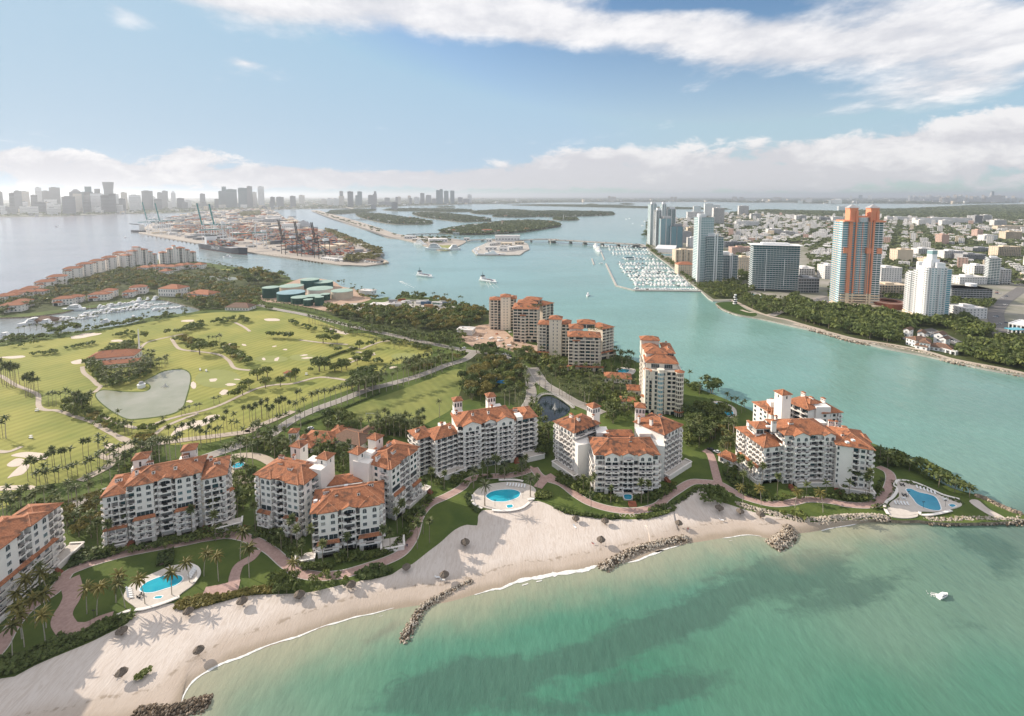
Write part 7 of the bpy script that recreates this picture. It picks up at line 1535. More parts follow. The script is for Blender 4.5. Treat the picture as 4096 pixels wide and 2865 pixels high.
for i,x in enumerate(sorted(rr.uniform(0,600)for _ in range(34))):
 q=P('T',x,rr.uniform(410,640))
 s=rr.uniform(1,3.4);t=rr.random();th=Thing('building_material' if t<.6 else 'site_container',q,('heap of building material' if t<.6 else 'low site container')+' on the construction ground, %s thing from the left'%ordn(i+1),'material pile' if t<.6 else 'container','things on the construction site');m=MB();m.box((q.x,q.y,LZ),(s*1.6,s,s*.5),rr.uniform(0,3),0,.7 if t<.6 else 1);th.part('pile' if t<.6 else 'body',m,[rr.choice(['dirt',CO_,'wood',OW,'container1'])])
# cars and carts
def make_car(m):
 th=Thing('parked_car',(0,0,0),'x','car','cars');b=MB();b.add([(-.9,-2.2,.3),(.9,-2.2,.3),(.9,2.2,.3),(-.9,2.2,.3),(-.85,-2.2,.8),(.85,-2.2,.8),(.85,2.1,.75),(-.85,2.1,.75)],[(0,3,2,1),(4,5,6,7),(0,1,5,4),(1,2,6,5),(2,3,7,6),(3,0,4,7)]);b.add([(-.82,-1.7,.79),(.82,-1.7,.79),(.82,1.0,.78),(-.82,1.0,.78),(-.65,-1.2,1.42),(.65,-1.2,1.42),(.65,.3,1.42),(-.65,.3,1.42)],[(4,5,6,7)]);th.part('body',b,[m]);w=MB();w.add([(-.82,-1.7,.79),(.82,-1.7,.79),(.82,1.0,.78),(-.82,1.0,.78),(-.65,-1.2,1.41),(.65,-1.2,1.41),(.65,.3,1.41),(-.65,.3,1.41)],[(0,1,5,4),(1,2,6,5),(2,3,7,6),(3,0,4,7)]);th.part('window',w,[GL_])
 for x in(-.85,.85):
  for y in(-1.35,1.35):t=MB();t.tube((x-.1,y,.32),(x+.1,y,.32),.32,.32,8);th.part('wheel',t,['tyre'])
 return th.root
CARS=[make_car('car%d'%i)for i in range(5)]
for c in CARS:KIDS[c.name]=list(c.children)
used=set();CN=['white','black','grey','red','blue']
def car(p,rz,label,group,z=LZ+.25,c=None):
 i=random.choice([0,0,0,1,1,2,2,3,4])if c is None else c;o=CARS[i]if i not in used else copy_tree(CARS[i]);used.add(i);o.location=(p.x,p.y,z);o.rotation_euler=(0,0,rz);o['label']=CN[i]+' car '+label;o['group']=group
for i,(k,x,y,rz,c,l)in enumerate([('b',840,105,1.3,0,'on the court behind the tiled house'),('b',805,125,1.3,1,'on the court behind the tiled house beside a white one'),('C',372,770,.9,1,'stopping in the car court of the point block'),('C',410,785,.9,0,'parked in the car court of the point block'),('C',375,690,.3,1,'in the shade behind the centre block'),('E',1637,755,1.2,0,'on the junction by the construction site'),('E',1950,803,.9,0,'parked along the garden road, first'),('E',1972,812,.9,2,'parked along the garden road, second'),('E',1990,818,.9,1,'parked along the garden road, third')]):car(P(k,x,y),rz,l,'cars on the island',c=c)
def cart(p,rz,label):
 th=Thing('golf_cart',(p.x,p.y,LZ),label,'golf cart','golf carts on the course');b=MB();b.box((p.x,p.y,LZ+.3),(1.2,2.3,.55),rz,0);th.part('body',b,[WP]);b=MB();b.box((p.x,p.y,LZ+1.85),(1.3,1.9,.1),rz,0);th.part('canopy',b,[OW])
 for x,y in((-.5,-.8),(.5,-.8),(.5,.8),(-.5,.8)):
  b=MB();cs,sn=cos(rz),sin(rz);q=(p.x+x*cs-y*sn,p.y+x*sn+y*cs);b.tube((*q,LZ+.8),(*q,LZ+1.85),.04);th.part('post',b,[RL]);b=MB();b.tube((q[0]-.08,q[1],LZ+.25),(q[0]+.08,q[1],LZ+.25),.25,.25,8);th.part('wheel',b,['tyre'])
for k,x,y,l in(('D',1313,955,'white golf cart right of the lake, upper one'),('D',1353,962,'white golf cart right of the lake, lower one'),('D',243,1222,'dark-wheeled golf cart on the left cart path'),('D',203,1400,'golf cart crossing the lower left fairway'),('E',1217,704,'golf cart by the service road hedge'),('D',2010,985,'golf cart near the small white hut')):cart(P(k,x,y),ru(0,3),l)
# city towers beyond the channel
def slabs(th,P0,P1,depth,z0,nf,fh,o=1.3,m=WP,t=.26,left=True,right=True,every=1,chamf=0):
 d=(P1-P0).normalized();n=Ve((d.y,-d.x));a=P0-d*(o if left else 0)+n*o;b=P1+d*(o if right else 0)+n*o;c=b-n*(depth+2*o);e=a-n*(depth+2*o)
 for i in range(0,nf+1,every):
  s=MB();s.prism([tuple(q)for q in(a,b,c,e)],z0+i*fh-t,z0+i*fh,0,bottom=True);s.add([(*q,z0+i*fh-t)for q in(a,e,c,b)],[(0,1,2,3)],0);th.part('floor_slab',s,[m])
def frame(k,xl,xr,yb,depth=None,z=LZ,yr=None):
 P0=P(k,xl,yb,z);P1=P(k,xr,yr or yb,z);return P0,P1
def glass_block(th,P0,P1,depth,z0,nf,fh,gl=GT,bay=3.6,o=1.3,slab=WP,wall=WP,front=True,sl=True,sides=True):
 w=MB();d=(P1-P0).normalized();n=Ve((d.y,-d.x));BR=P1-n*depth;BL=P0-n*depth
 nb=max(1,int((P1-P0).length/bay));ns=max(1,int(depth/bay))
 facade(th,w,P0,P1,z0,nf,fh,'g'*nb,gl=gl);
 if sides:facade(th,w,BL,P0,z0,nf,fh,'g'*ns,gl=gl);facade(th,w,P1,BR,z0,nf,fh,'g'*ns,gl=gl)
 else:
  for a,b in((BL,P0),(P1,BR)):w.quad((*a,z0),(*b,z0),(*b,z0+nf*fh),(*a,z0+nf*fh))
 w.quad((*BR,z0),(*BL,z0),(*BL,z0+nf*fh),(*BR,z0+nf*fh));w.add([(*p,z0+nf*fh)for p in(P0,P1,BR,BL)],[(0,1,2,3)])
 th.part(WL,w,[wall])
 if sl:slabs(th,P0,P1,depth,z0,nf,fh,o,slab)
 return d,n,z0+nf*fh
def roofbox(th,P0,P1,depth,z,h,m=WP,i0=.2,i1=.8):
 d=(P1-P0);n=Ve((d.y,-d.x)).normalized();c=P0+d*(i0+i1)/2-n*depth/2;s=MB();s.box((c.x,c.y,z),(d.length*(i1-i0),depth*.5,h),atan2(d.y,d.x),0);th.part('roof_plant',s,[m])
def fin(th,P0,P1,t,w,z0,z1,o=1.6,dp=2.5,m=WP):
 d=(P1-P0).normalized();n=Ve((d.y,-d.x));c=P0+(P1-P0)*t+n*(o-dp/2+.3);s=MB();s.box((c.x,c.y,z0),(w,dp,z1-z0),atan2(d.y,d.x),0);th.part('pier',s,[m])
G1='towers along the far waterfront'
P0,P1=P('F',1548,1050),P('F',2018,1072);h=Hgt('F',1780,1065,590)-LZ;th=Thing('apartment_tower',P0.lerp(P1,.5),'wide dark teal glass block with white floor edges behind the park',AT,G1)
d,n,zt=glass_block(th,P0,P1,26,LZ+4,21,(h-5)/21,GT,4.2,1.3,wall=CG);slabs(th,P0-d*2,P1+d*2,28,zt+.6,0,1,2.6,t=.5);roofbox(th,P0,P1,26,zt+.6,3);s=MB();s.prism([tuple(q)for q in(P0+d*3,P1-d*3,P1-d*3-n*22,P0+d*3-n*22)],LZ,LZ+4);th.part('lobby',s,[GL_]);fin(th,P0,P1,.28,.8,LZ,zt-6,2.2,.8);fin(th,P0,P1,.68,.8,LZ+10,zt-22,2.2,.8);th.done()
th=Thing('apartment_tower',P('F',1180,965),'stepped trio of pale teal glass towers with white fins by the marina',AT,G1)
for xl,xr,yb,yt,dep,gl in((985,1140,962,305,22,GP_),(1082,1243,968,505,24,GT),(1240,1398,945,695,24,GT)):
 P0,P1=P('F',xl,yb),P('F',xr,yb);h=Hgt('F',(xl+xr)/2,yb,yt)-LZ;nf=int(h/3.05);d,n,zt=glass_block(th,P0,P1,dep,LZ,nf,h/nf,gl,3.,1.2);roofbox(th,P0,P1,dep,zt,6,i0=.1,i1=.55)
 for t in((.02,.12)if xl<1000 else(.45,.6)if xl<1200 else(.5,.62)):fin(th,P0,P1,t,1.8,LZ,zt+(5 if xl<1300 else 4),1.8)
th.done()
th=Thing('apartment_tower',P('F',640,600),'cluster of tall pale towers with setback tops beside the bridge',AT,G1)
for xl,xr,yb,yt,dep,gl,wl in((507,568,585,172,30,GP_,WP),(565,618,603,235,26,GL_,WP),(612,722,610,318,30,GB_,OW),(718,840,615,398,26,GB_,CG),(680,762,560,222,24,GT,WP),(625,665,560,172,24,GP_,WP)):
 P0,P1=P('F',xl,yb),P('F',xr,yb);h=Hgt('F',(xl+xr)/2,yb,yt)-LZ;nf=int(h/3.1);d,n,zt=glass_block(th,P0,P1,dep,LZ,nf,h/nf,gl,3.4,1.2,wl,wl);roofbox(th,P0,P1,dep,zt,7,wl,.3,1.0)
 for t in(.0,.5,1.):fin(th,P0,P1,t,1.6,LZ,zt,1.5,2.,wl)
th.done()
P0,P1=P('F',560,660),P('F',765,668);th=Thing('podium',P0.lerp(P1,.5),'low white podium with a teal deck below the tall pale towers','podium');s=MB();d=(P1-P0);n=Ve((d.y,-d.x)).normalized();s.prism([tuple(q)for q in(P0,P1,P1-n*110,P0-n*110)],LZ,12,0);th.part(WL,s,[WP]);s=MB();q=P('F',705,690,12);s.box((q.x,q.y,12),(30,36,.6));th.part('pool_deck',s,[GP_])
def wall_block(xl,xr,yb,yt,k,label,pat,wall=CW,gl=GL_,dep=20,fh=3.2,roof=FL_,bal='par',nmax=26,cat=BD_,yr=None,group='blocks in the far city',side='w',rm=TF):
 P0,P1=P(k,xl,yb),P(k,xr,yr or yb);h=max(5,Hgt(k,(xl+xr)/2,(yb+(yr or yb))/2,yt)-LZ);nf=max(1,min(nmax,int(h/fh)));nb=max(1,int((P1-P0).length/4.2));th=Thing('city_building',P0.lerp(P1,.5),label,cat,group)
 w=wing(th,P0,P1,dep,LZ,nf,h/nf,(pat*nb)[:nb],(side*8)[:max(1,int(dep/5))],(side*8)[:max(1,int(dep/5))],'',roof=roof,wallm=wall,gl=gl,bal=bal,roofm=rm)
 if roof==FL_:roofbox(th,P0,P1,dep,LZ+h,3,wall,.3,.6)
 th.done();return th
wall_block(770,972,768,640,'F','yellow slab apartment block between glass towers and marina','sbw',CC,dep=26)
wall_block(797,968,890,790,'F','lower orange building with tile roof in front of the yellow block','ww',CC,roof=HP,dep=22)
BL=[(892,1058,330,250,'pale slab block by the far water','w'),(1067,1150,300,165,'tall white tower with blue centre, left half','w'),(1150,1225,300,180,'tall white tower with blue centre, right half','w'),(1155,1265,390,210,'white grid tower before the far water','b'),(955,1030,255,190,'white tower nearest the far water','w'),(1415,1515,290,188,'white tower standing alone over low roofs','b'),(1540,1642,332,268,'white block right of the lone tower','b'),(1390,1622,405,345,'long white stepped block','w'),(1715,1852,490,425,'white apartment block with set back top','b'),(1863,1976,490,447,'white apartment block beside the set back one','b'),(850,935,562,455,'grey concrete block behind the pale towers','s'),(893,985,492,410,'cream balcony block behind the glass trio','b'),(905,1000,610,515,'white low block left of the glass trio','w'),(1345,1550,690,612,'pink office block behind the glass trio','w'),(1280,1490,610,555,'open grey parking deck','L'),(2000,2105,345,285,'white hospital-like block, upper right','w'),(1620,1740,340,320,'long low white hall','w'),(1400,1570,860,715,'yellow low apartment rows behind the dark block','w'),(2030,2180,915,830,'white modern house block right of the dark block','L'),(2235,2296,345,300,'dark grey block near the treeline','w')]
for xl,xr,yb,yt,l,pat in BL:wall_block(xl,xr,yb,yt,'F',l,pat,{'pink':'city_pink','yello':CC,'grey ':CG,'cream':CC,'open ':CG,'dark ':CG}.get(l[:5].strip()if l[:4]=='pink' else l[:5],CW),gl=GB_ if 'blue' in l else GL_,dep=22)
wall_block(2020,2232,1075,930,'F','dark glass office with rounded corner beside the dark block','gg',CG,GL_,24,4)
BQ=[(690,868,822,690,'white office with square windows behind the coral tower','w',CW),(675,920,940,840,'cream parking building behind the white tower','L',CC),(830,962,655,535,'yellow block with red panels','s',CC),(1010,1150,600,525,'grey glass fronted block','L',CW),(1690,1885,620,510,'beige balcony slab, nearer of two','L',CC),(1757,1897,465,380,'beige balcony slab, farther of two','L',CC),(1210,1273,505,405,'slim pink tower with stepped top','s','city_pink'),(1494,1562,320,240,'dark grey tower in the distance','b',CG),(1565,1640,300,236,'white tower beside the dark grey one','b',CW),(1515,1565,440,365,'small pink tower before the halls','w','city_pink'),(985,1490,318,262,'very long white exhibition hall','s',CW),(745,970,285,252,'long white hall beyond the avenue','w',CW),(1015,1080,325,280,'white block by the exhibition hall','w',CW),(1215,1310,330,282,'white lit block by the exhibition hall','w',CW),(330,430,192,162,'white block by the far water','w',CW),(1485,1605,790,672,'white hotel left of the glass tower','b',CW),(1710,1800,830,705,'white hotel right of the glass tower','b',CW),(210,335,785,672,'white flats left of the coral tower','w',CW),(0,125,760,690,'white flats with dark bands','L',CW),(1230,1400,640,545,'white block with blue panels','L',CW),(1390,1590,655,575,'grey green-roofed garage','L',CG),(1475,1680,580,520,'long dark glass hall','g',CG),(1365,1600,830,770,'low white flats before the hotels','w',CW),(1575,1690,480,410,'pale block with stepped roof','w',CW),(1660,1760,340,280,'white stepped block near the right edge','b',CW),(1690,1919,372,330,'cream long block near the right edge','w',CC),(175,258,290,258,'dark low block among trees','g',CG),(280,370,292,252,'white low block beside the dark one','w',CW),(0,50,290,238,'white block at the avenue end','b',CW),(1070,1200,650,612,'pale green old hotel','w',CC)]
for xl,xr,yb,yt,l,pat,wl in BQ:wall_block(xl,xr,yb,yt,'Q',l+' in the city' if len(l.split())<8 else l,pat,wl,dep=24)
P0,P1=P('Q',1603,828),P('Q',1700,835);th=Thing('apartment_tower',P0,'slim green glass tower among white hotels',AT,'towers along the far waterfront');h=Hgt('Q',1650,830,608)-LZ;d,n,zt=glass_block(th,P0,P1,24,LZ,16,h/16,GT,3.4,1.6);roofbox(th,P0,P1,24,zt,3);th.done()
P0,P1=P('Q',1290,975),P('Q',1640,985);th=Thing(AP_,P0,'long dark glass block with thin white floor lines behind the white tower',AB,'blocks in the far city');h=Hgt('Q',1460,980,870)-LZ;d,n,zt=glass_block(th,P0,P1,30,LZ,6,h/6,GL_,4,1.4,OW,CG);slabs(th,P0,P1,30,zt,0,1,1.5);q=P('Q',1465,850,20);s=MB();s.lathe((q.x,q.y,zt),[(7,0),(7,4),(0,4)],16);th.part('roof_plant',s,[WP]);th.done()
def coral():
 A,B=P('R',488,1352),P('R',1000,1372);th=Thing('apartment_tower',A.lerp(B,.5),'tall coral and turquoise twin-topped tower on the park edge',AT,G1)
 d=(B-A).normalized();n=Ve((d.y,-d.x));L=(B-A).length;sh=Hgt('R',700,1365,285)-LZ;top=Hgt('R',830,1365,60)-LZ;nf=38;f=sh/nf;rz=atan2(d.y,d.x);dep=30
 w=MB();facade(th,w,A,A+d*L*.14,LZ,nf,f,'g',gl=GB_);
 def seg(t0,t1,o,m,gl,z0=LZ,z1=None,pat=None,k=None):
  nn=k or nf;q0=A+d*L*t0+n*o;q1=A+d*L*t1+n*o;ww=MB();z1=z1 or LZ+sh;ff=(z1-z0)/nn;nb=max(1,int((q1-q0).length/3.6));facade(th,ww,q0,q1,z0,nn,ff,(pat or 'g')*nb,gl=gl);BR=q1-n*(dep+o);BL=q0-n*(dep+o)
  facade(th,ww,q1,BR,z0,nn,ff,'ggggg' if t1>.95 else '',gl=gl);facade(th,ww,BL,q0,z0,nn,ff,'ggggg' if t0<.05 else '',gl=gl);ww.add([(*p,z1)for p in(q0,q1,BR,BL)],[(0,1,2,3)]);th.part(WL,ww,[m]);return q0,q1
 seg(.0,.14,0,'coral_pale',GB_);seg(.25,.40,0,'coral',GB_);seg(.40,.66,-4,'coral_pale',GB_);seg(.66,.80,.5,'coral_pale',GP_);seg(.80,1.,0,WP,GT)
 for t0,t1,o in((0,.14,0),(.80,1.0,0),(.42,.66,-4)):
  for i in range(nf+1):
   c=A+d*L*(t0+t1)/2+n*(o+.3-4);s=MB();s.box((c.x,c.y,LZ+i*f-.5),((t1-t0)*L+1.6,10.2,.75),rz,0);th.part('balcony_slab',s,[WP])
 base=sh*.155
 for t,wd,o in((.195,.085,1.6),(.33,.035,1.2),(.755,.04,2.0),(.69,.025,1.2),(.53,.02,-2.)):
  c=A+d*L*t+n*(o-4);s=MB();s.box((c.x,c.y,LZ+base),(wd*L,8+o,sh-base+(0 if t!=.195 else 0)),rz,0);th.part('pier',s,['coral']);s=MB();s.box((c.x,c.y,LZ),(wd*L+.1,8.1+o,base),rz,0);th.part('pier',s,[CC])
 c=A+d*L*.5+n*1.5;s=MB();
 for i in range(5):s=MB();c=A+d*L*.52+n*(-1.5);s.box((c.x,c.y,LZ+i*base/5),(L*.98,8.,base/5*.45),rz,0);th.part('base_band',s,[CC])
 for t,wd in((.10,.12),(.70,.16),(.93,.12)):c=A+d*L*t+n*(-3);s=MB();s.box((c.x,c.y,LZ+sh*.63),(wd*L,10,sh*.065),rz,0);th.part('waist_band',s,['coral'])
 for t,wd in((.12,.26),(.89,.26)):c=A+d*L*t-n*8;s=MB();s.box((c.x,c.y,LZ+sh),(wd*L,26,2.2),rz,0);th.part('shoulder',s,['coral'])
 for t in(.275,.79):
  c=A+d*L*t-n*9;hw=10.5;z1=LZ+top-6.5;s=MB();s.box((c.x,c.y,LZ+sh-1),(hw,14,z1-LZ-sh+1),rz,0);s2=MB();s2.box((c.x-d.x*4+n.x*6,c.y-d.y*4+n.y*6,LZ+sh),(3,5,(z1-LZ-sh)*.86),rz,0);s2.box((c.x+d.x*4+n.x*6,c.y+d.y*4+n.y*6,LZ+sh),(3,5,(z1-LZ-sh)*.86),rz,0)
  h_=th.part('head_tower',s,['coral']);th.part('head_pier',s2,['coral']).__setitem__('kind','stuff');s=MB();s.box((c.x,c.y,z1),(hw+.6,14.6,1.6),rz,0);th.part('cornice',s,['coral']);s=MB();q=[c-d*6.5+n*7,c+d*6.5+n*7,c+d*6.5-n*7,c-d*6.5-n*7];zr,cp=hip(s,q,z1+1.8,.75,.2);th.part('head_roof',s,[CG])
 c=A+d*L*.53-n*9;s=MB();s.box((c.x,c.y,LZ+top-19),(L*.46,12,2.5),rz,0);th.part('arch_beam',s,['coral']);s=MB();s.lathe((c.x,c.y,LZ+sh-1),[(8,0),(8,top-sh-18)],20);th.part('core',s,[GP_])
 for i in range(7):s=MB();s.lathe((c.x,c.y,LZ+sh+i*(top-sh-18)/7),[(8.6,0),(8.6,.5),(0,.5)],20);th.part('core_slab',s,[WP])
 s=MB();s.prism([tuple(q)for q in PL('R 370,1330 480,1360 700,1400 1000,1395 1080,1400 1120,1380 1000,1340 500,1300')],LZ,LZ+3.5,0);th.part('podium',s,[CC]);th.done()
coral()
def white_tower():
 A,M_,B=P('R',1352,1440),P('R',1640,1568),P('R',1900,1560);th=Thing('apartment_tower',M_,'stepped white tower with a slim top turret right of the coral tower',AT,G1)
 h=Hgt('R',1640,1565,900)-LZ;nf=24;f=h/nf;d=(M_-A).normalized();n=Ve((d.y,-d.x));L=(M_-A).length
 for i in range(6):
  t0,t1=i/6,(i+1)/6;k=nf-4+i;q0=A+d*L*t0+n*(3.6 if i%2 else 2.4);q1=A+d*L*t1+n*(3.6 if i%2 else 2.4);wing(th,q0,q1,20,LZ,k,f,'bq' if i%2 else 'qb','w' if i==0 else '','bwwbwb' if i==5 else '','',roof=FL_,wallm=WP,gl=GP_,bal='par')
 d2=(B-M_).normalized();n2=Ve((d2.y,-d2.x));L2=(B-M_).length
 w=MB();wing(th,M_+d2*.5,M_+d2*L2*.38,18,LZ,nf+1,f,'gg','','','',roof=FL_,wallm=WP,gl=GB_);wing(th,M_+d2*L2*.38+n2*1.5,M_+d2*L2*.46+n2*1.5,12,LZ,nf+1,f,'','','','',roof=FL_,wallm=WP);wing(th,M_+d2*L2*.46,B,18,LZ,nf,f,'gg','','www','',roof=FL_,wallm=WP,gl=GB_)
 slabs(th,M_+d2*.5,M_+d2*L2*.38,16,LZ,nf,f,1.2,right=False);slabs(th,M_+d2*L2*.47,B,16,LZ,nf,f,1.2,left=False)
 for t,w_,k in((.18,6,5),(.45,7,5),(.7,8,6),(.9,9,9)):c=A+d*L*t-n*10;s=MB();s.box((c.x,c.y,LZ+h-6),(w_,9,k+6),atan2(d.y,d.x),0);th.part('roof_block',s,[WP])
 zt=Hgt('R',1830,1560,652);c=M_+d2*L2*.3-n2*9;s=MB();s.box((c.x,c.y,LZ+h-2),(12,10,(zt-LZ-h)*.6),atan2(d2.y,d2.x),0);th.part('roof_block',s,[WP]);s=MB();s.box((c.x,c.y,LZ+h),(7,7,zt-LZ-h),atan2(d2.y,d2.x),0);th.part('turret',s,[WP]);s=MB();s.box((c.x,c.y,zt-5),(7.3,7.3,4.4),atan2(d2.y,d2.x),0);th.part('turret_glass',s,[GP_])
 s=MB();
 for q0,q1,nn_ in((A,M_,n),):s.prism([tuple(q)for q in(q0+nn_*4,q1+nn_*4,q1-nn_*2,q0-nn_*2)],LZ,LZ+4);
 th.part('podium',s,[CC]);th.done()
white_tower()
q=P('Q',820,1040);th=Thing('arena',q,'round brick-red terraced building between the two park towers','arena');
for i,(r0,r1,z)in enumerate(((22,19,7),(19,15,8.2),(15,11,9))):s=MB();s.lathe((q.x,q.y+14,LZ),[(r0,0),(r0,z-1),(r0,z),(r1,z),(r1,z-1)],28);th.part('tier',s,['brick_red' if i%2==0 else 'coral_pale'])
def restaurant():
 th=Thing('restaurant',P('Q',1080,1370),'rambling white restaurant with brown gabled roofs by the far seawall','restaurant');k=dict(wallm=WP,roofm=BT_)
 for x0,y0,x1,y1,dep,nf,rf,pat in((905,1345,985,1370,18,2,HP,'www'),(985,1380,1085,1400,14,1,HP,'ww'),(1020,1385,1110,1400,14,2,HP,'www'),(1110,1390,1300,1425,14,1,HP,'wwwww'),(1160,1395,1330,1440,4,1,FL_,'LLLL'),(1000,1330,1060,1340,12,3,'gable','w'),(1140,1340,1215,1355,12,3,'gable','w'),(1190,1350,1245,1362,10,2,'gable','w'),(880,1300,930,1310,12,3,'gable','w')):
  a,b=P('Q',x0,y0),P('Q',x1,y1);wing(th,a,b,dep,LZ,nf,3.6,pat,'w','w','',roof=rf,pitch=.6 if rf=='gable' else .45,over=.7,**k)
 th.done()
restaurant()
wall_block(1415,1600,1125,1040,'Q','white stepped villa block behind the park','w',CW,dep=26);
P0,P1=P('Q',1775,1285),P('Q',1990,1325);th=Thing('club_house',P0,'white building with a rooftop pool at the right edge',BD_);h=Hgt('Q',1850,1290,1170)-LZ;wing(th,P0,P1,34,LZ,3,h/3,'LLLLLL','LL','','',roof=FL_,wallm=WP,bal='rail');s=MB();q=P('Q',1845,1215,LZ+h);s.box((q.x,q.y,LZ+h+.1),(16,9,.5),.1);th.part('roof_pool',s,['pool_water']);th.done()
q=P('F',1378,1190);h=Hgt('F',1378,1190,1092)-LZ;th=Thing('striped_column',q,'black and white striped stacked column on the park point','column')
for i in range(9):s=MB();o=Ve(((-.5,.5,.2)[i%3],(.3,-.3,.4)[i%3]));s.lathe((q.x+o.x,q.y+o.y,LZ+h*i/9),[(2.6-.12*i,0),(2.5-.12*i,h/9),(0,h/9)],16);th.part('drum',s,[RL if i%2 else WP])
sheet('park_lawn',PL('F 1190,1180 1345,1168 1420,1200 1500,1250 1600,1290 1560,1318 1400,1290 1300,1255 1235,1222'),LZ+.05,'lawn',label='green lawn of the park point')
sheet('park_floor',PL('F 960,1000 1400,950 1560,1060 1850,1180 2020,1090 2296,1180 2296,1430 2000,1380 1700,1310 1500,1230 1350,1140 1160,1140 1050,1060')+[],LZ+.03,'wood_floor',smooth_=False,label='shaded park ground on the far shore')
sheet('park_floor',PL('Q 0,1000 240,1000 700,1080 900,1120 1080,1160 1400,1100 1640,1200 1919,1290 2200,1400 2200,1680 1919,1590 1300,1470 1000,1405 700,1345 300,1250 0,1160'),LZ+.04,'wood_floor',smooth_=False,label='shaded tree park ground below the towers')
sheet('parking_lot',PL('Q 1000,1225 1130,1205 1280,1270 1420,1340 1380,1380 1240,1310 1100,1270'),LZ+.08,'asphalt',smooth_=False,label='car park between the park trees')
sheet('parking_lot',PL('Q 30,960 230,930 250,985 60,1020'),LZ+.09,'asphalt',smooth_=False,label='car park left of the coral tower')
pathway('Q 1919,860 1780,950 1690,1040 1680,1120 1700,1200 1740,1290',16,'wide paved street leading into the city','asphalt',name='road')
pathway('F 2296,1110 2100,1160 1980,1220 1850,1270 1750,1310',9,'pale park street below the dark block','road',name='road')
fill('F 980,1010 1200,990 1400,950 1440,1010 1560,1070 1520,1110 1480,1150 1350,1130 1160,1130 1050,1060',150,'in the park below the teal towers',(DE,LE),(6,9),.25,mind=4)
fill('F 1400,870 1540,880 1560,1060 1440,1000',40,'between the teal and dark blocks',(DE,),(7,11),.1,mind=4)
fill('F 1440,1160 1600,1130 1850,1180 2010,1110 2060,1200 1900,1250 1800,1300 1650,1290 1500,1220',150,'in the park below the dark block',(DE,DE,LE),(6,10),.25,mind=4)
fill('F 1860,1280 2080,1210 2296,1240 2296,1430 2120,1390 1950,1345',130,'in the park right of the dark block',(DE,DE,LE),(6,10),.25,mind=4)
fill('Q 0,1000 240,1040 420,1050 700,1085 900,1120 1080,1165 1270,1150 1400,1120 1560,1190 1640,1250 1540,1310 1400,1290 1200,1200 1000,1200 880,1290 870,1350 780,1345 500,1290 300,1240 0,1150',520,'in the park below the coral tower',(DE,DE,DE,LE),(7,12),.14,mind=4)
fill('Q 1400,1370 1560,1330 1700,1300 1919,1320 2200,1420 2200,1660 1919,1580 1600,1510 1400,1460 1320,1440',300,'in the park right of the restaurant',(DE,DE,LE),(6,10),.12,mind=4)
fill('Q 1290,990 1640,1000 1620,1060 1400,1110 1290,1100',60,'behind the white tower',(DE,),(7,11),.2,mind=4)
fill('F 480,600 600,690 760,800 900,930 980,1000 960,1005 850,920 700,780 560,690 480,640',120,'along the marina walk',(DE,LE),(5,9),.45,mind=3)
fill('Q 240,880 330,840 330,960 250,990',24,'left of the coral tower',(DE,),(7,10),.2)
fill('Q 640,940 720,920 900,940 890,990 720,970',30,'between the park towers',(DE,),(6,9),.4)
AV0=P('R',1180,830);AV1=P('R',1275,350);AVD=(AV1-AV0).normalized();AVN=Ve((AVD.y,-AVD.x))
def cityzone(p):return inside(p,SB)and p.y>760 and p.y<5200
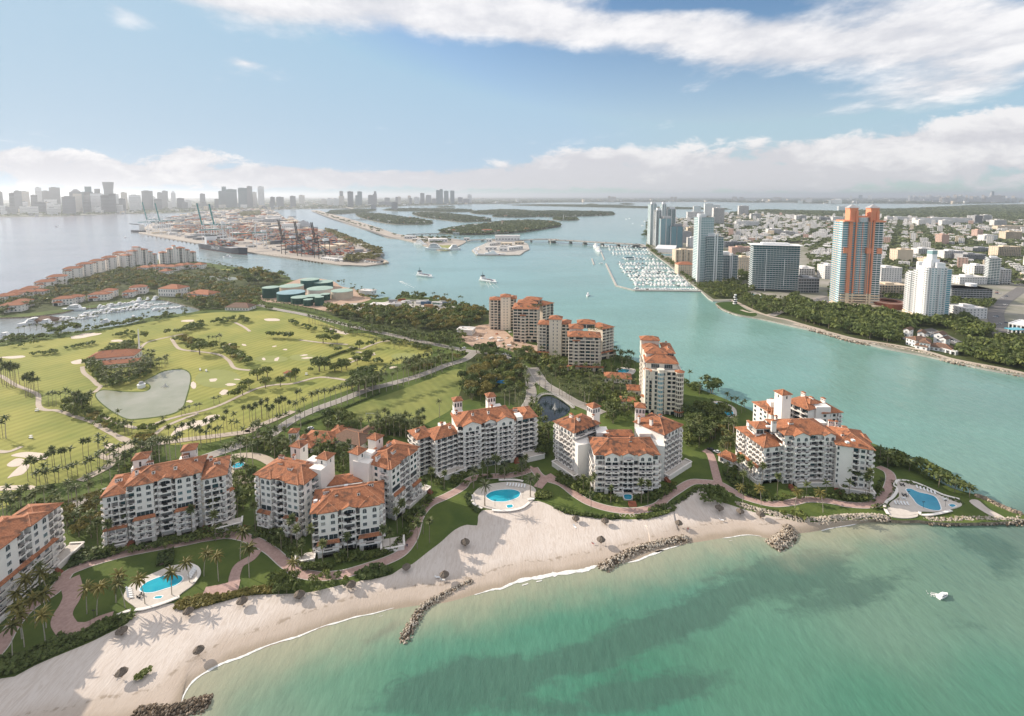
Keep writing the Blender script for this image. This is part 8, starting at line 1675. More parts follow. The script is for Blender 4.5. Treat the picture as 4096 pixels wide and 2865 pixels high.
def make_city():
 parks=[PL('Q 0,880 240,860 330,990 640,1000 900,960 900,640 1330,640 1330,980 1700,1000 1690,1210 2600,1300 2600,1700 0,1180'),PL('F 380,1200 380,560 480,500 860,500 1000,470 1420,640 1420,860 1560,860 1560,570 2080,570 2260,930 2296,1480 1000,1480')]
 r=random.Random(11);cand=[]
 taken=[Ve(o.location[:2])for o in bpy.data.objects if o.parent is None and o.get('category')in(BD_,AT,AB)and o.location.y>700]
 for i in range(-60,90):
  for j in range(-10,140):
   base=AV0+AVN*(i*23.)+AVD*(j*21.)
   if i%4==0:continue
   if j%6==0:continue
   p=base+Ve((r.uniform(-2,2),r.uniform(-2,2)))
   if abs(p.x)/max(p.y,1)>1.25 or not cityzone(p)or any(inside(p,q)for q in parks):continue
   if any((p-t).length<22+t.y*.008 for t in taken):continue
   if r.random()<.24:continue
   far=p.length
   if far>2600 and r.random()<.45:continue
   h=r.choice((4.5,7,7,9,9,10.5,13))if r.random()<.93 else r.uniform(16,34)
   cand.append((p,r.uniform(13,20),r.uniform(11,18),h,r.choice((CW,CW,CW,CC,CW,OW,'city_pink')if r.random()<.5 else(CW,CW,OW))))
 vis=[c for c in cand if abs(c[0].x)/c[0].y<1.06];vis.sort(key=lambda c:c[0].length/(c[3]+8));near=vis[:240];ids=set(map(id,near));rest=[c for c in cand if id(c)not in ids]
 near.sort(key=lambda c:c[0].x/c[0].y);rz=atan2(AVN.y,AVN.x)
 def body(mb,p,w,d,h,z=LZ,mi=0,mr=1):
  mb.box((p.x,p.y,z),(w,d,h),rz,mi);mb.box((p.x,p.y,z+h),(w-.8,d-.8,.12),rz,mr)
 for n_,(p,w,d,h,m)in enumerate(near):
  col={CW:'white',OW:'off-white',CC:'cream','city_pink':'pink'}[m];k=max(1,int(h/3.2))
  th=Thing('city_house',p,'%s flat-roofed %s-storey city house, %s from the left in the near city'%(col,('one','two','three','four','five','six','seven','eight','nine','ten','eleven')[min(10,k-1)],ordn(n_+1)),'house','low houses of the near city')
  b=MB();b.box((p.x,p.y,LZ),(w,d,h),rz,0);th.part(WL,b,[m]);b=MB();b.box((p.x,p.y,LZ+h),(w-.9,d-.9,.15),rz,0);th.part(RF,b,[CR_])
  b=MB();q=p+AVN*r.uniform(-w*.3,w*.3)+AVD*r.uniform(-d*.3,d*.3);b.box((q.x,q.y,LZ+h),(r.uniform(2,5),r.uniform(2,4),r.uniform(1,2.6)),rz,0);th.part('roof_plant',b,[r.choice([CW,CG])])
  b=MB()
  for fl in range(k):
   for t in range(max(2,int(w/4))):
    q=p-AVD*(d/2+.03)+AVN*(-w/2+(t+.5)*w/max(2,int(w/4)));b.box((q.x,q.y,LZ+fl*h/k+1),(1.7,.08,1.4),rz,0)
   for t in range(max(2,int(d/4))):
    q=p-AVN*(w/2+.03)+AVD*(-d/2+(t+.5)*d/max(2,int(d/4)));b.box((q.x,q.y,LZ+fl*h/k+1),(.08,1.7,1.4),rz,0)
  o=th.part('window',b,[GL_]);o['kind']='stuff'
 mats=[CW,CR_,CC,OW,'city_pink',CG,TF];b=MB()
 for p,w,d,h,m in rest:
  body(b,p,w*1.1,d*1.1,h,LZ,mats.index(m),r.choice((1,1,1,0,3,6)if r.random()<.5 else(1,0)))
  q=p+AVN*r.uniform(-4,4);b.box((q.x,q.y,LZ+h),(3,3,2),rz,0)
  if p.y<2600:
   for t in range(3):
    q=p-AVD*(d*.55+.04)+AVN*(-w/2+(t+.5)*w/3);b.box((q.x,q.y,LZ+1.2),(w/4.2,.1,max(1.4,h-2.6)),rz,5)
 struct('city_blocks',b,mats,'mass of low white flat-roofed houses across the far city',kind='stuff')
 st=MB()
 for i in range(-60,90,4):
  pts=[AV0+AVN*(i*23.)+AVD*t for t in range(-200,2900,40)];run=[]
  for p in pts+[None]:
   if p is not None and cityzone(p)and not any(inside(p,q)for q in parks):run.append(p)
   else:
    if len(run)>1:ribbon(st,run,11,LZ+.15,0,False)
    run=[]
 struct('city_streets',st,['road'],'straight pale streets running through the far city')
 tb=MB();n=0;PP=[]
 for i in range(-60,90,2):
  for t in range(-200,4600,9):
   p=AV0+AVN*(i*23.+r.choice((-7,7))if i%4==0 else i*23.+11.5)+AVD*(t+r.uniform(-4,4))
   if r.random()>(.72 if i%4==0 else .42):continue
   if abs(p.x)/max(1,p.y)<1.25 and cityzone(p)and not any(inside(p,q)for q in parks):PP.append((p,r.uniform(6,11)))
 for _ in range(11000):
  y=700*math.exp(r.random()*1.95);p=Ve((r.uniform(.15,1.2)*y,y))
  if abs(p.x)/p.y<1.2 and cityzone(p)and not any(inside(p,q)for q in parks):
   k=mnoise.noise(Ve((p.x*.003,p.y*.003,1.)))
   if k>-.2:
    for _k in range(3):PP.append((p+Ve((r.uniform(-14,14),r.uniform(-14,14))),r.uniform(8,14)))
 crowns(tb,[(p.x,p.y,LZ,h*r.uniform(1.,1.6),h,0)for p,h in PP if p.y<1500],24);crowns(tb,[(p.x,p.y,LZ,h*r.uniform(1.2,2.),h,0)for p,h in PP if p.y>=1500],9)
 struct('street_trees',tb,['leaf_far'],'green street trees spread through the far city',kind='stuff')
make_city()
rr=random.Random(3);n=0
for i in range(46):
 t=rr.random();q=P('Q',1010+t*370+rr.uniform(-20,20),1232+t*115+rr.uniform(-14,14));car(q,rr.choice((.6,2.2)),'in the park car park, %s in its rows'%ordn(i+1),'cars in the park car park',LZ+.1)
for i in range(16):q=P('Q',60+rr.random()*170,950+rr.random()*50);car(q,.3,'in the lot left of the coral tower, %s in its rows'%ordn(i+1),'cars left of the coral tower',LZ+.1)
for i in range(12):q=P('Q',1700+rr.uniform(-40,160),1180-rr.random()*300);car(q,.6,'on the wide street behind the white tower, %s along it'%ordn(i+1),'cars on the wide street',LZ+.4)
# boats
def hull_mb(L_,w,h,mi=0,stern=.9,z0=-.2):
 m=MB();prof=[(-.5,stern),(-.2,1.),(.15,.92),(.35,.6),(.5,.03)];V=[]
 for t,k in prof:V+=[(-w/2*k*.75,t*L_,z0),(w/2*k*.75,t*L_,z0),(w/2*k,t*L_,h*(1+.25*max(0,t))),(-w/2*k,t*L_,h*(1+.25*max(0,t)))]
 F=[]
 for i in range(4):a=4*i;F+=[(a,a+4,a+7,a+3),(a+1,a+2,a+6,a+5),(a+3,a+7,a+6,a+2),(a,a+1,a+5,a+4)]
 F+=[(0,3,2,1),(16,17,18,19)];m.add(V,F,mi);return m
def yacht(L_,w,decks=2,hullm=WP,lab='x',cat='motor yacht',mast=False,group=None,name='motor_yacht'):
 th=Thing(name,(0,0,0),lab,cat,group);h=L_*.085+.5;th.part('hull',hull_mb(L_,w,h),[hullm]);z=h
 if mast:
  m=MB();m.box((0,-.05*L_,z),(w*.5,L_*.3,.7),0,0,.85);th.part('cabin',m,[WP]);m=MB();m.tube((0,.06*L_,z),(0,.06*L_,z+L_*1.25),.09,.05,5);m.tube((0,.06*L_,z+1.6),(0,-.36*L_,z+1.5),.12,.1,5);th.part('mast',m,[SW])
 else:
  for i in range(decks):
   k=1-.2*i;c=-.06*L_-.02*L_*i;m=MB();m.box((0,c,z),(w*.76*k,L_*.56*k,L_*.05+.5),0,0,.9);th.part('cabin',m,[WP]);hh=L_*.05+.5;m=MB();m.box((0,c,z+hh*.35),(w*.79*k,L_*.53*k,hh*.38),0,0,.95);th.part('window_band',m,[GL_]);z+=hh
  m=MB();m.box((0,-.12*L_,z+.6),(w*.55,L_*.2,.12),0,0);m.tube((0,-.15*L_,z),(0,-.15*L_,z+L_*.09),.12,.05,5);th.part('hardtop',m,[WP])
  m=MB();m.box((0,-.40*L_,h*.9),(w*.8,L_*.16,.05));th.part('aft_deck',m,['wood'])
 return th.root
BO=[yacht(13,4.3,1),yacht(16,5,2),yacht(11,3.6,1,'hull_navy'),yacht(12,3.6,1,WP,mast=True,name='sailing_yacht',cat='sailing yacht'),yacht(20,5.6,2)]
for b in BO:KIDS[b.name]=list(b.children)
bused=set();random.seed(21)
def boat(p,rz,label,group,i=None,sc=1.,z=0.):
 i=random.choice([0,0,0,1,1,2,3,0,0])if i is None else i;o=BO[i]if i not in bused else copy_tree(BO[i]);bused.add(i);o.location=(p.x,p.y,z);o.rotation_euler=(0,0,rz);o.scale=(sc,)*3;o['label']=label;o['group']=group;return o,i
BNAME=['white cabin boat','white two-deck motor yacht','dark-hulled cabin boat','slim sailing yacht with bare mast','large white motor yacht']
ROWS=[(600,10,462),(612,20,470),(632,82,492),(644,88,505),(670,118,522),(686,120,540),(722,222,575),(738,225,600),(772,182,650),(790,190,665),(818,205,705),(832,215,715),(858,228,762),(874,240,775),(900,282,815),(914,290,830),(940,312,862),(954,325,880),(982,342,905),(1000,345,930)]
NB=0
for ri,(y,x0,x1)in enumerate(ROWS):
 a,b=P('F',x0,y,0),P('F',x1,y+(x1-x0)*.01,0);L_=(b-a).length;sp=6.6 if ri>8 else 8.6;n=int(L_/sp)
 for j in range(n):
  if NB>=288:break
  if random.random()<.07:continue
  q=a.lerp(b,(j+.5)/n);o,i=boat(q,(0 if ri%2 else pi)+ru(-.05,.05),'x','boats moored in the crowded marina',sc=ru(.72,1.02));o['label']='%s in marina dock row %s from the front, %s from the left'%(BNAME[i].replace(' with bare mast',''),ordn(len(ROWS)//2-ri//2),ordn(2*j+ri%2+1));NB+=1
for ri in range(0,20,2):
 y=(ROWS[ri][0]+ROWS[ri+1][0])/2;a,b=P('F',ROWS[ri][1]-10,y,0),P('F',ROWS[ri][2]+25,y+4,0);s=MB();s.beam((*a,.45),(*b,.45),2.2,.5);single('floating_dock',s,[CO_],'grey floating dock of marina row %s from the front'%ordn(10-ri//2),'dock','floating docks of the marina')
def wall_line(s,w,h,label,m=CO_,name='breakwater'):
 p=PL(s,0);b=MB()
 for a,c in zip(p,p[1:]):b.prism([tuple(q)for q in((a+(Ve((-(c-a).y,(c-a).x)).normalized()*w/2)),(a-(Ve((-(c-a).y,(c-a).x)).normalized()*w/2)),(c-(Ve((-(c-a).y,(c-a).x)).normalized()*w/2)),(c+(Ve((-(c-a).y,(c-a).x)).normalized()*w/2)))],-.5,h)
 return single(name,b,[m],label,'breakwater','breakwaters of the marina')
wall_line('F 60,782 165,1008 250,1030 350,1055',3,1.6,'long bent breakwater at the marina front');wall_line('F 350,1057 700,1060 1040,1066',5,1.9,'straight quay wall closing the marina front');wall_line('F 2,640 44,742',2.5,1.4,'short detached breakwater at the marina entrance');wall_line('I 1940,515 1952,552',2.5,1.6,'lone short breakwater out in the channel')
for i in range(24):
 q=P('F',372+i*26.5,1042,0);o,j=boat(q,pi/2+ru(-.1,.1)if i%4==0 else 0,'x','boats along the quay wall',random.choice((0,0,2,1)),.8)if i<12 else boat(q,0,'x','boats along the quay wall',random.choice((0,3)),.8);o['label']=BNAME[j]+' along the front quay wall, %s from the left'%ordn(i+1)
q=P('F',300,735,0);th=Thing('boat_house',q,'floating teal-roofed fuel dock house in the marina','boat house');s=MB();s.box((q.x,q.y,.3),(22,10,4));th.part(WL,s,[WP]);s=MB();s.box((q.x,q.y,4.3),(25,12,2.4),0,0,.6);th.part(RF,s,[GT])
rr=random.Random(9);k=0
for(x0,y0,x1,y1,n)in((520,600,980,545,15),(560,590,1000,520,14),(640,545,960,500,12),(1000,560,1200,540,8),(880,540,1120,520,8),(400,628,640,605,8)):
 for i in range(n):
  t=(i+.5)/n;q=P('D',x0+(x1-x0)*t,y0+(y1-y0)*t+rr.uniform(-2,2),0);k+=1;o,j=boat(q,rr.uniform(-.3,.3)+(0 if i%2 else 3.14),'x','boats in the island yacht basin',rr.choice((0,0,1,1,3)),rr.uniform(.65,.95));o['label']=BNAME[j]+' in the island basin, %s in its docks'%ordn(k)
 s=MB();a,b=P('D',x0-10,y0-6,0),P('D',x1+10,y1-6,0);s.beam((*a,.5),(*b,.5),2,.5);single('floating_dock',s,[CO_],'pale floating dock of the island basin, %s of six'%ordn([520,560,640,1000,880,400].index(x0)+1),'dock','floating docks of the island basin')
for x,y,rz,i,sc,l in((205,650,2.6,4,1.9,'big white motor yacht at the near left of the island basin'),(300,650,1.5,1,1.8,'white motor yacht beside the brown-roofed dock house'),(480,560,1.7,4,2.1,'long sleek white yacht below the villas'),(915,500,.4,1,1.7,'white yacht by the far basin bank'),(1022,490,.3,4,1.5,'white yacht at the basin head'),(970,492,.5,1,1.3,'smaller white yacht by the basin head'),(410,620,0,1,1.3,'white yacht among the left docks'),(690,640,1.6,1,1.3,'white boat with red trim near the palms'),(450,620,.2,1,1.2,'second white yacht among the left docks'),(515,665,.2,0,1.2,'white boat at the near bank'),(30,735,1.4,1,1.6,'white yacht cut by the left edge'),(875,605,.8,2,1.3,'dark boat by the near basin bank')):
 boat(P('D',x,y,0),rz,l,'yachts in the island basin',i,sc*.68)
q=P('D',305,640,0);th=Thing('dock_house',q,'brown-roofed dock house on piles in the island basin','dock house');s=MB();s.box((q.x,q.y,1.),(22,12,3));th.part(WL,s,['wood']);s=MB();zr,cp=hip(s,[q+Ve((-11,-6)),q+Ve((11,-6)),q+Ve((11,6)),q+Ve((-11,6))],4.2,.6,1.2);th.part(RF,s,['brown_tile']);s=MB();s.box((q.x,q.y,-.4),(26,16,1.3));th.part(DK_,s,[CO_])
def wake(p,d,L_,w0,w1,label):
 d=Ve(d).normalized();n=Ve((-d.y,d.x));r=random.Random(int(abs(p.x)));m=MB();N_=26
 for s_ in(-1,1,0):
  for i in range(N_):
   t0,t1=i/N_,(i+1)/N_;a=p-d*L_*t0;b=p-d*L_*t1;o0=n*s_*(w0+(w1-w0)*t0);o1=n*s_*(w0+(w1-w0)*t1);ww=(1.3-.9*t0)*r.uniform(.3,1.2)*(.8 if s_ else 1.6)
   if r.random()<t0*.5:continue
   m.quad((*(a+o0+n*ww/2),.06+.01*s_),(*(a+o0-n*ww/2),.06+.01*s_),(*(b+o1-n*ww/2),.06+.01*s_),(*(b+o1+n*ww/2),.06+.01*s_))
 struct('boat_wake',m,[FO_],label,kind='stuff')
def rel(k,x,y):return P(k,x,y,0)
q=rel('V',2114,1338);boat(q,-1.2,'small white motorboat out in the shallows, alone at the right','boats under way',0,.46);wake(q,(.9,-.3),5,.5,1.2,'little wake beside the small motorboat')
q=rel('T',1150,88);boat(q,2.9,'white motor yacht alone in the channel above the towers','boats under way',1,.95)
q=rel('D',1490,216);boat(q,1.35,'white tour boat with a long wake before the container ship','boats under way',4,1.3);wake(q,(-.95,.12),130,2,9,'long wake behind the tour boat')
q=rel('D',822,84);boat(q,.3,'white sailing boat in the left bay','boats under way',3,1.7)
q=rel('D',370,15);boat(q,1.5,'white boat speeding across the far left bay','boats under way',1,1.4);wake(q,(-1,.05),150,2,8,'wake of the boat in the far left bay')
q=rel('F',12,778);boat(q,1.2,'small boat at the marina entrance','boats under way',0,.8)
for i,(x,y)in enumerate([(265,326),(300,320),(335,370),(435,393),(460,345),(480,340),(455,352)]):boat(rel('F',x,y),rr.uniform(0,6),'white boat anchored in the far bay, %s from the left'%ordn(i+1),'boats anchored in the far bay',rr.choice((0,3,1)),1.4)
for(x0,y0,x1,y1)in((90,358,165,346),(160,376,440,382),(362,358,495,366)):a,b=rel('F',x0,y0),rel('F',x1,y1);wake(b,(b-a),(b-a).length,2,7,'white wake streak in the far bay')
a=rel('E',1255,290);b=rel('E',1150,240);wake(b,b-a,(b-a).length,2,8,'fading wake left of the ferries')
def ferry(k,x,y,rz,lab):
 q=rel(k,x,y);th=Thing('ferry',(q.x,q.y,0),lab,'ferry','car ferries in the channel',rz);th.local=True;th.part('hull',hull_mb(42,13,2.6,0,.8),[WP]);m=MB();m.box((0,-2,2.7),(10.5,28,.1));th.part(DK_,m,[CG])
 for s in(-1,1):m=MB();m.box((s*5.6,-2,2.6),(.5,30,2.2));th.part('bulwark',m,[WP])
 m=MB();m.box((0,-15,2.7),(11,5,6),0,0,.9);th.part('wheelhouse',m,[WP]);m=MB();m.box((0,-15,8.7),(7,4,2.6),0,0,.9);th.part('bridge',m,[GL_]);m=MB();m.tube((0,-15,11),(0,-15,18),.5,.2,6);th.part('funnel',m,[RL]);
 for i in range(10):m=MB();m.box((-3+3*(i%3),-9+i//3*5,2.8),(1.8,4.3,1.4),0,0,.8);th.part('vehicle',m,['car%d'%(i%5)])
 return q
q=ferry('E',1340,205,-2.2,'car ferry throwing spray in mid channel, left one');wake(q,(.5,-.8),60,5,13,'spray round the left ferry');q=ferry('E',1825,245,-2.3,'car ferry loaded with cars, right one');wake(q,(-.2,1),70,4,9,'wake of the right ferry')
def mega(k,x,y,L_,rz,lab):
 q=rel(k,x,y);r=yacht(L_,L_*.19,3,WP,lab,'yacht',group='large white yachts at quays',name='large_yacht');r.location=(q.x,q.y,0);r.rotation_euler=(0,0,rz)
mega('U',435,330,62,-2.3,'large white yacht at the causeway quay, left one');mega('U',640,395,70,-1.9,'largest white yacht at the causeway lawn, middle one');mega('U',855,395,55,2.4,'large white yacht at the causeway lawn, right one');mega('I',1962,445,50,.1,'white yacht at the marina entrance pier, left one');mega('I',1978,468,46,.15,'white yacht at the marina entrance pier, right one')
def cutter(k,xa,xb,y,lab,big=True):
 a,b=rel(k,xa,y),rel(k,xb,y);d=b-a;L_=d.length;c=(a+b)/2;rz=atan2(d.y,d.x)-pi/2;th=Thing('patrol_ship',(c.x,c.y,0),lab,'patrol ship','patrol ships at the base',rz);th.local=True
 th.part('hull',hull_mb(L_,L_*.13,L_*.055,0,.95,-.5),[WP]);h=L_*.055
 for z,l,w,o in((h,.42,.10,-.02),(h+L_*.035,.26,.085,.02),(h+L_*.07,.13,.07,.05)):m=MB();m.box((0,o*L_,z),(L_*w,L_*l,L_*.036),0,0,.93);th.part('superstructure',m,[WP])
 m=MB();m.tube((0,.02*L_,h+L_*.1),(0,.02*L_,h+L_*.22),.6,.2,6);th.part('mast',m,[SW]);m=MB();m.box((0,-.1*L_,h+L_*.07),(L_*.05,L_*.05,L_*.06),0,0,.8);th.part('funnel',m,[CG])
 if big:
  for s in(-1,1):
   m=MB();x=s*L_*.0585;
   for y0,w,mm in((.26,.028,0),(.235,.01,1)):m.add([(x*1.04,L_*y0,.4),(x*1.04,L_*(y0+w),.4),(x*1.1,L_*(y0+w+.022),h*.98),(x*1.1,L_*(y0+.022),h*.98)],[(0,1,2,3)if s>0 else(3,2,1,0)],mm)
   th.part('bow_stripe',m,['hull_stripe_red','hull_stripe_blue'])
  m=MB();m.box((0,-.36*L_,h),(L_*.1,L_*.22,.2));th.part('flight_deck',m,[CG])
mat('hull_stripe_red',(.45,.02,.02),.5);mat('hull_stripe_blue',(.03,.08,.25),.5)
cutter('I',1238,1412,492,'long white patrol ship with a red bow stripe at the base quay');
for x,y,l in((1222,470,'left'),(1233,485,'front'),(1245,462,'rear')):q=rel('I',x,y);boat(q,.1,'small white patrol boat at the base corner, %s one'%l,'patrol boats at the base',4,1.5)
# port
def crane(k,x,y,ytop,lab,legm,boomm,up=True,yd=None,bh=None,sc=1.):
 q=P(k,x,y,2.6);H_=max(60,Hgt(k,x,y,ytop,2.6));
 th=Thing('gantry_crane',(q.x,q.y,2.6),lab,'gantry crane','quay gantry cranes');w=QN;t=QT;rail=30.;hw=11.;LH=(H_*.43 if up else H_*.60)
 def pt(a,b,z):v=w*a+t*b;return(q.x+v.x,q.y+v.y,2.6+z)
 for a in(0,-rail):
  for b in(-hw,hw):m=MB();m.beam(pt(a,b,0),pt(a,b,LH+2),1.25,1.2);th.part('leg',m,[legm])
 for a in(0,-rail):m=MB();m.beam(pt(a,-hw,LH*.33),pt(a,hw,LH*.33),1.6,2.);th.part('cross_beam',m,[legm]);m=MB();m.beam(pt(a,-hw,LH),pt(a,hw,LH),1.6,2.);th.part('cross_beam',m,[legm])
 for b in(-hw,hw):
  m=MB();m.beam(pt(0,b,LH*.33),pt(-rail,b,LH*.33),1.6,1.6);m2=MB();m2.beam(pt(0,b,LH*.95),pt(-rail,b,LH*.36),1.1);th.part('side_beam',m,[legm]);th.part('brace',m2,[legm])
 for b in(-3.5,3.5):m=MB();m.beam(pt(2,b,LH+2),pt(-rail-22,b,LH+2),1.1,1.9);th.part('girder',m,[boomm])
 m=MB();m.box(pt(-rail+4,0,LH+3),(13,9,6),atan2(w.y,w.x));th.part('machine_house',m,[SW])
 ap=LH+(20 if up else H_-LH-2)
 for b in(-4,4):m=MB();m.beam(pt(-1,b,LH+2),pt(-4,b*.3,ap),1.3);th.part('apex_frame',m,[legm])
 for a1,z1 in((-rail,LH+3),(-rail-20,LH+3)):m=MB();m.beam(pt(-4,0,ap),pt(a1,0,z1),.7);th.part('back_stay',m,[legm])
 m=MB()
 if up:
  e=(H_-LH);
  for b in(-3.5,3.5):m=MB();m.beam(pt(2,b,LH+2),pt(2+e*.16,b,LH+e),1.3,2.0);th.part('boom',m,[boomm])
  m=MB()
  for i in range(9):z=(i+.5)/9;m.beam(pt(2+e*.16*z,-3.5,LH+2+(e-2)*z),pt(2+e*.16*z,3.5,LH+2+(e-2)*z),.7)
  o=th.part('boom_tie',m,[boomm]);o['kind']='stuff'
 else:
  for b in(-3.5,3.5):m=MB();m.beam(pt(2,b,LH+2),pt(62,b,LH+2),1.4,2.4);th.part('boom',m,[boomm])
  for a1 in(24,56):m=MB();m.beam(pt(-4,0,ap),pt(a1,0,LH+3),.7);th.part('fore_stay',m,[legm])
qa,qb=P('J',70,515,2.6),P('K',1150,780,2.6);QT=(qb-qa).normalized();QN=Ve((QT.y,-QT.x))
for k,x,y,yt,l,a,b,u in(('K',515,640,140,'black gantry crane with raised boom, left of three','steel_black','steel_black',True),('K',760,670,150,'black gantry crane with raised boom, middle of three','steel_black','steel_black',True),('K',1020,705,165,'black gantry crane with raised boom, right of three','steel_black','steel_black',True),('J',1840,745,375,'white gantry crane with lowered teal boom beside the ship bow',SW,'steel_teal',False),('J',1050,640,62,'white gantry crane with raised teal boom, left of the ship pair',SW,'steel_teal',True),('J',1235,640,75,'white gantry crane with raised teal boom, right of the ship pair',SW,'steel_teal',True),('J',400,540,58,'white gantry crane with raised grey-teal boom at the far berth',SW,'steel_teal',True),('J',205,515,45,'white gantry crane with raised boom farthest down the quay',SW,'steel_teal',True),('J',1330,660,330,'white gantry crane with lowered boom behind the ship',SW,'steel_teal',False),('J',330,505,240,'white gantry crane with lowered boom at the far berth',SW,'steel_teal',False)):crane(k,x,y,yt,l,a,b,u)
def cship():
 a,b=P('J',1140,725,0),P('J',1815,828,0);d=(b-a).normalized();L_=(b-a).length;c=(a+b)/2;rz=atan2(d.y,d.x)-pi/2;W_=32.;n=Ve((d.y,-d.x));c=c+n*(W_/2+1)
 th=Thing('container_ship',(c.x,c.y,0),'dark container ship with white lettering moored at the quay','container ship',None,rz);th.local=True;h=15.
 m=MB();V=[];prof=[(-.5,.80),(-.42,1),(.30,1),(.42,.7),(.5,.04)]
 for t,k in prof:
  fl=1+.1*max(0,(t-.3))*10*.3;V+=[(-W_/2*k*.85,t*L_,-1),(W_/2*k*.85,t*L_,-1),(-W_/2*k,t*L_,1.6),(W_/2*k,t*L_,1.6),(-W_/2*min(1,k*fl+.06),t*L_*(1.0),h+(4 if t>.35 else 0)),(W_/2*min(1,k*fl+.06),t*L_,h+(4 if t>.35 else 0))]
 F=[];MI=[]
 for i in range(4):
  o=6*i
  m.add([],[]);
  F+=[(o,o+6,o+8,o+2),(o+1,o+3,o+9,o+7),(o+2,o+8,o+10,o+4),(o+3,o+5,o+11,o+9),(o+4,o+10,o+11,o+5)];MI+=[1,1,0,0,2]
 F+=[(0,2,3,1),(2,4,5,3),(24,25,27,26),(26,27,29,28)];MI+=[1,0,1,0]
 v=np.array(V);m.v.append(v);m.f+=F;m.m+=MI;m.n+=len(v);th.part('hull',m,['hull_navy','hull_red',CG])
 m=MB();m.box((0,-.30*L_,h),(W_*.9,12,24),0,0);th.part('superstructure',m,[WP]);m=MB();m.box((0,-.30*L_,h+24),(W_,9,3),0,0);th.part('bridge',m,[GL_]);m=MB();m.box((0,-.38*L_,h),(9,9,22));th.part('funnel',m,['hull_navy'])
 r=random.Random(4);cm=[box_mesh(i)for i in range(8)]
 for t in np.linspace(-.24,.36,13):
  for x in range(-6,6):
   for z in range(r.choice((2,3,4,5))if abs(t-.05)>.05 else 2):
    if th.cnt.get('container',0)<290:
     th.cnt['container']=th.cnt.get('container',0)+1;link('container',r.choice(cm),th.root,((x+.5)*2.5,t*L_,h+2+z*2.6),pi/2)
 f=bpy.data.curves.new('lettering','FONT');f.body='CMA CGM';f.size=11;f.extrude=.05;f.align_x='CENTER';f.align_y='CENTER';f.space_character=1.15;f.materials.append(MATS[WP]);o=link('lettering_curve',f);bpy.context.view_layer.update();lm=bpy.data.meshes.new_from_object(o.evaluated_get(bpy.context.evaluated_depsgraph_get()));bpy.data.objects.remove(o);o=link('lettering',lm,th.root,(W_/2+.25,-.06*L_,9.));o.rotation_euler=(pi/2,0,pi/2)
 return th
BXM={}
def box_mesh(i):
 if i not in BXM:
  m=MB();m.box((0,0,0),(12.2,2.44,2.55));BXM[i]=m.mesh('container',['container%d'%i])
 return BXM[i]
cship()
def small_far_ship():
 q=P('J',40,495,0);th=Thing('cargo_ship',(q.x,q.y,0),'dark cargo ship with loading gear at the far end of the port','cargo ship',None,1.2);th.local=True;th.part('hull',hull_mb(90,18,8),['hull_navy']);m=MB();m.box((0,-30,8),(15,12,26));th.part('superstructure',m,[OW]);m=MB();m.beam((0,-28,33),(0,50,36),3);th.part('loading_arm',m,['steel_black'])
small_far_ship()
def containers():
 poly=PL('J 560,475 1000,520 1500,585 1800,620 2030,640 2296,690 K 620,620 900,650 1180,650 1530,670 1600,600 1560,500 1330,410 1240,330 1000,310 700,290 470,270 200,250 J 2000,380 1500,360 1100,330 900,300 780,320 660,400',2.6);cm=[box_mesh(i)for i in range(8)];r=random.Random(8);x0=min(p.x for p in poly);x1=max(p.x for p in poly);y0=min(p.y for p in poly);y1=max(p.y for p in poly);o=qa;L=[]
 for i in range(-30,170):
  if i%9 in(0,):continue
  for j in range(0,420):
   if j%14 in(0,1,2):continue
   p=o+QT*(i*13.4)-QN*(40+j*2.75)
   if not inside(p,poly):continue
   if r.random()<.20:continue
   hmax=int(1+2.6*max(0,min(1,.5+1.4*mnoise.noise(Ve((i*.22,j*.06,2.)))))+r.random());c=r.choice((0,0,1,2,3,4,5,6,7,7))if r.random()<.7 else(i*3+j//6)%8
   for z in range(hmax):L.append((p,z,c if r.random()<.6 else r.randrange(8)))
 L.sort(key=lambda q:q[0].length);rz=atan2(QT.y,QT.x);nm=['brick red','orange','dark blue','grey','pale grey','dark green','maroon','tan'];top=[q for q in L if abs(q[0].x)/q[0].y<1.05]
 keep=top[:290];ids=set(map(id,keep));keep.sort(key=lambda q:(q[0].x/q[0].y,q[1]));
 for i,(p,z,c)in enumerate(keep):tag(link('freight_container',cm[c],None,(p.x,p.y,2.62+z*2.57),rz),'%s freight container on the near port quay, %s level, %s from the left'%(nm[c],ordn(z+1),ordn(i+1)),'container','freight containers on the near port quay')
 b=MB()
 for q in L:
  if id(q)in ids:continue
  p,z,c=q;b.box((p.x,p.y,2.62+z*2.57),(12.2,2.44,2.55),rz,c)
 if b.v:struct('container_stacks',b,['container%d'%i for i in range(8)],'long mixed-colour rows of stacked freight containers in the port',kind='stuff')
containers()
for i in range(34):
 q=P('J',200+i*65 if i<15 else 1100,560+(i*65+0)*.165 if i<15 else 0,0)if i<15 else P('K',200+(i-15)*50,640+(i-15)*8.2,0);s=MB();s.box((q.x,q.y,-.4),(4,3,3.2),atan2(QT.y,QT.x));single('quay_fender',s,[RD_],'dark rounded fender on the port quay face, %s from the left'%ordn(i+1),'fender','fenders along the port quay')
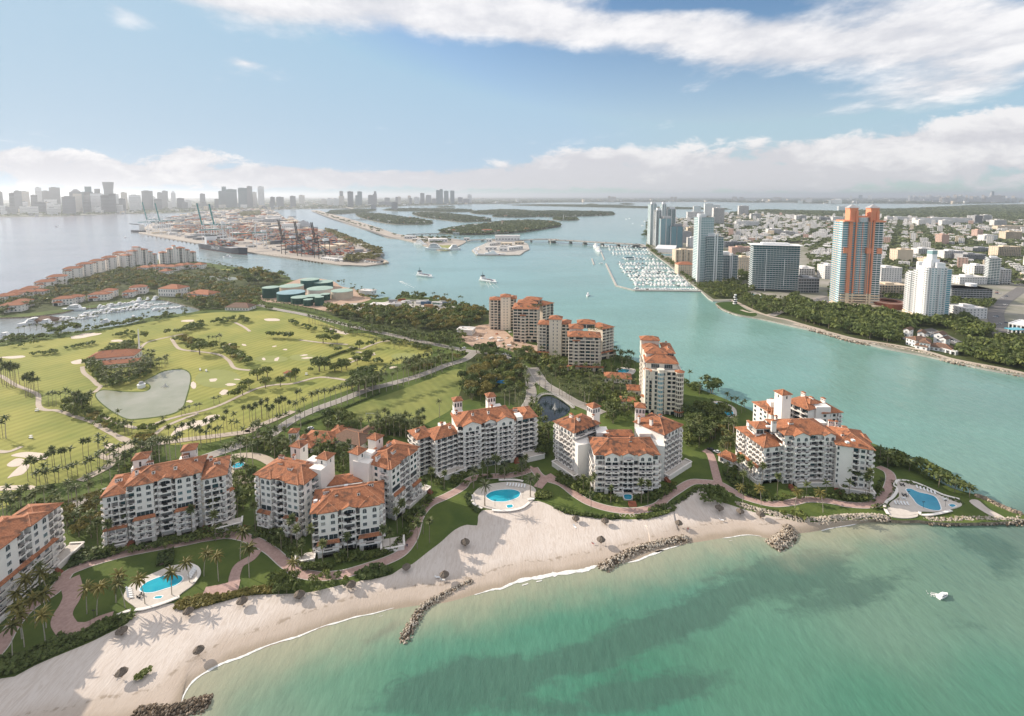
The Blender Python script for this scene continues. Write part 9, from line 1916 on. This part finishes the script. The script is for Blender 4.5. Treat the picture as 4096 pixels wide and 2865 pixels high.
def plain(k,x,y,w,d,h,rz,lab,wall=CW,roof=CR_,z=2.6,cat=BD_,g='port and causeway sheds',pitched=False):
 q=P(k,x,y,z);th=Thing('shed' if cat=='shed' else 'terminal_building',(q.x,q.y,z),lab,cat,g);s=MB();s.box((q.x,q.y,z),(w,d,h),rz);th.part(WL,s,[wall]);s=MB()
 if pitched:
  dv=Ve((cos(rz),sin(rz)));n=Ve((dv.y,-dv.x));hip(s,[q-dv*w/2+n*d/2,q+dv*w/2+n*d/2,q+dv*w/2-n*d/2,q-dv*w/2-n*d/2],z+h+.3,.3,.8)
 else:s.box((q.x,q.y,z+h),(w*1.02,d*1.02,.8),rz)
 th.part(RF,s,[roof]);nb=max(2,int(w/10));me=win_mesh(min(6,w/nb*.6),min(3,h*.5),GL_);dv=Ve((cos(rz),sin(rz)));n=Ve((dv.y,-dv.x))
 for i in range(min(nb,14)):p=q+dv*(-w/2+(i+.5)*w/nb)+n*d/2;th.inst('window',me,(p.x,p.y,z+h*.3),rz)
def clutter():
 r=random.Random(19);b=MB();poly=PL(PORT_S,2.6);x0=min(p.x for p in poly);x1=max(p.x for p in poly);y0=min(p.y for p in poly);y1=max(p.y for p in poly);rz=atan2(QT.y,QT.x);n=0
 while n<1500:
  p=Ve((r.uniform(x0,x1),y0+(y1-y0)*r.random()))
  if not inside(p,poly)or((p-qa).dot(-QN)<45):continue
  n+=1;k=r.random();w,d,h=(r.uniform(4,14),r.uniform(3,8),r.uniform(2,4))if k<.72 else(r.uniform(20,70),r.uniform(12,30),r.uniform(5,12));b.box((p.x,p.y,2.62),(w,d,h),rz+r.choice((0,1.57)),r.randrange(6))
 struct('port_clutter',b,[OW,CG,'container3',CC,'sky_dark','container1'],'trucks, trailers and small sheds crowding the port ground',kind='stuff')
mat('sky_dark',(.11,.115,.13),.5,.15,.02);clutter()
rq=atan2(QT.y,QT.x);PB=[('K',640,245,80,40,22,0,'white cruise terminal with teal base on the port back shore',CW,CW),('K',310,150,60,40,20,.1,'round-fronted grey terminal on the port back shore',CG,CW),('K',400,120,60,30,16,.1,'pale terminal behind the round-fronted one',CW,CW),('K',90,120,90,30,12,.1,'dark long hall at the port middle',CG,CG),('J',2130,290,70,40,20,.1,'white ribbed hall near the port back',CW,CW),('J',1840,300,110,40,12,.1,'long dark low hall at the port back',CG,CG),('J',1570,180,40,30,22,0,'cream block at the port entrance',CC,CC),('J',1510,240,40,30,20,0,'grey block at the port entrance',CG,CG),('J',1250,190,120,40,12,0,'long white hall across the port',CW,CW),('J',700,400,160,30,9,0,'long blue-grey shed at the far berth',CG,CG),('J',760,270,50,40,14,0,'grey block behind the dark stacks',CG,CG),('J',1000,190,80,40,10,0,'low white hall far in the port',CW,CW),('J',1700,210,80,30,9,0,'low pale hall far in the port',CC,CR_),('K',1230,730,60,16,5,rq,'white quay sheds at the near port end',OW,OW),('K',1800,650,30,16,6,0,'white pavilion near the port tip',CW,OW),('K',1380,740,40,14,4,rq,'low white boat shed at the near port end',OW,OW)]
for k,x,y,w,d,h,rz,l,wa,ro in PB:plain(k,x,y,w,d,h,rz,l,wa,ro)
q=P('K',790,240,2.6);th=Thing('terminal_building',(q.x,q.y,2.6),'glass pyramid terminal on the port back shore',BD_,'port and causeway sheds');s=MB();s.box((q.x,q.y,2.6),(90,50,12));th.part(WL,s,[CG]);s=MB();s.add([(q.x-40,q.y-24,14.6),(q.x+48,q.y-24,14.6),(q.x+48,q.y+24,14.6),(q.x-40,q.y+24,14.6),(q.x+10,q.y,42)],[(0,1,4),(1,2,4),(2,3,4),(3,0,4)]);th.part(RF,s,[CG])
plain('K',1880,765,44,12,5,rq,'long low house with a dark roof on the port tip',OW,BT_,pitched=True)
for k,x,y,w,d,h,rz,l,wa,ro in(('U',660,290,62,30,11,.25,'white angular hall on the causeway quay',CW,CW),('U',300,245,40,24,9,0,'white pavilion house on the causeway quay',CW,OW),('U',440,270,60,24,6,.1,'long cream shed on the causeway quay',CC,CR_),('U',1575,275,86,26,19,0,'large columned white office at the base',CW,CW),('U',1560,335,36,16,8,0,'cream shed in the middle of the base',CC,CC),('U',1400,330,60,14,7,.9,'long pale shed along the base quay',CW,CR_),('U',1660,390,60,16,9,.8,'long white shed on the right of the base',CW,CW),('U',1360,395,34,14,9,0,'pale hall behind the patrol ship',CW,OW),('U',1520,410,24,14,11,0,'white hall by the ship bow',CW,OW),('U',1730,320,30,14,8,0,'cream block near the base bridge',CC,CC),('U',1545,365,30,12,7,0,'grey shelter in the middle of the base',CG,CW),('U',1330,290,18,12,10,0,'small white tower house at the base',CW,CW),('U',1040,270,20,12,9,0,'small white house at the causeway bridge end',CW,CW),('U',900,195,26,10,9,0,'dark glass boathouse on the wooded island shore',CG,CG),('U',1305,175,44,20,14,0,'large pale mansion on the wooded island shore',CW,TF),('U',860,165,24,14,10,0,'pink-roofed villa on the wooded island tip',CW,TF)):plain(k,x,y,w,d,h,rz,l,wa,ro,z=1.4 if 'island' in l else 2.2,pitched='island' in l and 'boat' not in l)
sheet('quay_lawn',PL('U 540,345 620,325 720,335 820,330 900,345 810,395 720,400 600,370',2.2),2.25,'green_turf',label='green lawn at the causeway quay')
def bridge(pts,zt,w,label,pier=24,z0=-1,zend=2.4,ramp=.12):
 p=resample(spline(pts),60);c=p[30];th=Thing('bridge',(c.x,c.y,0),label,'bridge','bridges across the bay');V=[];F=[]
 for i,q in enumerate(p):
  d=(p[min(i+1,59)]-p[max(i-1,0)]).normalized();n=Ve((-d.y,d.x));t=i/59;z=zend+(zt-zend)*min(1,min(t,1-t)/ramp)if ramp else zt
  V+=[(*(q+n*w/2),z),(*(q-n*w/2),z),(*(q-n*w/2),z-1.8),(*(q+n*w/2),z-1.8),(*(q+n*w/2),z+1.),(*(q-n*w/2),z+1.)]
  if i:k=6*i;j=k-6;F+=[(j,j+1,k+1,k),(j+1,j+2,k+2,k+1),(j+2,j+3,k+3,k+2),(j+3,j,k,k+3),(j,j+4,k+4,k),(j+1,k+1,k+5,j+5)]
 m=MB();m.add(V,F);th.part(DK_,m,[CO_])
 L_=sum((a-b).length for a,b in zip(p,p[1:]));k=max(2,int(L_/pier))
 for i in range(1,k):
  j=int(i/k*59);q=p[j];d=(p[min(j+1,59)]-p[max(j-1,0)]).normalized();t=j/59;z=zend+(zt-zend)*min(1,min(t,1-t)/ramp)if ramp else zt;m=MB();m.box((q.x,q.y,-1),(4.4,w*.8,z-.9),atan2(d.y,d.x));m.box((q.x,q.y,-1),(7,w*.9,2.6),atan2(d.y,d.x));th.part('pier',m,[CO_])
 return p
bp=bridge(PL('U 1690,255 1830,258 2000,260 2200,262 I 1700,402 1820,406 1950,414 2080,421 2200,427 F 380,578 470,592',8),9.5,26,'long concrete road bridge on piers to the far city',52,zend=4,ramp=.15);bridge(PL('U 1050,268 1200,262 1340,258 1460,256',5),5.5,20,'low road bridge between the causeway and the base',40,zend=4);bridge(PL('U 250,190 420,186 600,182 760,178',4),4.5,11,'low bridge to the wooded island',30,zend=3);bridge(PL('I 455,276 520,274 590,272',4),5,11,'low bridge to the second wooded island',60,zend=3);bridge(PL('I 205,205 260,200 330,198 420,200 500,210',8),13,30,'arched highway bridge before the far towers',120,zend=3,ramp=.4);bridge(PL('I 1400,182 1500,180 1600,178 1680,186',5),9,16,'far low bridge across the northern bay',90,zend=3)
rr=random.Random(12)
for i in range(14):q=bp[4+i*4];o=car(q+Ve((rr.uniform(-6,6),rr.uniform(-4,4))),1.57+rr.choice((0,3.14)),'crossing the long road bridge, %s from the left'%ordn(i+1),'cars on the long bridge',9.6)
mb=MB();ribbon(mb,PL('I 232,224 330,262 440,297 560,335 690,380 780,388 900,395 1050,398 1165,402'),16,2.35);struct('causeway_road',mb,['asphalt'],'straight road along the causeway')
# far trees on islands and shores
def scatter(name,polys,step,hr,label,mats=('leaf_far',),z=1.4,dens=1.,w=1.3,noise_s=.004,thr=-1.):
 tb=MB();it=[];r=random.Random(len(label)*7)
 for poly in polys:
  x0=min(p.x for p in poly);x1=max(p.x for p in poly);y0=min(p.y for p in poly);y1=max(p.y for p in poly);n=int((x1-x0)*(y1-y0)/step**2*dens)
  for _ in range(min(n,60000)):
   p=Ve((r.uniform(x0,x1),r.uniform(y0,y1)))
   if not inside(p,poly):continue
   if thr>-1 and mnoise.noise(Ve((p.x*noise_s,p.y*noise_s,3.)))<thr:continue
   h=r.uniform(*hr);it.append((p.x,p.y,z,h*r.uniform(.9,1.5)*w,h,0))
 if it:crowns(tb,it,16)
 if tb.v:return struct(name,tb,list(mats),label,kind='stuff')
for nm,s in ISLES:
 big=nm in('star_island','palm_island','hibiscus_island','watson_island','palm_isle','causeway_island','flagler_island');scatter('island_trees',[PL(s)],13 if nm in('star_island',)else 20 if big else 26,(9,15)if big else(8,13),'dark trees covering the low %s'%{'star_island':'nearest wooded island','palm_island':'long wooded island','hibiscus_island':'middle wooded island','palm_isle':'rear wooded island','watson_island':'left wooded island','flagler_island':'monument islet','causeway_island':'causeway park','venetian_island':'chain islands','venetian_strip':'far causeway strip','spoil_islet':'tiny far islet'}[nm])
rr=random.Random(31);k=0
for nm,s,n in(('star_island',ISLES[0][1],26),('palm_island',ISLES[1][1],26),('hibiscus_island',ISLES[2][1],24),('watson_island',ISLES[4][1],16),('palm_isle',ISLES[3][1],14)):
 poly=spline(PL(s),True,None,3);
 for i in range(n):
  q=poly[int(i/n*len(poly))];c=sum(poly,Ve((0,0)))/len(poly);q=q+(c-q)*.12;k+=1;w,d,h=rr.uniform(14,26),rr.uniform(10,16),rr.uniform(6,11);th=Thing('island_villa',(q.x,q.y,1.4),'pale villa on the shore of the %s, %s round it'%({'star_island':'nearest wooded island','palm_island':'long wooded island','hibiscus_island':'middle wooded island','watson_island':'left wooded island','palm_isle':'rear wooded island'}[nm],ordn(i+1)),'villa','villas on the wooded islands');m=MB();m.box((q.x,q.y,1.4),(w,d,h),rr.uniform(-.4,.4));th.part(WL,m,[CW]);m=MB();m.box((q.x,q.y,1.4+h),(w*1.05,d*1.05,2.2),0,0,.5);th.part(RF,m,[rr.choice((TF,CR_,OW))])
q=P('I',1766,278,1.4);th=Thing('obelisk',(q.x,q.y,1.4),'white obelisk on the monument islet','obelisk');m=MB();m.box((q.x,q.y,1.4),(9,9,4));m2=MB();m2.box((q.x,q.y,5.4),(5,5,32),0,0,.55);th.part('plinth',m,[OW]);th.part('shaft',m2,[OW])
q=P('I',1390,312,1.4);th=Thing('water_tower',(q.x,q.y,1.4),'square pale tower among the trees of the nearest wooded island','tower');m=MB();m.box((q.x,q.y,1.4),(9,9,24));m2=MB();m2.box((q.x,q.y,25.4),(10,10,2),0,0,.4);th.part('shaft',m,[CC]);th.part(RF,m2,[TF])
scatter('port_trees',[PL('K 1160,275 1250,290 1450,380 1700,480 1870,550 1990,600 2010,690 1920,640 1840,590 1600,500 1400,420 1200,320'),PL('K 1450,720 1640,680 1900,650 2000,690 1900,740 1750,730 1640,780 1500,770'),PL('J 1600,200 1900,170 1920,230 1640,260')],9,(7,14),'shrubs and pines along the port edge',(CL_,),2.6)
scatter('causeway_trees',[PL('I 222,219 330,250 470,290 620,330 720,365 760,388 640,358 500,312 330,256')],26,(6,11),'sparse trees along the causeway',('leaf_far',),2.2,dens=.6);scatter('causeway_trees',[PL('U 60,190 240,230 420,240 700,240 850,230 980,240 960,275 900,260 720,320 600,310 500,310 380,250 150,235')],14,(6,10),'garden trees on the causeway quay',('leaf_far',),2.2,dens=.5)
row_=[]
for i in range(22):q=P('U',500+i*22,222+rr.uniform(-6,6),2.2);req(q,RO,11,where='along the causeway',group='palms along the causeway',single=False,z=2.2)
def mainland():
 tb=MB();hb=MB();it=[];r=random.Random(77);mp=spline(MAIN[:-4],False,None,1)+MAIN[-4:]
 for _ in range(17000):
  y=3300*math.exp(r.random()*2.1);x=r.uniform(-1.15,1.15)*y;p=Ve((x,y))
  if not inside(p,mp):continue
  s=y/4500
  if r.random()<.82:
   h=r.uniform(9,15)*(1+.25*s);it.append((p.x,p.y,2.,h*r.uniform(2.,4.)*s,h,0))
  else:hb.box((p.x,p.y,2),(r.uniform(14,40)*s,r.uniform(12,26)*s,r.choice((6,8,10,14,22))if r.random()<.95 else r.uniform(25,70)),r.uniform(-.4,.4),r.randrange(3))
 crowns(tb,it,11);struct('mainland_trees',tb,['leaf_far'],'mainland woods spreading to the horizon',kind='stuff');struct('mainland_houses',hb,[CW,CC,CG],'tiny pale buildings across the mainland to the horizon',kind='stuff')
mainland()
scatter('northern_trees',[PL('F 1300,275 1400,252 1530,238 1700,232 2000,240 2296,245 2296,268 2000,262 1700,258 1500,270 1400,290'),PL('Q 0,200 100,205 300,210 700,190 900,185 1190,172 1500,155 1919,150 1919,260 1500,255 1000,250 700,258 500,240 300,250 0,262')],40,(10,17),'dark belt of trees along the northern shore of the city',z=1.6,w=2.2)
# skylines
def far_towers(k,rows,label,group,zb=2.):
 r=random.Random(len(label));rows=sorted(rows,key=lambda q:q[0])
 for i,(x0,x1,yt,yb,m,shape)in enumerate(rows):
  a,b=P(k,x0,yb,zb),P(k,x1,yb,zb);w=(b-a).length;h=max(15,Hgt(k,(x0+x1)/2,yb,yt,zb)-zb);d=w*r.uniform(.6,.9);c=(a+b)/2+Ve((0,d/2));th=Thing('high_rise',(c.x,c.y,zb),label%ordn(i+1),'skyscraper',group);rz=-atan2(c.x,c.y)
  s=MB();ww=w*.97
  if shape=='flare':
   s.box((c.x,c.y,zb),(ww*.8,d*.8,h*.72),rz);s2=MB();s2.box((c.x,c.y,zb+h*.72),(ww*.8,d*.8,h*.28),rz,0,1.24);th.part('crown',s2,[m])
  elif shape=='step':
   s.box((c.x,c.y,zb),(ww,d,h*.8),rz);s2=MB();s2.box((c.x+ww*.1,c.y,zb+h*.8),(ww*.62,d*.7,h*.2),rz);th.part('crown',s2,[m])
  elif shape=='pyr':
   s.box((c.x,c.y,zb),(ww,d,h*.88),rz);s2=MB();s2.box((c.x,c.y,zb+h*.88),(ww*.8,d*.8,h*.12),rz,0,.3);th.part('crown',s2,[m])
  else:
   s.box((c.x,c.y,zb),(ww,d,h),rz);s2=MB();s2.box((c.x-ww*.1,c.y,zb+h),(ww*.45,d*.5,5),rz);th.part('roof_plant',s2,[SG_])
  th.part('body',s,[m]);bands=MB();nf=max(3,int(h/14));
  for f_ in range(nf):bands.box((c.x,c.y,zb+h*(.78 if shape in('flare','step')else .86)*(f_+.5)/nf),(ww*(1.012 if shape!='flare' else .815),d*(1.012 if shape!='flare' else .815),h/nf*.28),rz)
  o=th.part('floor_band',bands,['sky_band' if m not in(SW_,SC_)else CR_]);o['kind']='stuff'
mat(SG_,(.24,.24,.25),.6,.15,.02);mat('sky_dark',(.11,.115,.13),.5,.15,.02);mat(SW_,(.80,.79,.78),.7,.1,.02);mat('sky_teal',(.10,.17,.19),.4,.1,.02);mat(SC_,(.62,.55,.47),.7,.1,.02);mat('sky_band',(.26,.28,.31),.6)
DT=[(0,22,225,395),(0,28,330,400),(66,120,235,385),(112,155,218,385),(155,205,222,378),(68,105,340,400),(138,200,338,395),(206,268,338,400),(237,275,250,380),(276,314,193,375),(312,370,218,372),(262,325,306,392),(332,408,284,385),(376,440,192,372),(346,412,350,405),(465,545,262,405),(530,608,205,380),(557,610,238,390),(628,694,185,378),(646,690,230,385),(700,758,202,372),(690,770,238,388),(770,830,252,390),(785,858,150,372),(832,875,240,390),(860,902,242,375),(908,950,278,378),(925,965,230,365),(980,1056,250,372),(1078,1150,218,365),(1160,1185,262,360),(1172,1222,282,366),(1202,1238,230,352),(1240,1278,218,350),(1308,1340,218,352),(1350,1400,275,362),(1282,1310,300,358),(1412,1455,290,352),(1530,1566,240,352),(1636,1672,282,350),(1680,1728,185,348),(1674,1690,222,350),(1728,1800,206,350),(1820,1884,196,352),(1890,1928,183,352),(1930,1962,228,350),(1972,2016,185,352),(2068,2100,265,345),(2108,2162,265,345),(2216,2256,258,342)]
cols=[SG_,SW_,'sky_dark',SW_,SC_];r=random.Random(6)
DT2=[]
for(a,b,c,d)in DT:
 m=r.choice(cols[:2])if(a,b)in((112,155),(276,314),(376,440),(530,608),(980,1056),(1078,1150),(785,858),(1972,2016),(1890,1928))else 'sky_teal' if a in(1680,1728,1820,1674,628)else SC_ if a in(557,155,925)else r.choice(cols[:4])
 DT2.append((a,b,c,d,m,'flare' if a==785 else 'step' if a in(1680,700,628)else 'pyr' if a in(530,1308)else ''))
for _ in range(40):
 x=r.uniform(0,2200);w=r.uniform(20,50);DT2.append((x,x+w,r.uniform(300,345),r.uniform(372,395)if x<900 else r.uniform(352,366),r.choice(cols),''))
far_towers('H',DT2,'hazy downtown tower, %s from the left along the left skyline','towers of the left skyline')
MT=[(88,118,130,185),(142,176,124,180),(278,310,150,182),(316,345,144,190),(348,386,146,192),(388,420,130,188),(394,416,100,180),(442,476,102,196),(490,512,126,190),(504,532,102,188),(568,600,124,184),(598,622,100,184),(628,705,165,188),(668,700,140,180),(736,760,136,182),(750,770,134,182),(812,832,128,180),(822,838,142,182),(850,882,136,182),(888,914,112,176),(922,955,124,176),(888,912,150,180),(960,985,146,178),(986,1010,94,182),(1008,1028,88,182),(1034,1062,98,180),(1072,1098,97,180),(1118,1148,138,176),(1150,1190,148,177),(1178,1204,121,176),(585,614,183,212),(710,748,168,216),(2040,2056,130,164),(2060,2090,134,162),(2112,2124,146,162)]
far_towers('I',[(a,b,c,d,'sky_teal' if a in(986,1008,1034,1072,490,504)else 'sky_dark' if a in(442,568,598,888,394)else r.choice((SG_,SW_,SC_)),'step' if a==598 else '')for a,b,c,d in MT],'hazy tower, %s from the left along the centre skyline','towers of the centre skyline')
NT=[]
for x in range(930,1200,22):NT.append((x,x+r.uniform(12,20),r.uniform(62,80),118,SW_,''))
for x in range(1200,1880,20):NT.append((x,x+r.uniform(12,24),r.uniform(62,92),130,r.choice((SW_,SW_,SC_)),''))
NT+=[(1625,1642,38,128,SW_,'step'),(1643,1662,34,128,'sky_teal',''),(1680,1770,70,132,SG_,''),(510,538,66,110,'sky_teal',''),(590,620,70,108,SW_,''),(295,370,98,140,SW_,'step'),(60,110,95,132,SW_,''),(430,445,72,112,SW_,''),(250,270,110,140,SW_,'')]
far_towers('Q',[(a,b,c,d,m,s)for a,b,c,d,m,s in NT],'pale distant tower, %s from the left on the northern skyline','towers of the northern skyline',zb=1.8)
FT=[(85,118,92,142),(122,165,97,140),(203,230,115,145),(722,755,98,142),(760,788,97,142),(1355,1400,95,140),(1425,1470,100,138),(1540,1610,98,142),(1690,1715,110,150),(1782,1862,100,138),(2030,2075,135,165),(2118,2170,108,155)]
far_towers('F',[(a,b,c,d,r.choice((SW_,SW_,SC_)),'step' if a==1540 else '')for a,b,c,d in FT],'pale tower, %s from the left on the far bay shore','towers of the far bay shore',zb=2.)
for o in list(CARS)+list(BO):
 if o.get('label')=='x':
  for ch in list(o.children):bpy.data.objects.remove(ch)
  bpy.data.objects.remove(o)
build_veg()
def mk_haze():
 mb=MB();X=66000;x0,x1,y0,y1=-X,X,-900,150000;z0,z1=-4.,330.
 mb.add([(x0,y0,z0),(x1,y0,z0),(x1,y1,z0),(x0,y1,z0),(x0,y0,z1),(x1,y0,z1),(x1,y1,z1),(x0,y1,z1)],[(0,3,2,1),(4,5,6,7),(0,1,5,4),(1,2,6,5),(2,3,7,6),(3,0,4,7)])
 m=bpy.data.materials.new('haze');m.use_nodes=True;t=m.node_tree;t.nodes.remove(t.nodes['Principled BSDF'])
 v=t.nodes.new('ShaderNodeVolumePrincipled');v.inputs['Color'].default_value=(.86,.92,1,1);v.inputs['Density'].default_value=HAZE;v.inputs['Anisotropy'].default_value=.42
 t.links.new(v.outputs[0],t.nodes['Material Output'].inputs['Volume']);MATS['haze']=m
 o=link('haze',mb.mesh('haze',['haze']));o['kind']='stuff';o['label']='thin sea haze in the air over the bay'
HAZE=6e-5
mk_haze()
